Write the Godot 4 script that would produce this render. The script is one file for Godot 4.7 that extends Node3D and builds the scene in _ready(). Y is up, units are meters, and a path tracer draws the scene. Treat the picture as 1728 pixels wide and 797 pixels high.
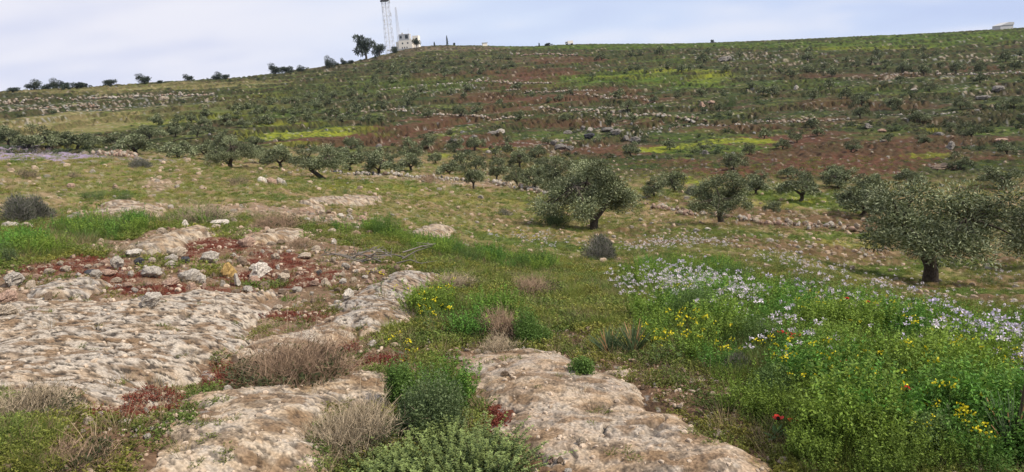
extends Node3D
# A stony hillside field with olive trees, seen across a small valley to a terraced hill with two masts on its crest.
# Metres, y up; the eye stands 1.6 m above the origin and looks along -z.

const FOG := 6e-05
# the lie of the land: heights in metres along rays from the eye's foot, one row per bearing, at the distances LAND_AT
const LAND_AT := [0.8, 1.4, 2.2, 3.0, 4.0, 5.2, 6.8, 9.0, 12.0, 16.0, 22.0, 30.0, 42.0, 58.0, 78.0, 100.0, 128.0, 160.0, 200.0, 250.0, 300.0, 345.0, 385.0, 412.0, 432.0, 455.0, 500.0, 620.0]
const LAND_A0 := -50.0
const LAND_STEP := 4.0
const LAND := [
	[0, 0, 0.01, 0.16, 0.26, 0.28, 0.3, 0.31, 0.32, 0.33, 0.36, 0.44, 0.56, 0.7, 0.87, 1.2, 1.99, 3.31, 5.15, 7.28, 8.86, 9.69, 10.07, 10.26, 10.41, 10.64, 11.37, 15.92],
	[0, 0, 0.03, 0.26, 0.34, 0.33, 0.34, 0.34, 0.32, 0.3, 0.29, 0.3, 0.35, 0.38, 0.36, 0.5, 1.19, 2.57, 4.58, 6.89, 8.57, 9.09, 8.78, 8.37, 8.06, 7.76, 7.52, 10.21],
	[0, 0, 0.03, 0.37, 0.38, 0.34, 0.34, 0.33, 0.28, 0.22, 0.16, 0.12, 0.08, -0.01, -0.22, -0.31, 0.26, 1.81, 4.06, 6.68, 8.9, 9.47, 8.38, 7.29, 6.44, 5.53, 4.28, 5.56],
	[0, 0, 0.04, 0.46, 0.37, 0.31, 0.32, 0.28, 0.22, 0.11, 0, -0.12, -0.26, -0.45, -0.87, -1.2, -0.78, 1.05, 3.56, 6.43, 9.59, 10.95, 8.94, 7.35, 6.11, 4.71, 2.52, 2.78],
	[0, 0, 0.05, 0.42, 0.31, 0.25, 0.27, 0.22, 0.13, -0.02, -0.19, -0.4, -0.66, -0.98, -1.58, -2.08, -1.85, 0.23, 2.94, 5.94, 10.26, 12.24, 9.87, 8.21, 7.06, 5.89, 4.11, 1.94],
	[0, 0, 0.03, 0.34, 0.23, 0.19, 0.19, 0.14, 0.03, -0.16, -0.39, -0.71, -1.12, -1.62, -2.31, -2.87, -2.61, -0.75, 2.07, 5.48, 9.87, 11.99, 9.96, 8.49, 7.35, 6.06, 3.85, 1.62],
	[0, 0, 0.03, 0.26, 0.17, 0.12, 0.1, 0.04, -0.08, -0.3, -0.58, -1.02, -1.63, -2.31, -3.04, -3.53, -3.13, -1.31, 1.58, 5.21, 9.8, 12.13, 10.47, 8.9, 7.75, 6.48, 4.35, 1.5],
	[0, 0, 0.02, 0.21, 0.11, 0.05, 0, -0.08, -0.21, -0.45, -0.79, -1.33, -2.16, -3, -3.75, -4.11, -3.41, -1.21, 1.75, 5.36, 9.8, 12.11, 10.32, 8.8, 7.64, 6.35, 4.15, 1.56],
	[0, 0, 0.02, 0.15, 0.06, -0.01, -0.08, -0.19, -0.35, -0.64, -1.05, -1.7, -2.69, -3.68, -4.49, -4.8, -3.84, -1.23, 1.83, 5.21, 9.51, 12.13, 10.49, 9.11, 7.98, 6.64, 4.21, 2.65],
	[0, 0, 0.02, 0.11, 0.02, -0.05, -0.14, -0.31, -0.54, -0.9, -1.42, -2.15, -3.24, -4.36, -5.31, -5.67, -4.67, -2.06, 0.93, 4.91, 9.87, 13.86, 13.01, 11.86, 10.96, 9.85, 7.66, 6.33],
	[0, 0, 0.01, 0.07, -0.02, -0.1, -0.22, -0.45, -0.76, -1.23, -1.88, -2.71, -3.88, -5.09, -6.16, -6.61, -5.75, -3.12, -0.39, 4.19, 10.08, 15.21, 17.76, 17.95, 17.61, 16.76, 14.44, 13.76],
	[0, 0, 0.01, 0.04, -0.05, -0.17, -0.34, -0.62, -1.03, -1.6, -2.4, -3.36, -4.62, -5.95, -7.03, -7.4, -6.55, -4.2, -1.42, 3.29, 9.59, 15.8, 20.62, 23.11, 23.83, 23.28, 21.54, 20.85],
	[0, 0, 0, 0.02, -0.08, -0.23, -0.45, -0.8, -1.3, -1.95, -2.9, -3.98, -5.32, -6.76, -7.79, -8.05, -7.22, -5.05, -2.26, 2.21, 8.1, 14.05, 18.95, 21.63, 22.73, 22.72, 21.93, 19.88],
	[0, 0, 0, 0, -0.1, -0.28, -0.55, -0.94, -1.5, -2.21, -3.25, -4.42, -5.83, -7.31, -8.35, -8.6, -7.86, -5.81, -3.13, 1.06, 6.42, 11.93, 16.57, 18.93, 19.95, 20.26, 19.7, 16.69],
	[0, 0, 0, -0.02, -0.12, -0.3, -0.6, -1.03, -1.61, -2.35, -3.43, -4.66, -6.1, -7.57, -8.72, -9.12, -8.49, -6.66, -4.06, 0.06, 5.26, 10.57, 15.15, 17.65, 18.79, 18.61, 17.66, 14.25],
	[0, 0, 0, -0.02, -0.13, -0.31, -0.63, -1.08, -1.66, -2.4, -3.49, -4.77, -6.28, -7.75, -8.98, -9.54, -9.14, -7.42, -5.03, -0.97, 4.02, 8.88, 13.28, 15.59, 16.5, 16.49, 15.38, 11.3],
	[0, 0, 0, -0.02, -0.14, -0.32, -0.64, -1.09, -1.67, -2.4, -3.51, -4.85, -6.53, -8.02, -9.22, -9.89, -9.68, -8.18, -5.93, -2.13, 2.66, 7.42, 11.45, 13.46, 14.22, 14.28, 13.16, 8.56],
	[0, 0, 0, -0.01, -0.15, -0.32, -0.65, -1.11, -1.69, -2.44, -3.62, -5, -6.85, -8.33, -9.45, -10.13, -10.13, -8.73, -6.72, -3.26, 1.28, 5.92, 9.91, 11.9, 12.61, 12.52, 11.17, 6.08],
	[0, 0, 0.01, 0, -0.15, -0.33, -0.68, -1.17, -1.81, -2.65, -3.93, -5.35, -7.15, -8.6, -9.67, -10.27, -10.29, -9.09, -7.25, -4.06, 0.18, 4.65, 8.57, 10.51, 11.17, 10.99, 9.44, 3.86],
	[0, 0, 0.01, 0.02, -0.14, -0.34, -0.73, -1.27, -1.99, -2.97, -4.36, -5.81, -7.37, -8.77, -9.85, -10.31, -10.27, -9.34, -7.63, -4.64, -0.73, 3.38, 7.28, 9.28, 9.91, 9.57, 7.83, 1.89],
	[0, 0, 0.01, 0.04, -0.14, -0.37, -0.77, -1.35, -2.11, -3.16, -4.6, -6.04, -7.46, -8.84, -9.92, -10.39, -10.4, -9.73, -8.19, -5.43, -1.78, 2.21, 6.01, 7.86, 8.43, 8.18, 6.38, 0.17],
	[0, 0, 0.01, 0.05, -0.14, -0.4, -0.8, -1.37, -2.13, -3.15, -4.53, -5.98, -7.38, -8.82, -9.87, -10.55, -10.64, -10.28, -8.88, -6.33, -2.85, 1.28, 5.07, 6.96, 7.53, 6.95, 4.82, -1.65],
	[0, 0, 0.01, 0.05, -0.15, -0.42, -0.8, -1.36, -2.11, -3.07, -4.37, -5.8, -7.24, -8.7, -9.81, -10.59, -10.83, -10.6, -9.35, -6.85, -3.35, 0.67, 4.2, 5.89, 6.29, 5.67, 3.16, -4.08],
	[0, 0, 0.01, 0.02, -0.16, -0.43, -0.81, -1.35, -2.07, -2.98, -4.23, -5.61, -7.09, -8.54, -9.72, -10.53, -10.89, -10.68, -9.54, -7.08, -3.7, -0.23, 2.51, 3.75, 4.04, 3.57, 1.57, -4.59],
	[0, 0, 0.01, -0.02, -0.18, -0.44, -0.81, -1.34, -2.03, -2.91, -4.1, -5.43, -6.93, -8.37, -9.59, -10.41, -10.83, -10.65, -9.59, -7.3, -4.34, -1.62, 0.3, 1.07, 1.32, 1.28, 0.47, -2.65],
	[0, 0, 0, -0.07, -0.23, -0.48, -0.84, -1.34, -2.01, -2.85, -3.99, -5.28, -6.77, -8.21, -9.44, -10.27, -10.71, -10.56, -9.6, -7.56, -5.07, -2.91, -1.4, -0.7, -0.34, -0.1, 0, -0.15],
]
# ground cover, and cloud shade painted on the right hill: kind, centre x, z, half width, half depth, turn, strength
const PATCHES := [
	["red", 14.54, -272.56, 17.35, 24.38, 0.2, 1],
	["red", -0.43, -287.8, 14.6, 17.31, 0.02, 0.75],
	["red", 30.56, -325.06, 19.53, 16.59, 0.28, 0.75],
	["red", 8.72, -238.46, 12.32, 17.4, 0.2, 0.88],
	["red", 29.96, -215.12, 11, 12.59, 0.23, 0.75],
	["red", -10.83, -153.77, 9.14, 10.88, -0.06, 0.88],
	["red", -17.64, -138.47, 8.23, 8.92, -0.16, 1],
	["red", -7.47, -208.53, 9.03, 12.52, 0.14, 0.75],
	["red", -2.04, -119.36, 11.33, 11.92, 0.02, 1],
	["red", 15.56, -108.48, 8.38, 10.17, 0.15, 0.88],
	["red", -23.17, -125.64, 6.46, 6.62, -0.37, 1],
	["red", -26.98, -115.79, 7.02, 5.78, -0.47, 1],
	["red", 44.48, -110.29, 10.29, 14.44, 0.69, 1],
	["red", 44.99, -88.26, 8.3, 18.33, 0.6, 1],
	["red", 33.68, -75.74, 7.31, 8.96, 0.4, 0.88],
	["red", 35.95, -92.87, 3.89, 9.3, 0.58, 0.75],
	["red", 108.29, -224.25, 24.07, 9.16, 0.77, 0.75],
	["red", 142.16, -223.89, 10.12, 9.22, 0.81, 0.88],
	["red", 79.71, -152.07, 14.46, 7.76, 0.66, 0.75],
	["red", 73.53, -165.85, 8.35, 9.81, 0.74, 0.62],
	["red", 40.51, -132.36, 8.83, 8.87, 0.41, 0.75],
	["red", 51.09, -78.62, 4.1, 3.97, 0.55, 0.62],
	["red", 74.46, -122.84, 5.55, 5.14, 0.57, 0.5],
	["red", 52.47, -239.16, 8.06, 12.05, 0.31, 0.62],
	["red", -21.61, -267.03, 11.39, 11.65, 0.04, 0.5],
	["red", 66.07, -97.02, 2.84, 4.9, 0.61, 0.62],
	["red", 1.36, -100.17, 6.1, 5.75, 0, 0.62],
	["red", -12.38, -117.39, 6.03, 8.97, -0.09, 0.75],
	["green", 43.32, -251.98, 25.84, 22.67, 0.3, 1],
	["green", 60.77, -227.52, 10.51, 16.05, 0.35, 1],
	["yellow", 68.87, -243.19, 8.24, 16.58, 0.36, 0.5],
	["yellow", 59.53, -270.77, 16.88, 8.24, 0.34, 0.8],
	["yellow", 41.99, -256.01, 12.15, 5.43, 0.31, 0.6],
	["green", 20.16, -239.37, 15.33, 13.37, 0.26, 0.5],
	["green", -27.78, -245.23, 23.72, 21.44, 0.11, 0.5],
	["green", 68.63, -311.51, 19.46, 12.15, 0.38, 0.4],
	["green", 49.96, -395.12, 66.63, 19.27, 0.31, 0.95],
	["green", 139.95, -347.53, 72.38, 18.74, 0.79, 0.9],
	["green", 199.91, -332.62, 54.63, 26.22, 1.14, 0.95],
	["green", 109.62, -385.89, 61.9, 15.06, 0.67, 0.9],
	["green", 33.22, -103.19, 4.84, 7.32, 0.48, 0.7],
	["green", 95.2, -181.82, 18.88, 8.5, 0.73, 0.5],
	["green", 72.32, -107.61, 4.38, 6.14, 0.62, 0.7],
	["green", 33.33, -125.55, 8.81, 6.82, 0.3, 0.5],
	["green", -51.22, -228.34, 27.43, 23.69, 0.21, 0.45],
	["green", -55.92, -165.35, 24.59, 17.2, 0.26, 0.5],
	["green", 9.32, -129.41, 9.33, 7.65, 0.08, 0.5],
	["green", 85.69, -212.65, 13.35, 13.02, 0.73, 0.6],
	["green", 55.8, -109.61, 4.98, 7.96, 0.76, 0.4],
	["yellow", -33.57, -127.48, 11.41, 4.37, -0.27, 0.95],
	["yellow", -38.27, -119.71, 4.66, 3.77, -0.09, 0.9],
	["yellow", -28.02, -135.3, 5.34, 3.29, -0.37, 0.8],
	["yellow", -61.36, -155.45, 10.42, 5.49, 0.48, 0.5],
	["yellow", -41.13, -140.22, 7.6, 3.74, -0.13, 0.6],
	["yellow", 20.14, -104.96, 2.67, 2.36, 0.22, 1],
	["yellow", 24.25, -108.02, 2.74, 2.43, 0.27, 1],
	["yellow", 28.54, -111.02, 2.97, 2.91, 0.3, 1],
	["yellow", 33.03, -114.06, 3.02, 3, 0.33, 1],
	["yellow", 37.37, -116.03, 3.25, 2.57, 0.46, 1],
	["yellow", 39.32, -110.91, 2.29, 2.5, 0.6, 0.9],
	["green", 29.02, -103.17, 8.87, 5.61, 0.39, 0.9],
	["red", 8.56, -198.14, 20.48, 12.06, 0.15, 0.94],
	["red", 15.43, -146.83, 17.59, 6.23, 0.11, 0.75],
	["red", 1.81, -174, 12, 8.82, 0.1, 0.75],
	["red", 38.99, -192.45, 9.76, 9.42, 0.26, 0.62],
	["red", 61.34, -133.38, 9.91, 7.15, 0.7, 0.62],
	["red", 56.78, -98.8, 6.87, 7.83, 0.63, 0.75],
	["red", 24.31, -75.61, 6.34, 6.58, 0.29, 0.88],
	["red", 38.4, -89.72, 11.73, 10.6, 0.56, 0.94],
	["red", 21.01, -87.53, 4.51, 4.79, 0.33, 0.62],
	["clod", 16.23, -36.41, 7.36, 2.31, -0.48, 0.9],
	["clod", 12.53, -39.06, 4.54, 2.13, -0.51, 0.8],
	["clod", 16.18, -25.57, 2.16, 2.27, 0.14, 0.8],
	["red", 14.86, -37.57, 5.05, 1.19, -0.53, 0.5],
	["yellow", 37.63, -113.96, 4.01, 3.41, 0.5, 0.9],
	["yellow", 20.3, -105.75, 3.37, 3.16, 0.22, 0.8],
	["yellow", 73.3, -251.69, 5.79, 10.9, 0.38, 0.8],
	["yellow", 61.49, -269.95, 16.8, 6.14, 0.34, 0.6],
	["yellow", 64.79, -110.48, 1.41, 3.4, 0.65, 0.9],
	["yellow", 48.08, -82.35, 2.34, 2.41, 0.54, 0.7],
	["yellow", -1.08, -110.87, 3.57, 3.2, 0.01, 0.7],
	["yellow", -9.06, -99.28, 1.6, 4, -0.2, 0.7],
	["yellow", 16.84, -65.84, 1.37, 4.71, 0.11, 0.9],
	["yellow", -31.28, -109.67, 3.38, 3.77, -0.38, 0.7],
	["yellow", -66.97, -148.43, 8.18, 3.52, 0.44, 0.5],
	["yellow", 154.42, -310.06, 28.53, 7.17, 0.85, 0.5],
	["yellow", -68.31, -208.52, 12.8, 8, 0.43, 0.4],
	["brown", -24.16, -391.15, 34.26, 22.88, -0.24, 0.9],
	["brown", -56.26, -358.78, 16.31, 18.51, 0.05, 0.7],
	["brown", -71.27, -322.83, 19.24, 11.46, 0.49, 0.5],
	["brown", 7.66, -330.39, 25.49, 13.64, 0.06, 0.5],
	["stone", -114.94, -200.81, 30.85, 23.87, 0.29, 0.8],
	["stone", -104.02, -225.67, 26.91, 11.31, 0.44, 0.8],
	["stone", -98.59, -158.25, 9.89, 15.11, -0.23, 0.5],
	["stone", -80.9, -198.67, 15.04, 7.97, 0.57, 0.5],
	["stone", 102.72, -317.64, 27.1, 17.73, 0.58, 0.6],
	["stone", 122.81, -277.46, 25.57, 12.62, 0.74, 0.4],
	["stone", 160.08, -252.41, 16.42, 15.47, 0.93, 0.5],
	["stone", -18.77, -227.42, 16.24, 17.75, 0.09, 0.35],
	["stone", 116.88, -204.59, 22.27, 13.61, 0.78, 0.4],
	["stone", 110.7, -169.59, 8.08, 10.99, 0.71, 0.5],
	["stone", -29.03, -176.89, 9.66, 12.93, -0.28, 0.5],
	["stone", 7.41, -117.28, 6.57, 11.43, 0.08, 0.45],
	["stone", 20.98, -137.22, 9.77, 10.52, 0.14, 0.5],
	["stone", 54.92, -138.99, 8.63, 7.28, 0.64, 0.45],
	["stone", -8.84, -138.96, 7.74, 5.24, -0.02, 0.4],
	["stone", 27.12, -167.44, 18.34, 11.2, 0.18, 0.5],
	["dark", 79.78, -139.26, 16.25, 42.74, 0.63, 0.45],  # right hill: scrub, plus cloud shade put into the ground colour
	["dark", 113.62, -235.34, 44.99, 37.76, 0.7, 0.35],  # likewise scrub with painted cloud shade
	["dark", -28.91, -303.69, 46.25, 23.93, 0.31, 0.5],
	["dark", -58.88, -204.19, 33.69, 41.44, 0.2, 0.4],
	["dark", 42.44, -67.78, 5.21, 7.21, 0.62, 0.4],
	["olivedry", -88, -152.58, 26.03, 28.73, 0.04, 1],
	["olivedry", -132.69, -270.73, 58.75, 21.93, 0.16, 0.95],
	["olivedry", -71.36, -174.52, 23.97, 18.76, 0.44, 0.5],
	["olivedry", -17.48, -28.78, 3.09, 15.35, -0.58, 0.5],
	["lilac", -46.06, -74.18, 5.09, 29.66, -0.49, 1],
	["lilac", -56.68, -84.45, 3.6, 28.38, -0.5, 1],
	["lilac", -37.38, -68.3, 2.85, 8.67, -1.11, 0.5],
	["yellow", -64.94, -113.02, 5.22, 4.39, -0.04, 0.6],
	["yellow", -7.31, -41.34, 10.17, 2.12, -1.45, 0.4],
	["yellow", 1.53, -46.45, 2.77, 3.66, -0.61, 0.5],
	["yellow", -3.28, -40.4, 6, 1.36, -1.32, 0.4],
	["yellow", -7.98, -29.12, 5.18, 1.28, -1.57, 0.3],
	["green", -9.18, -44.04, 12.22, 2.79, -1.43, 0.4],
	["green", -6.13, -18.92, 1.59, 1.22, -1.3, 0.5],
	["pink", -11.49, -24.22, 0.53, 6.12, -0.43, 0.8],
	["pink", -7.03, -13.3, 0.55, 2.04, -0.1, 0.9],
	["pink", -10.53, -16.62, 0.74, 1.69, -0.13, 0.5],
	["pink", -15.37, -23.11, 0.76, 3.3, -0.53, 0.4],
	["pink", -2.98, -64.32, 5.36, 2.83, -0.89, 0.7],
	["pink", -6.87, -62.01, 5.96, 2.51, -1.16, 0.6],
	["pink", -11.22, -58.76, 3.77, 2.46, -1.24, 0.6],
	["clod", 11.75, -49.24, 2.22, 3.81, -0.24, 0.8],
	["clod", 15.3, -43.21, 4, 3.03, -0.38, 0.9],
	["clod", 18.34, -41.15, 2.63, 3.43, -0.18, 0.9],
	["clod", 6.88, -46.5, 1.51, 3.98, 0.13, 0.5],
	["green", -5.69, -9.92, 0.75, 1.05, -0.12, 0.9],
	["green", -5.31, -8.04, 0.52, 1.04, 0.01, 1],
	["green", -4.92, -7.01, 0.23, 0.87, 0.03, 1],
	["green", -9.93, -17.83, 0.8, 1.47, -0.14, 0.7],
	["green", -5.02, -11.56, 0.69, 0.87, -0.41, 0.5],
	["green", 21.38, -55.21, 6.29, 3.69, -0.01, 0.8],
	["green", 6.98, -26.62, 1.68, 1.86, -0.17, 0.7],
	["green", 12.51, -29.73, 5.01, 0.66, -0.81, 0.8],
	["green", 15.3, -24.84, 1.62, 1.48, 0.04, 0.7],
	["green", 21.7, -46.97, 3.04, 2.71, 0.05, 0.7],
	["green", 8.52, -25.91, 4.6, 0.94, -0.75, 0.7],
	["green", 12.28, -22.4, 3.37, 0.58, -0.64, 0.7],
	["green", 5.82, -23.7, 1.83, 2.78, 0, 0.4],
	["green", 6.35, -54.88, 8.99, 6.34, -0.2, 0.4],
	["yellow", 17.78, -49.06, 3.54, 2.1, -0.19, 0.4],
	["clod", 8.51, -23.49, 6.89, 2.32, -0.81, 0.9],
	["clod", 5.71, -25.89, 2.35, 5.13, 0.09, 0.8],
	["clod", 11.37, -24.55, 7.2, 1.08, -0.85, 0.8],
	["clod", 12.74, -23.99, 3.34, 0.97, -0.66, 0.7],
	["clod", 0.47, -31.56, 3.42, 2.04, -1.02, 0.6],
	["clod", 8.38, -12.85, 1.64, 1.35, -0.49, 0.9],
	["clod", 9.47, -15.76, 1.99, 1, -0.64, 0.9],
	["clod", 13.6, -19.61, 0.82, 2.25, 0.63, 0.5],
	["green", 9.68, -14.84, 1.94, 1.03, -0.4, 0.9],
	["green", 9.75, -18.94, 3.76, 0.35, -0.88, 0.8],
	["green", 21.2, -49.45, 2.45, 3.55, 0, 0.8],
	["green", 16.01, -33.4, 2.51, 0.88, -0.49, 0.7],
	["yellow", 21.52, -51.2, 1.68, 2.21, 0.02, 0.7],
	["yellow", 13.93, -29.04, 4.16, 0.66, -0.71, 0.5],
	["red", -3.63, -8.92, 0.34, 0.64, -0.56, 1],
	["red", -3.6, -8.15, 0.25, 0.46, -0.6, 0.9],
	["red", -2.62, -7.98, 0.37, 0.68, -0.42, 0.85],
	["red", -2.49, -6.82, 0.32, 0.44, -0.35, 0.8],
	["red", -2.88, -5.95, 0.4, 0.32, -0.47, 1],
	["red", -3.49, -6.29, 0.32, 0.26, -0.39, 0.85],
	["red", -4.08, -6.6, 0.45, 0.3, -0.18, 0.8],
	["red", -3.23, -12.83, 0.65, 0.57, -1.24, 0.9],
	["red", -1.69, -5.35, 0.26, 0.15, -0.12, 0.9],
	["red", -2.53, -6.04, 0.28, 0.22, -0.42, 0.9],
	["red", -1.77, -3.24, 0.1, 0.22, -0.37, 0.95],
	["red", -1.83, -3.07, 0.13, 0.26, -0.58, 0.7],
	["red", -1.62, -3.93, 0.16, 0.27, -0.22, 0.9],
	["red", -0.83, -4.21, 0.14, 0.18, -0.1, 0.95],
	["red", -0.1, -3.26, 0.11, 0.26, -0.03, 1],
	["red", -1.26, -4.42, 0.22, 0.19, -0.11, 0.6],
	["red", -4.21, -7.12, 0.32, 0.31, -0.21, 0.6],
	["red", -2, -6.98, 0.33, 0.6, -0.23, 0.6],
	["red", -4.32, -6.47, 0.36, 0.19, -0.06, 0.7],
	["earth", -1.63, -2.71, 0.21, 0.32, -0.57, 0.9],
	["earth", 0.02, -2.84, 0.13, 0.15, 0, 0.8],
	["earth", 0.78, -3.41, 0.26, 0.2, 0.13, 0.95],
	["earth", 0.63, -4.12, 0.32, 0.19, 0.07, 0.9],
	["earth", 0.9, -2.91, 0.17, 0.16, 0.25, 0.95],
	["earth", 0.8, -3.75, 0.26, 0.24, 0.08, 1],
	["earth", 0.89, -3.26, 0.22, 0.22, 0.18, 1],
	["earth", 0.92, -2.84, 0.19, 0.17, 0.25, 1],
	["green", 1.3, -2.78, 0.25, 0.28, 0.25, 1],
	["earth", 0.84, -2.74, 0.23, 0.16, 0.24, 0.95],
	["red", -22, -118.8, 9.11, 5.78, -0.36, 0.88],
	["red", -31.38, -111.66, 7.49, 4.89, -0.36, 0.88],
	["earth", -0.31, -4.55, 0.27, 0.16, -0.16, 0.9],
	["earth", 0.36, -5.13, 0.26, 0.41, 0.03, 0.7],
	["earth", -0.72, -4.42, 0.19, 0.21, -0.12, 0.6],
	["earth", -1.61, -6.18, 0.35, 0.64, -0.15, 0.6],
	["earth", -1.48, -7.14, 0.43, 0.53, -0.53, 0.5],
	["earth", 0.46, -4.51, 0.23, 0.2, 0.09, 0.8],
	["bare", -2.87, -5.09, 1.19, 1.9, -0.19, 1],
	["bare", -1.61, -4.81, 0.9, 1.84, -0.18, 1],
	["bare", -1.44, -3.13, 0.73, 0.69, -0.39, 1],
	["bare", -3, -8.33, 1.68, 2.12, -0.6, 1],
	["bare", -3.66, -6.14, 0.99, 1.07, -0.26, 1],
	["bare", 0.35, -3.52, 0.74, 0.98, 0.06, 1],
	["bare", 0.85, -3.45, 0.32, 0.46, 0.14, 1],
	["bare", -0.18, -4.09, 0.37, 0.74, -0.01, 1],
	["bare", -1.86, -7.24, 0.71, 2.01, -0.34, 0.8],
	["bare", -3.57, -14.45, 1.82, 2.58, -1.27, 0.7],
	["pink", -4.47, -14.4, 1.61, 1.43, -1.19, 0.7],
	["pink", -2.97, -13.26, 1.26, 1.44, -1.29, 0.7],
	["pink", -3.3, -10.47, 0.83, 0.92, -0.79, 0.6],
	["green", -0.54, -5.62, 0.35, 0.68, -0.48, 0.9],
	["green", -1.72, -12.69, 1.28, 1.99, -1.27, 0.8],
	["green", -0.64, -11.55, 1.55, 1.17, -1.2, 0.6],
	["green", 0.55, -18.87, 2.12, 3.12, -1.07, 0.8],
	["green", -0.4, -3.74, 0.16, 0.31, -0.01, 0.5],
	["olivedry", 0.07, -8.69, 1.07, 1.88, -0.75, 0.7],
	["olivedry", 0.33, -6.02, 0.36, 0.79, -0.19, 0.6],
	["olivedry", -2.69, -23.25, 6, 1.72, -1.44, 0.5],
	["olivedry", -2.16, -3.05, 0.22, 0.38, -0.11, 0.7],
	["green", 1.49, -5.22, 0.46, 0.98, 0.11, 1],
	["green", 2.66, -8.1, 1.16, 1.49, -0.41, 0.9],
	["green", 1.57, -3.37, 0.46, 0.79, 0.14, 1],
	["green", 1.45, -3.9, 0.29, 0.56, 0.13, 1],
	["green", 1.69, -3.15, 0.6, 0.67, 0.08, 0.9],
	["green", 2.54, -5.67, 0.97, 1.28, -0.34, 0.8],
	["green", 2.99, -4.8, 0.77, 1.13, -0.29, 0.8],
	["green", 2.66, -11.29, 0.73, 2.17, 0.29, 0.8],
	["olivedry", -1.77, -2.44, 0.21, 0.19, -0.18, 1],
	["green", 2.31, -3.4, 0.38, 0.8, -0.14, 0.8],
	["yellow", 3.25, -5.38, 0.84, 0.53, -0.49, 0.5],
	["yellow", 2.93, -5.68, 0.62, 0.38, -0.58, 0.4],
	["yellow", 2.65, -3.97, 0.4, 0.32, -0.28, 0.4],
	["green", 4.67, -5.49, 0.77, 1.74, -0.32, 1],
	["green", 2.69, -2.99, 0.5, 0.56, -0.25, 1],
	["bare", -3.61, -4.18, 0.6, 1.01, 0.11, 0.8],
	["olivedry", -15.16, -19.29, 1.67, 10.15, 0.07, 0.5],
]
# flower drifts: kind, centre x, z, half width, half depth, turn, density, count
const FLOWERS := [
	["white", 3.41, -16.43, 0.71, 2.86, 0.62, 1.6, 33],
	["white", 4.92, -17.39, 0.71, 3.26, -0.25, 1.6, 30],
	["white", 1.87, -7.96, 0.58, 1.41, 0.13, 2.8, 148],
	["white", 2.11, -7.29, 0.37, 1.19, -0.02, 2.2, 79],
	["white", 4.82, -12.45, 1.91, 0.86, -0.89, 0.39, 14],
	["white", 5.76, -12.42, 3.33, 0.65, -0.93, 0.39, 15],
	["white", 5.89, -11.24, 2.06, 0.64, -0.85, 0.28, 10],
	["white", 5.28, -8.76, 1.52, 0.87, -0.62, 0.28, 17],
	["white", 3.65, -6.84, 1, 3.61, -0.17, 0.05, 41],
	["white", 3.29, -5, 0.59, 0.62, -0.44, 0.45, 37],
	["white", 2.94, -4.18, 0.28, 0.62, -0.31, 0.6, 46],
	["white", 2.64, -6.52, 0.68, 0.65, -0.53, 0.28, 15],
	["white", 1.83, -4.09, 0.28, 0.34, 0.07, 0.35, 22],
	["white", 3.65, -6.23, 0.6, 0.6, -0.57, 0.6, 22],
	["white", 13.6, -19.6, 0.55, 1.81, 0.61, 0.42, 7],
	["white", 1.39, -17.75, 0.91, 3.36, -0.64, 0.6, 18],
	["white", 0.26, -20.1, 1.78, 1.35, -1.18, 0.5, 10],
	["white", 1.67, -4.98, 0.25, 0.46, 0.05, 0.4, 16],
	["lilac", -46.06, -74.18, 5.09, 29.66, -0.49, 1.2, 47],
	["lilac", -56.68, -84.45, 3.6, 28.38, -0.5, 1.2, 34],
	["lilac", -37.38, -68.3, 2.85, 8.67, -1.11, 0.5, 7],
	["lilac", 2, -8.5, 0.42, 1.03, 0.21, 0.6, 21],
	["lilac", 2.31, -6.11, 0.27, 0.41, -0.39, 0.4, 10],
	["lilac", 2.9, -4.23, 0.31, 0.41, -0.35, 0.5, 35],
	["yellow", 3.05, -5.05, 0.73, 0.54, -0.45, 0.8, 26],
	["yellow", 2.41, -3.66, 0.34, 0.34, -0.2, 0.7, 22],
	["yellow", 1.74, -7.4, 0.42, 1.42, 0.16, 0.5, 12],
	["yellow", 1.19, -4.45, 0.19, 0.34, 0.11, 0.6, 10],
	["yellow", 1.33, -3.88, 0.2, 0.24, 0.12, 0.5, 10],
	["yellow", 1.53, -3.28, 0.16, 0.2, 0.16, 0.4, 8],
	["yellow", 1.68, -2.97, 0.12, 0.18, 0.14, 0.5, 9],
	["yellow", 1.71, -2.61, 0.13, 0.15, 0.14, 0.7, 12],
	["yellow", -0.74, -5.71, 0.23, 0.54, -0.49, 0.8, 13],
	["yellow", -0.57, -4.9, 0.17, 0.17, -0.3, 0.4, 5],
	["yellow", -0.07, -21.72, 3, 1.55, -1.22, 0.5, 8],
	["yellow", -2.24, -34.05, 4.57, 1.19, -1.33, 0.5, 6],
	["yellow", 1.02, -16.6, 1.02, 2.75, -0.84, 0.5, 9],
	["yellow", 2.69, -5.57, 0.45, 0.51, -0.52, 0.5, 10],
	["yellow", 0.89, -4.17, 0.14, 0.27, 0.09, 0.5, 8],
	["yellow", -0.65, -3.94, 0.05, 0.28, -0.04, 0.4, 5],
	["yellow", -4.55, -25.39, 5.21, 1.05, -1.51, 0.4, 6],
]
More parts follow.
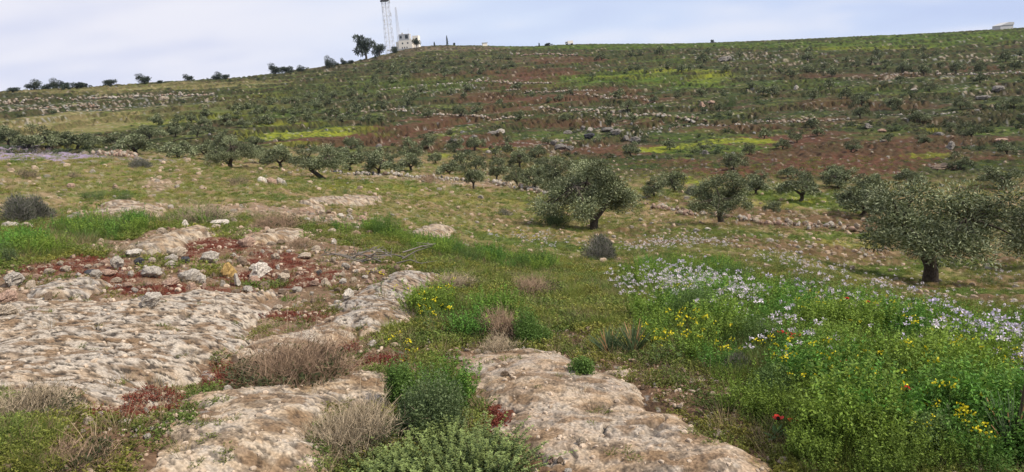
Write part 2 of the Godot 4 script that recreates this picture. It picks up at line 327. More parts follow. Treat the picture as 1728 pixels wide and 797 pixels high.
# outcrops: name, label, height, tone, outline x, z
const BEDROCK := [
	["bedrock_slab", "broad flat sheet of pitted pale bedrock filling the left foreground", 0.07, 0, [-3.93, -5.06, -3.54, -5.23, -3.06, -5.29, -2.64, -5.84, -2.14, -6.08, -1.9, -5.62, -1.92, -5.12, -1.8, -4.64, -1.81, -4.13, -1.69, -3.65, -1.84, -3.55, -1.81, -3.06, -1.89, -2.83, -2.13, -2.93, -2.58, -3.19]],
	["bedrock_slab", "cream bedrock shelf at the bottom left, below the brown thorn bush", 0.05, 1, [-1.61, -3.46, -1.51, -3.64, -1.27, -3.86, -0.97, -3.99, -0.82, -3.92, -0.66, -3.77, -0.68, -3.4, -0.95, -3.35, -0.97, -3, -0.87, -2.7, -0.85, -2.52, -1.45, -2.3, -1.45, -2.54, -1.43, -2.95]],
	["bedrock_slab", "grey lichen-spotted bedrock ledge between the thorn bush and the yellow-flowered grass", 0.07, 2, [-1.47, -6.13, -1.31, -6.79, -1.16, -7.75, -0.83, -8.05, -0.8, -7.37, -0.9, -6.73, -0.85, -5.59, -0.88, -5.07, -1.04, -4.87, -1.38, -5.18]],
	["bedrock_slab", "domed sandy bedrock outcrop in the centre foreground with a small green plant on it", 0.05, 3, [-0.48, -4.27, -0.19, -4.48, 0.08, -4.56, 0.29, -4.32, 0.45, -4.09, 0.58, -3.81, 0.68, -3.5, 0.74, -3.24, 0.81, -2.89, 0.92, -2.61, 0.93, -2.4, 0.18, -2.52, 0.02, -2.74, -0.11, -3.03, -0.12, -3.35, -0.3, -3.64]],
	["bedrock_slab", "weathered grey slab beside the two stacked stones at the left edge", 0.06, 2, [-3.84, -5.58, -3.81, -5.9, -3.57, -6.07, -3.4, -5.93, -3.29, -5.59, -3.37, -5.3, -3.58, -5.3]],
	["bedrock_slab", "smooth cream bedrock strip above the left stone scatter, beside the red soil", 0.1, 1, [-4.04, -7.5, -4.34, -8.46, -4.56, -9.45, -4.33, -10.2, -4.03, -9.57, -3.97, -8.91, -3.73, -8.08, -3.81, -7.61]],
	["bedrock_slab", "pale bare rock patch in the grass at middle left", 0.1, 1, [-6.87, -11.87, -8.14, -14.88, -8.24, -15.78, -6.91, -14.21, -6.08, -12.75, -5.74, -11.52, -5.96, -11.04]],
	["bedrock_slab", "long pale rock lip above the reddish rubble, left of the centre", 0.12, 1, [-5, -17.04, -5.44, -20.95, -5.67, -26.9, -5.2, -29.81, -4.35, -24.27, -4.28, -19.42, -4.47, -16.58]],
	["bedrock_slab", "pale rock patch in the green left of the centre bush", 0.12, 1, [-1.91, -13.48, -2, -17.2, -1.57, -19.48, -1.39, -14.97, -1.61, -13.04]],
	["bedrock_slab", "narrow tilted rock strip among the flowers at right", 0.14, 3, [3.09, -8.2, 3.22, -8.04, 3.25, -7.27, 3.08, -6.38, 2.73, -5.19, 2.57, -5, 2.63, -5.66, 2.84, -6.74]],
	["bedrock_slab", "flat buff bedrock patch left of the tall thorn bush", 0.05, 1, [-1.76, -4.28, -1.63, -4.74, -1.35, -5.06, -1.16, -4.94, -1.19, -4.36, -1.38, -4.02, -1.57, -3.81]],
	["bedrock_slab", "small pale shelf of rock at the upper edge of the red soil", 0.08, 1, [-3.45, -9.43, -3.3, -10.22, -3.06, -10.85, -2.83, -10.14, -3.01, -9.25, -3.21, -8.94]],
]
# single stones: tone, label, group, x, z, width, height
const STONES := [
	["grey", "upper of the two stacked blocks at the left edge of the bedrock", "loose stones on the near ground", -4.07, -5.78, 0.222, 0.119],
	["cream", "small rounded block just right of the upper stacked block", "loose stones on the near ground", -3.91, -5.76, 0.128, 0.066],
	["pink", "lower of the two stacked blocks at the left edge of the bedrock", "loose stones on the near ground", -3.65, -5.12, 0.18, 0.097],
	["brown", "dark brown stone at the edge of the weathered grey slab", "loose stones on the near ground", -3.42, -5.2, 0.097, 0.055],
	["cream", "pale wedge lying on the bedrock at the far left", "loose stones on the near ground", -3.34, -4.63, 0.138, 0.067],
	["grey", "lone grey boulder lying on the broad pitted bedrock sheet", "loose stones on the near ground", -2.61, -5.04, 0.197, 0.096],
	["grey", "dark-sided rounded boulder left of the cream rock strip", "loose stones on the near ground", -3.72, -6.73, 0.197, 0.132],
	["dark", "dark flat stone beside the dark-sided boulder", "loose stones on the near ground", -3.69, -7.04, 0.181, 0.086],
	["pink", "flat pinkish stone on the red soil strip", "loose stones on the near ground", -3.65, -6.41, 0.177, 0.061],
	["dark", "small dark block on the red soil strip", "loose stones on the near ground", -3.76, -6.34, 0.129, 0.06],
	["grey", "grey stone at the end of the weathered slab", "loose stones on the near ground", -3.54, -6.04, 0.123, 0.074],
	["grey", "wide low grey stone with a pale top in the stone scatter", "loose stones on the near ground", -3.26, -6.41, 0.224, 0.103],
	["grey", "small grey-white stone below the smooth strip", "loose stones on the near ground", -3.51, -7.38, 0.135, 0.083],
	["dark", "dark pebble-sized stone below the smooth strip", "loose stones on the near ground", -3.38, -7.36, 0.108, 0.069],
	["grey", "long whitish boulder on the red earth, upper middle of the scatter", "loose stones on the near ground", -3.19, -7.55, 0.262, 0.12],
	["cream", "cream block resting on the smooth rock strip", "loose stones on the near ground", -3.64, -7.8, 0.228, 0.102],
	["grey", "blue-grey boulder in the middle of the stone scatter", "loose stones on the near ground", -2.92, -6.43, 0.213, 0.103],
	["white", "white pointed stone beside the blue-grey boulder", "loose stones on the near ground", -2.8, -6.37, 0.106, 0.097],
	["ochre", "ochre-stained upright stone in the scatter", "loose stones on the near ground", -2.71, -6.77, 0.161, 0.153],
	["pink", "pinkish cube-shaped stone above the bedrock sheet", "loose stones on the near ground", -2.69, -5.91, 0.137, 0.107],
	["white", "largest pale boulder with a dark spot at the right of the scatter", "loose stones on the near ground", -2.51, -7, 0.308, 0.138],
	["white", "white block below the ochre stone", "loose stones on the near ground", -2.51, -6.41, 0.112, 0.115],
	["pink", "pink stone tucked under the largest pale boulder", "loose stones on the near ground", -2.4, -6.54, 0.145, 0.087],
	["grey", "flat grey stone at the lower right of the scatter", "loose stones on the near ground", -2.33, -6.16, 0.138, 0.059],
	["pink", "pinkish stone under the small shelf of rock", "loose stones on the near ground", -3.24, -8.8, 0.224, 0.123],
	["brown", "brownish stone pair left of the largest boulder", "loose stones on the near ground", -2.9, -7.65, 0.168, 0.108],
	["pink", "flat pink slab stone in the dark red patch", "loose stones on the near ground", -2.97, -6.12, 0.193, 0.07],
	["cream", "small cream stone on the left end of the red strip", "loose stones on the near ground", -4.08, -6.27, 0.104, 0.053],
	["cream", "flat cream stone above the weathered slab", "loose stones on the near ground", -4.03, -6.43, 0.154, 0.055],
	["brown", "brown rounded stone under the largest boulder", "loose stones on the near ground", -2.25, -6.34, 0.141, 0.078],
	["cream", "buff stone left of the little green sprig", "loose stones on the near ground", -2.2, -6.73, 0.174, 0.096],
	["cream", "cream cone-shaped stone right of the little green sprig", "loose stones on the near ground", -1.75, -6.54, 0.121, 0.081],
	["pink", "pink pebble stone left of the cream cone", "loose stones on the near ground", -1.84, -6.51, 0.091, 0.056],
	["cream", "cream stone near the dry shrub on the red soil", "loose stones on the near ground", -2.4, -8.76, 0.121, 0.083],
	["cream", "flat pale stone near the dry shrub on the red soil", "loose stones on the near ground", -2.41, -8.29, 0.214, 0.071],
	["white", "small white stone at the upper right of the red soil", "loose stones on the near ground", -2.36, -9.53, 0.096, 0.081],
	["dark", "small dark hollow-looking stone on the red soil", "loose stones on the near ground", -1.97, -7.17, 0.073, 0.061],
	["white", "pale grey stone at the edge of the lichen-spotted ledge", "loose stones on the near ground", -1.39, -5.9, 0.143, 0.085],
	["white", "flat white stone in the soil right of the thorn bush", "loose stones on the near ground", -0.97, -4.54, 0.082, 0.049],
	["grey", "small grey stone under the yellow-flowered grass", "loose stones on the near ground", -0.62, -4.71, 0.04, 0.046],
	["brown", "brownish stone by the dead branches", "loose stones on the near ground", -1.24, -7.54, 0.105, 0.072],
	["cream", "cream stone at the upper edge of the red strip by the bedrock", "loose stones on the near ground", -1.89, -5.56, 0.115, 0.053],
	["white", "white stone at the left end of the pale row by the grass", "loose stones on the near ground", -4.69, -10.44, 0.198, 0.126],
	["cream", "low cream stone left of the pale row by the grass", "loose stones on the near ground", -4.66, -9.62, 0.201, 0.081],
	["white", "long white stone in the pale row by the grass", "loose stones on the near ground", -4.38, -10.81, 0.304, 0.101],
	["cream", "small stone below the long white stone", "loose stones on the near ground", -4.13, -10.11, 0.157, 0.076],
	["cream", "cream stone right of the pale row", "loose stones on the near ground", -4.37, -11.45, 0.145, 0.096],
	["grey", "flat grey stone at the left edge in the green grass", "loose stones on the near ground", -7.17, -10.37, 0.252, 0.096],
	["cream", "buff stone next to the flat grey one at the left edge", "loose stones on the near ground", -6.75, -10.11, 0.191, 0.103],
	["pink", "pinkish stone alone in the dry grass at left", "loose stones on the near ground", -10.91, -20.37, 0.234, 0.148],
	["pink", "reddish block in the dry grass at left", "loose stones on the near ground", -11.99, -20.14, 0.303, 0.164],
	["white", "largest boulder of the pale pile near the leaning olive", "loose stones on the near ground", -10.53, -31.45, 0.712, 0.444],
	["pink", "middle boulder of the pale pile near the leaning olive", "loose stones on the near ground", -9.31, -28.74, 0.456, 0.345],
	["grey", "grey boulder of the pale pile near the leaning olive", "loose stones on the near ground", -9.26, -29.59, 0.372, 0.331],
	["white", "small end boulder of the pale pile near the leaning olive", "loose stones on the near ground", -8.5, -27.79, 0.313, 0.222],
	["white", "small white stone in the bare earth at bottom left", "loose stones on the near ground", -1.77, -2.85, 0.041, 0.025],
	["white", "flat white rock flake in the bare earth at bottom left", "loose stones on the near ground", -1.65, -2.81, 0.07, 0.036],
	["white", "white pebble-sized stone right of the rock flake", "loose stones on the near ground", -1.53, -2.77, 0.04, 0.019],
	["white", "white stone at the foot of the thorn bush", "loose stones on the near ground", -1.52, -3.53, 0.064, 0.035],
	["cream", "cream stone left of the flat rock flake", "loose stones on the near ground", -1.72, -2.69, 0.062, 0.037],
	["grey", "grey block standing at the end of the tilted rock strip", "loose stones on the near ground", 2.81, -5.86, 0.109, 0.095],
	["brown", "dark rounded stone on the sandy outcrop", "loose stones on the near ground", -0.1, -3.82, 0.048, 0.03],
	["cream", "cream stone in the gravel below the sandy outcrop", "loose stones on the near ground", 0.23, -2.89, 0.043, 0.032],
	["pink", "pinkish stone in the gravel at the bottom", "loose stones on the near ground", 0.09, -2.8, 0.044, 0.028],
	["pink", "pink pebble beside the upright green stalks", "loose stones on the near ground", -0.74, -4.59, 0.039, 0.031],
	["cream", "buff stone at the lower right edge of the sandy outcrop", "loose stones on the near ground", 0.85, -2.96, 0.064, 0.042],
	["pink", "small pink stone in the brown gravel by the herbs", "loose stones on the near ground", 0.85, -3.31, 0.039, 0.023],
	["pink", "flat pinkish stone left of the weathered slab", "loose stones on the near ground", -4.05, -6.05, 0.1, 0.052],
	["white", "long pale stone at the lower tip of the smooth strip", "loose stones on the near ground", -3.98, -7.53, 0.248, 0.071],
	["pink", "pink stone beside the white pointed one", "loose stones on the near ground", -2.7, -6.16, 0.08, 0.053],
	["grey", "grey pebble-like stone under the ochre one", "loose stones on the near ground", -2.64, -6.41, 0.077, 0.055],
	["brown", "brown stone left of the ochre one", "loose stones on the near ground", -2.83, -6.7, 0.087, 0.051],
	["cream", "cream stone on the small shelf of rock", "loose stones on the near ground", -3.32, -9.87, 0.162, 0.083],
	["pink", "pinkish stone in the rubble below the rock lip", "loose stones on the near ground", -2.47, -11.38, 0.166, 0.096],
	["white", "white stone in the rubble below the rock lip", "loose stones on the near ground", -3.35, -14.28, 0.193, 0.106],
	["pink", "reddish stone at the right of the rubble", "loose stones on the near ground", -2.94, -14.34, 0.22, 0.119],
	["cream", "cream stone just below the rock lip", "loose stones on the near ground", -3.71, -16.73, 0.211, 0.108],
	["cream", "buff stone left of the rubble", "loose stones on the near ground", -2.78, -11.14, 0.172, 0.094],
	["cream", "small pale stone in the scatter on the red soil, first from the left", "loose stones on the near ground", -3.45, -6.17, 0.092, 0.05],
	["white", "small pale stone in the scatter on the red soil, second from the left", "loose stones on the near ground", -3.3, -5.89, 0.073, 0.037],
	["pink", "small pinkish stone in the scatter on the red soil, third from the left", "loose stones on the near ground", -3.23, -5.92, 0.089, 0.053],
	["grey", "small grey stone in the scatter on the red soil, fourth from the left", "loose stones on the near ground", -3.44, -6.41, 0.091, 0.057],
	["grey", "small grey stone in the scatter on the red soil, fifth from the left", "loose stones on the near ground", -3.06, -5.7, 0.07, 0.045],
	["pink", "small pinkish stone in the scatter on the red soil, sixth from the left", "loose stones on the near ground", -3.14, -5.92, 0.056, 0.037],
	["white", "small pale stone in the scatter on the red soil, seventh from the left", "loose stones on the near ground", -3.46, -6.72, 0.093, 0.045],
	["pink", "small pinkish stone in the scatter on the red soil, eighth from the left", "loose stones on the near ground", -3.1, -6.02, 0.079, 0.037],
	["cream", "small pale stone in the scatter on the red soil, ninth from the left", "loose stones on the near ground", -3.61, -7.17, 0.109, 0.06],
	["white", "small pale stone in the scatter on the red soil, tenth from the left", "loose stones on the near ground", -3.37, -7.03, 0.1, 0.05],
	["pink", "small pinkish stone in the scatter on the red soil, eleventh from the left", "loose stones on the near ground", -3.11, -6.46, 0.066, 0.036],
	["brown", "small dark stone in the scatter on the red soil, twelfth from the left", "loose stones on the near ground", -2.8, -5.86, 0.056, 0.026],
	["pink", "small pinkish stone in the scatter on the red soil, 13rd from the left", "loose stones on the near ground", -3.16, -6.74, 0.096, 0.055],
	["cream", "small pale stone in the scatter on the red soil, 14th from the left", "loose stones on the near ground", -2.8, -6.96, 0.068, 0.039],
	["cream", "small pale stone in the scatter on the red soil, 15th from the left", "loose stones on the near ground", -3.04, -7.64, 0.072, 0.044],
	["white", "small pale stone in the scatter on the red soil, 16th from the left", "loose stones on the near ground", -3.15, -8.05, 0.084, 0.051],
	["brown", "small dark stone in the scatter on the red soil, 17th from the left", "loose stones on the near ground", -2.4, -6.06, 0.087, 0.055],
	["pink", "small pinkish stone in the scatter on the red soil, 18th from the left", "loose stones on the near ground", -2.73, -7.02, 0.076, 0.039],
	["cream", "small pale stone in the scatter on the red soil, 19th from the left", "loose stones on the near ground", -3.04, -7.99, 0.073, 0.036],
	["brown", "small dark stone in the scatter on the red soil, 20th from the left", "loose stones on the near ground", -3.02, -8.28, 0.075, 0.045],
	["white", "small pale stone in the scatter on the red soil, 21st from the left", "loose stones on the near ground", -2.65, -7.24, 0.105, 0.069],
	["brown", "small dark stone in the scatter on the red soil, 22nd from the left", "loose stones on the near ground", -2.74, -7.76, 0.072, 0.046],
	["grey", "small grey stone in the scatter on the red soil, 23rd from the left", "loose stones on the near ground", -2.98, -8.52, 0.087, 0.046],
	["cream", "small pale stone in the scatter on the red soil, 24th from the left", "loose stones on the near ground", -3.02, -8.98, 0.11, 0.059],
	["cream", "small pale stone in the scatter on the red soil, 25th from the left", "loose stones on the near ground", -2.68, -8.06, 0.114, 0.076],
	["white", "small pale stone in the scatter on the red soil, 26th from the left", "loose stones on the near ground", -2.45, -7.4, 0.079, 0.046],
	["brown", "small dark stone in the scatter on the red soil, 27th from the left", "loose stones on the near ground", -2.92, -9.1, 0.124, 0.065],
	["brown", "small dark stone in the scatter on the red soil, 28th from the left", "loose stones on the near ground", -2, -6.05, 0.093, 0.048],
	["brown", "small dark stone in the scatter on the red soil, 29th from the left", "loose stones on the near ground", -2.29, -7.13, 0.082, 0.05],
	["white", "small pale stone in the scatter on the red soil, 30th from the left", "loose stones on the near ground", -2.68, -8.56, 0.079, 0.039],
	["grey", "small grey stone in the scatter on the red soil, 31st from the left", "loose stones on the near ground", -1.93, -6.22, 0.092, 0.055],
	["pink", "small pinkish stone in the scatter on the red soil, 32nd from the left", "loose stones on the near ground", -2.14, -7.09, 0.1, 0.053],
	["grey", "small grey stone in the scatter on the red soil, 33rd from the left", "loose stones on the near ground", -2.63, -9, 0.112, 0.057],
	["cream", "small pale stone in the scatter on the red soil, 34th from the left", "loose stones on the near ground", -1.76, -5.84, 0.054, 0.028],
	["grey", "small grey stone in the scatter on the red soil, 35th from the left", "loose stones on the near ground", -1.77, -6.1, 0.064, 0.035],
	["brown", "small dark stone in the scatter on the red soil, 36th from the left", "loose stones on the near ground", -1.68, -5.83, 0.078, 0.042],
	["cream", "small pale stone in the scatter on the red soil, 37th from the left", "loose stones on the near ground", -2.01, -7.96, 0.104, 0.066],
	["pink", "small pinkish stone in the scatter on the red soil, 38th from the left", "loose stones on the near ground", -2.16, -8.59, 0.077, 0.042],
	["cream", "small pale stone in the scatter on the red soil, 39th from the left", "loose stones on the near ground", -1.7, -7.03, 0.08, 0.053],
	["white", "small pale stone in the scatter on the red soil, 40th from the left", "loose stones on the near ground", -1.62, -6.68, 0.084, 0.046],
	["grey", "small grey stone in the scatter on the red soil, 41st from the left", "loose stones on the near ground", -1.8, -7.57, 0.115, 0.077],
	["pink", "small pinkish stone in the scatter on the red soil, 42nd from the left", "loose stones on the near ground", -1.49, -6.17, 0.059, 0.038],
	["cream", "small pale stone in the scatter on the red soil, 43rd from the left", "loose stones on the near ground", -1.44, -6.27, 0.066, 0.036],
	["cream", "small pale stone in the scatter on the red soil, 44th from the left", "loose stones on the near ground", -1.75, -7.78, 0.089, 0.048],
	["cream", "small pale stone on the left strip of red soil, first from the left", "loose stones on the near ground", -4.22, -5.97, 0.064, 0.03],
	["pink", "small pinkish stone on the left strip of red soil, second from the left", "loose stones on the near ground", -4.18, -6.09, 0.088, 0.05],
	["brown", "small dark stone on the left strip of red soil, third from the left", "loose stones on the near ground", -4.32, -6.41, 0.057, 0.037],
	["pink", "small pinkish stone on the left strip of red soil, fourth from the left", "loose stones on the near ground", -4.34, -6.56, 0.073, 0.04],
	["pink", "small pinkish stone on the left strip of red soil, fifth from the left", "loose stones on the near ground", -4.27, -6.61, 0.058, 0.028],
	["white", "small pale stone on the left strip of red soil, sixth from the left", "loose stones on the near ground", -3.85, -6.04, 0.07, 0.035],
	["cream", "small pale stone on the left strip of red soil, seventh from the left", "loose stones on the near ground", -4.25, -6.73, 0.077, 0.05],
	["brown", "small dark stone on the left strip of red soil, eighth from the left", "loose stones on the near ground", -3.78, -6.1, 0.061, 0.029],
	["white", "small pale stone on the left strip of red soil, ninth from the left", "loose stones on the near ground", -3.84, -6.29, 0.06, 0.04],
	["cream", "small pale stone on the left strip of red soil, tenth from the left", "loose stones on the near ground", -3.95, -6.64, 0.086, 0.04],
	["cream", "small pale stone on the left strip of red soil, eleventh from the left", "loose stones on the near ground", -3.98, -6.84, 0.085, 0.039],
	["pink", "small pinkish stone on the left strip of red soil, twelfth from the left", "loose stones on the near ground", -3.93, -6.9, 0.093, 0.055],
	["pink", "small pinkish stone in the rubble below the rock lip, first from the left", "loose stones on the near ground", -4.14, -14.43, 0.178, 0.092],
	["white", "small pale stone in the rubble below the rock lip, second from the left", "loose stones on the near ground", -3.52, -12.51, 0.123, 0.075],
	["pink", "small pinkish stone in the rubble below the rock lip, third from the left", "loose stones on the near ground", -3.97, -14.43, 0.124, 0.067],
	["cream", "small pale stone in the rubble below the rock lip, fourth from the left", "loose stones on the near ground", -3.49, -12.93, 0.148, 0.08],
	["pink", "small pinkish stone in the rubble below the rock lip, fifth from the left", "loose stones on the near ground", -2.93, -11.01, 0.094, 0.06],
	["cream", "small pale stone in the rubble below the rock lip, sixth from the left", "loose stones on the near ground", -3.79, -14.55, 0.182, 0.103],
	["brown", "small dark stone in the rubble below the rock lip, seventh from the left", "loose stones on the near ground", -3.88, -15.52, 0.146, 0.075],
	["pink", "small pinkish stone in the rubble below the rock lip, eighth from the left", "loose stones on the near ground", -3.09, -12.41, 0.152, 0.073],
	["brown", "small dark stone in the rubble below the rock lip, ninth from the left", "loose stones on the near ground", -2.84, -12.33, 0.125, 0.069],
	["brown", "small dark stone in the rubble below the rock lip, tenth from the left", "loose stones on the near ground", -2.48, -10.71, 0.098, 0.049],
	["grey", "small grey stone in the rubble below the rock lip, eleventh from the left", "loose stones on the near ground", -3.18, -14.46, 0.164, 0.081],
	["white", "small pale stone in the rubble below the rock lip, twelfth from the left", "loose stones on the near ground", -2.67, -12.42, 0.128, 0.069],
	["pink", "small pinkish stone in the rubble below the rock lip, 13rd from the left", "loose stones on the near ground", -3.58, -17.85, 0.152, 0.075],
	["brown", "small dark stone in the rubble below the rock lip, 14th from the left", "loose stones on the near ground", -2.37, -11.92, 0.129, 0.07],
	["cream", "small pale stone in the rubble below the rock lip, 15th from the left", "loose stones on the near ground", -2.85, -14.97, 0.147, 0.091],
	["pink", "small pinkish stone in the rubble below the rock lip, 16th from the left", "loose stones on the near ground", -2.65, -14.7, 0.181, 0.116],
	["cream", "small pale stone beside the lichen-spotted ledge, first from the left", "loose stones on the near ground", -1.77, -6.96, 0.072, 0.047],
	["white", "small pale stone beside the lichen-spotted ledge, second from the left", "loose stones on the near ground", -1.48, -5.8, 0.076, 0.045],
	["brown", "small dark stone beside the lichen-spotted ledge, third from the left", "loose stones on the near ground", -1.6, -6.35, 0.073, 0.044],
	["cream", "small pale stone beside the lichen-spotted ledge, fourth from the left", "loose stones on the near ground", -1.56, -6.84, 0.086, 0.048],
	["grey", "small grey stone beside the lichen-spotted ledge, fifth from the left", "loose stones on the near ground", -1.63, -7.34, 0.065, 0.039],
	["white", "small pale stone beside the lichen-spotted ledge, sixth from the left", "loose stones on the near ground", -1.49, -7.03, 0.068, 0.033],
	["pink", "small pinkish stone beside the lichen-spotted ledge, seventh from the left", "loose stones on the near ground", -1.4, -6.75, 0.082, 0.054],
	["cream", "small pale stone beside the lichen-spotted ledge, eighth from the left", "loose stones on the near ground", -1.46, -7.37, 0.096, 0.054],
	["pink", "small pinkish stone beside the lichen-spotted ledge, ninth from the left", "loose stones on the near ground", -1.37, -7.34, 0.08, 0.05],
	["cream", "small pale stone beside the lichen-spotted ledge, tenth from the left", "loose stones on the near ground", -1.29, -6.99, 0.059, 0.037],
	["pink", "small pinkish stone in the gravel behind the sandy outcrop, first from the left", "loose stones on the near ground", -0.46, -4.39, 0.039, 0.02],
	["pink", "small pinkish stone in the gravel behind the sandy outcrop, second from the left", "loose stones on the near ground", -0.44, -4.25, 0.044, 0.022],
	["brown", "small dark stone in the gravel behind the sandy outcrop, third from the left", "loose stones on the near ground", -0.4, -4.4, 0.039, 0.018],
	["cream", "small pale stone in the gravel behind the sandy outcrop, fourth from the left", "loose stones on the near ground", -0.37, -4.23, 0.047, 0.024],
	["cream", "small pale stone in the gravel behind the sandy outcrop, fifth from the left", "loose stones on the near ground", -0.36, -4.56, 0.043, 0.023],
	["cream", "small pale stone in the gravel behind the sandy outcrop, sixth from the left", "loose stones on the near ground", -0.28, -4.49, 0.048, 0.032],
	["pink", "small pinkish stone in the gravel behind the sandy outcrop, seventh from the left", "loose stones on the near ground", -0.23, -4.64, 0.053, 0.026],
	["cream", "small pale stone in the gravel behind the sandy outcrop, eighth from the left", "loose stones on the near ground", -0.22, -4.39, 0.037, 0.021],
	["brown", "small dark stone in the gravel behind the sandy outcrop, ninth from the left", "loose stones on the near ground", -0.13, -4.67, 0.047, 0.026],
	["brown", "small dark stone in the gravel behind the sandy outcrop, tenth from the left", "loose stones on the near ground", -0.07, -4.56, 0.035, 0.021],
	["grey", "small grey stone in the gravel behind the sandy outcrop, eleventh from the left", "loose stones on the near ground", 0.02, -4.49, 0.038, 0.021],
	["cream", "small pale stone in the gravel behind the sandy outcrop, twelfth from the left", "loose stones on the near ground", 0.07, -4.64, 0.042, 0.027],
	["cream", "small pale stone in the bare earth at the bottom left corner, first from the left", "loose stones on the near ground", -1.69, -2.59, 0.032, 0.016],
	["pink", "small pinkish stone in the bare earth at the bottom left corner, second from the left", "loose stones on the near ground", -1.63, -2.54, 0.03, 0.016],
	["grey", "small grey stone in the bare earth at the bottom left corner, third from the left", "loose stones on the near ground", -1.66, -2.72, 0.026, 0.013],
	["brown", "small dark stone in the bare earth at the bottom left corner, fourth from the left", "loose stones on the near ground", -1.57, -2.56, 0.026, 0.014],
	["cream", "small pale stone in the bare earth at the bottom left corner, fifth from the left", "loose stones on the near ground", -1.77, -2.99, 0.035, 0.02],
	["cream", "small pale stone in the bare earth at the bottom left corner, sixth from the left", "loose stones on the near ground", -1.53, -2.64, 0.034, 0.016],
	["white", "small pale stone in the bare earth at the bottom left corner, seventh from the left", "loose stones on the near ground", -1.56, -2.71, 0.034, 0.02],
	["white", "small pale stone in the bare earth at the bottom left corner, eighth from the left", "loose stones on the near ground", -1.58, -2.79, 0.029, 0.015],
	["white", "small pale stone in the bare earth at the bottom left corner, ninth from the left", "loose stones on the near ground", -1.5, -2.68, 0.041, 0.022],
	["grey", "small grey stone in the bare earth at the bottom left corner, tenth from the left", "loose stones on the near ground", -1.7, -3.07, 0.037, 0.025],
	["cream", "small pale stone in the gravel before the sandy outcrop, first from the left", "loose stones on the near ground", -0.03, -2.76, 0.035, 0.016],
	["pink", "small pinkish stone in the gravel before the sandy outcrop, second from the left", "loose stones on the near ground", -0.01, -2.84, 0.048, 0.023],
	["pink", "small pinkish stone in the gravel before the sandy outcrop, third from the left", "loose stones on the near ground", 0.03, -2.73, 0.028, 0.013],
	["pink", "small pinkish stone in the gravel before the sandy outcrop, fourth from the left", "loose stones on the near ground", 0.05, -2.86, 0.032, 0.02],
	["brown", "small dark stone in the gravel before the sandy outcrop, fifth from the left", "loose stones on the near ground", 0.09, -2.72, 0.032, 0.02],
	["brown", "small dark stone in the gravel before the sandy outcrop, sixth from the left", "loose stones on the near ground", 0.13, -2.78, 0.044, 0.027],
	["white", "small pale stone in the gravel before the sandy outcrop, seventh from the left", "loose stones on the near ground", 0.15, -2.71, 0.037, 0.02],
	["pink", "small pinkish stone in the brown earth right of the sandy outcrop, first from the left", "loose stones on the near ground", 0.64, -3.79, 0.033, 0.019],
	["brown", "small dark stone in the brown earth right of the sandy outcrop, second from the left", "loose stones on the near ground", 0.64, -3.67, 0.04, 0.025],
	["grey", "small grey stone in the brown earth right of the sandy outcrop, third from the left", "loose stones on the near ground", 0.71, -3.69, 0.036, 0.018],
	["pink", "small pinkish stone in the brown earth right of the sandy outcrop, fourth from the left", "loose stones on the near ground", 0.76, -3.59, 0.041, 0.021],
	["pink", "small pinkish stone in the brown earth right of the sandy outcrop, fifth from the left", "loose stones on the near ground", 0.73, -3.41, 0.038, 0.022],
	["cream", "small pale stone in the brown earth right of the sandy outcrop, sixth from the left", "loose stones on the near ground", 0.77, -3.37, 0.042, 0.025],
	["cream", "small pale stone in the brown earth right of the sandy outcrop, seventh from the left", "loose stones on the near ground", 0.77, -3.29, 0.029, 0.015],
	["cream", "small pale stone in the brown earth right of the sandy outcrop, eighth from the left", "loose stones on the near ground", 0.77, -3.16, 0.038, 0.023],
	["cream", "small pale stone in the brown earth right of the sandy outcrop, ninth from the left", "loose stones on the near ground", 0.83, -3.21, 0.031, 0.017],
	["cream", "small pale stone in the brown earth right of the sandy outcrop, tenth from the left", "loose stones on the near ground", 0.8, -3.02, 0.028, 0.014],
	["cream", "small pale stone in the brown earth right of the sandy outcrop, eleventh from the left", "loose stones on the near ground", 0.85, -3.1, 0.026, 0.017],
	["cream", "small pale stone in the brown earth right of the sandy outcrop, twelfth from the left", "loose stones on the near ground", 0.86, -3.02, 0.027, 0.017],
	["grey", "small grey stone on the tilled strip under the round olive, first from the left", "loose stones on the near ground", 6.74, -26.15, 0.261, 0.133],
	["white", "small pale stone on the tilled strip under the round olive, second from the left", "loose stones on the near ground", 7.39, -27, 0.262, 0.136],
	["cream", "small pale stone on the tilled strip under the round olive, third from the left", "loose stones on the near ground", 5.94, -21.07, 0.202, 0.108],
	["grey", "small grey stone on the tilled strip under the round olive, fourth from the left", "loose stones on the near ground", 6.57, -22.44, 0.166, 0.079],
	["pink", "small pinkish stone on the tilled strip under the round olive, fifth from the left", "loose stones on the near ground", 6.9, -21.99, 0.162, 0.085],
	["pink", "small pinkish stone on the tilled strip under the round olive, sixth from the left", "loose stones on the near ground", 8.29, -24.35, 0.213, 0.129],
	["grey", "small grey stone on the tilled strip under the round olive, seventh from the left", "loose stones on the near ground", 8.62, -23.77, 0.256, 0.137],
	["pink", "small pinkish stone on the tilled strip under the round olive, eighth from the left", "loose stones on the near ground", 8.04, -21.49, 0.231, 0.134],
	["pink", "small pinkish stone on the tilled strip under the round olive, ninth from the left", "loose stones on the near ground", 9.17, -23.05, 0.24, 0.157],
	["white", "small pale stone on the tilled strip under the round olive, tenth from the left", "loose stones on the near ground", 10.24, -25.74, 0.173, 0.105],
	["cream", "small pale stone on the tilled strip under the round olive, eleventh from the left", "loose stones on the near ground", 11, -26.47, 0.23, 0.14],
	["pink", "small pinkish stone on the tilled strip under the round olive, twelfth from the left", "loose stones on the near ground", 10.27, -23.85, 0.16, 0.075],
	["cream", "small pale stone on the tilled strip under the round olive, 13rd from the left", "loose stones on the near ground", 12.57, -25.72, 0.199, 0.094],
	["cream", "small pale stone on the tilled strip under the round olive, 14th from the left", "loose stones on the near ground", 13.41, -26.43, 0.223, 0.112],
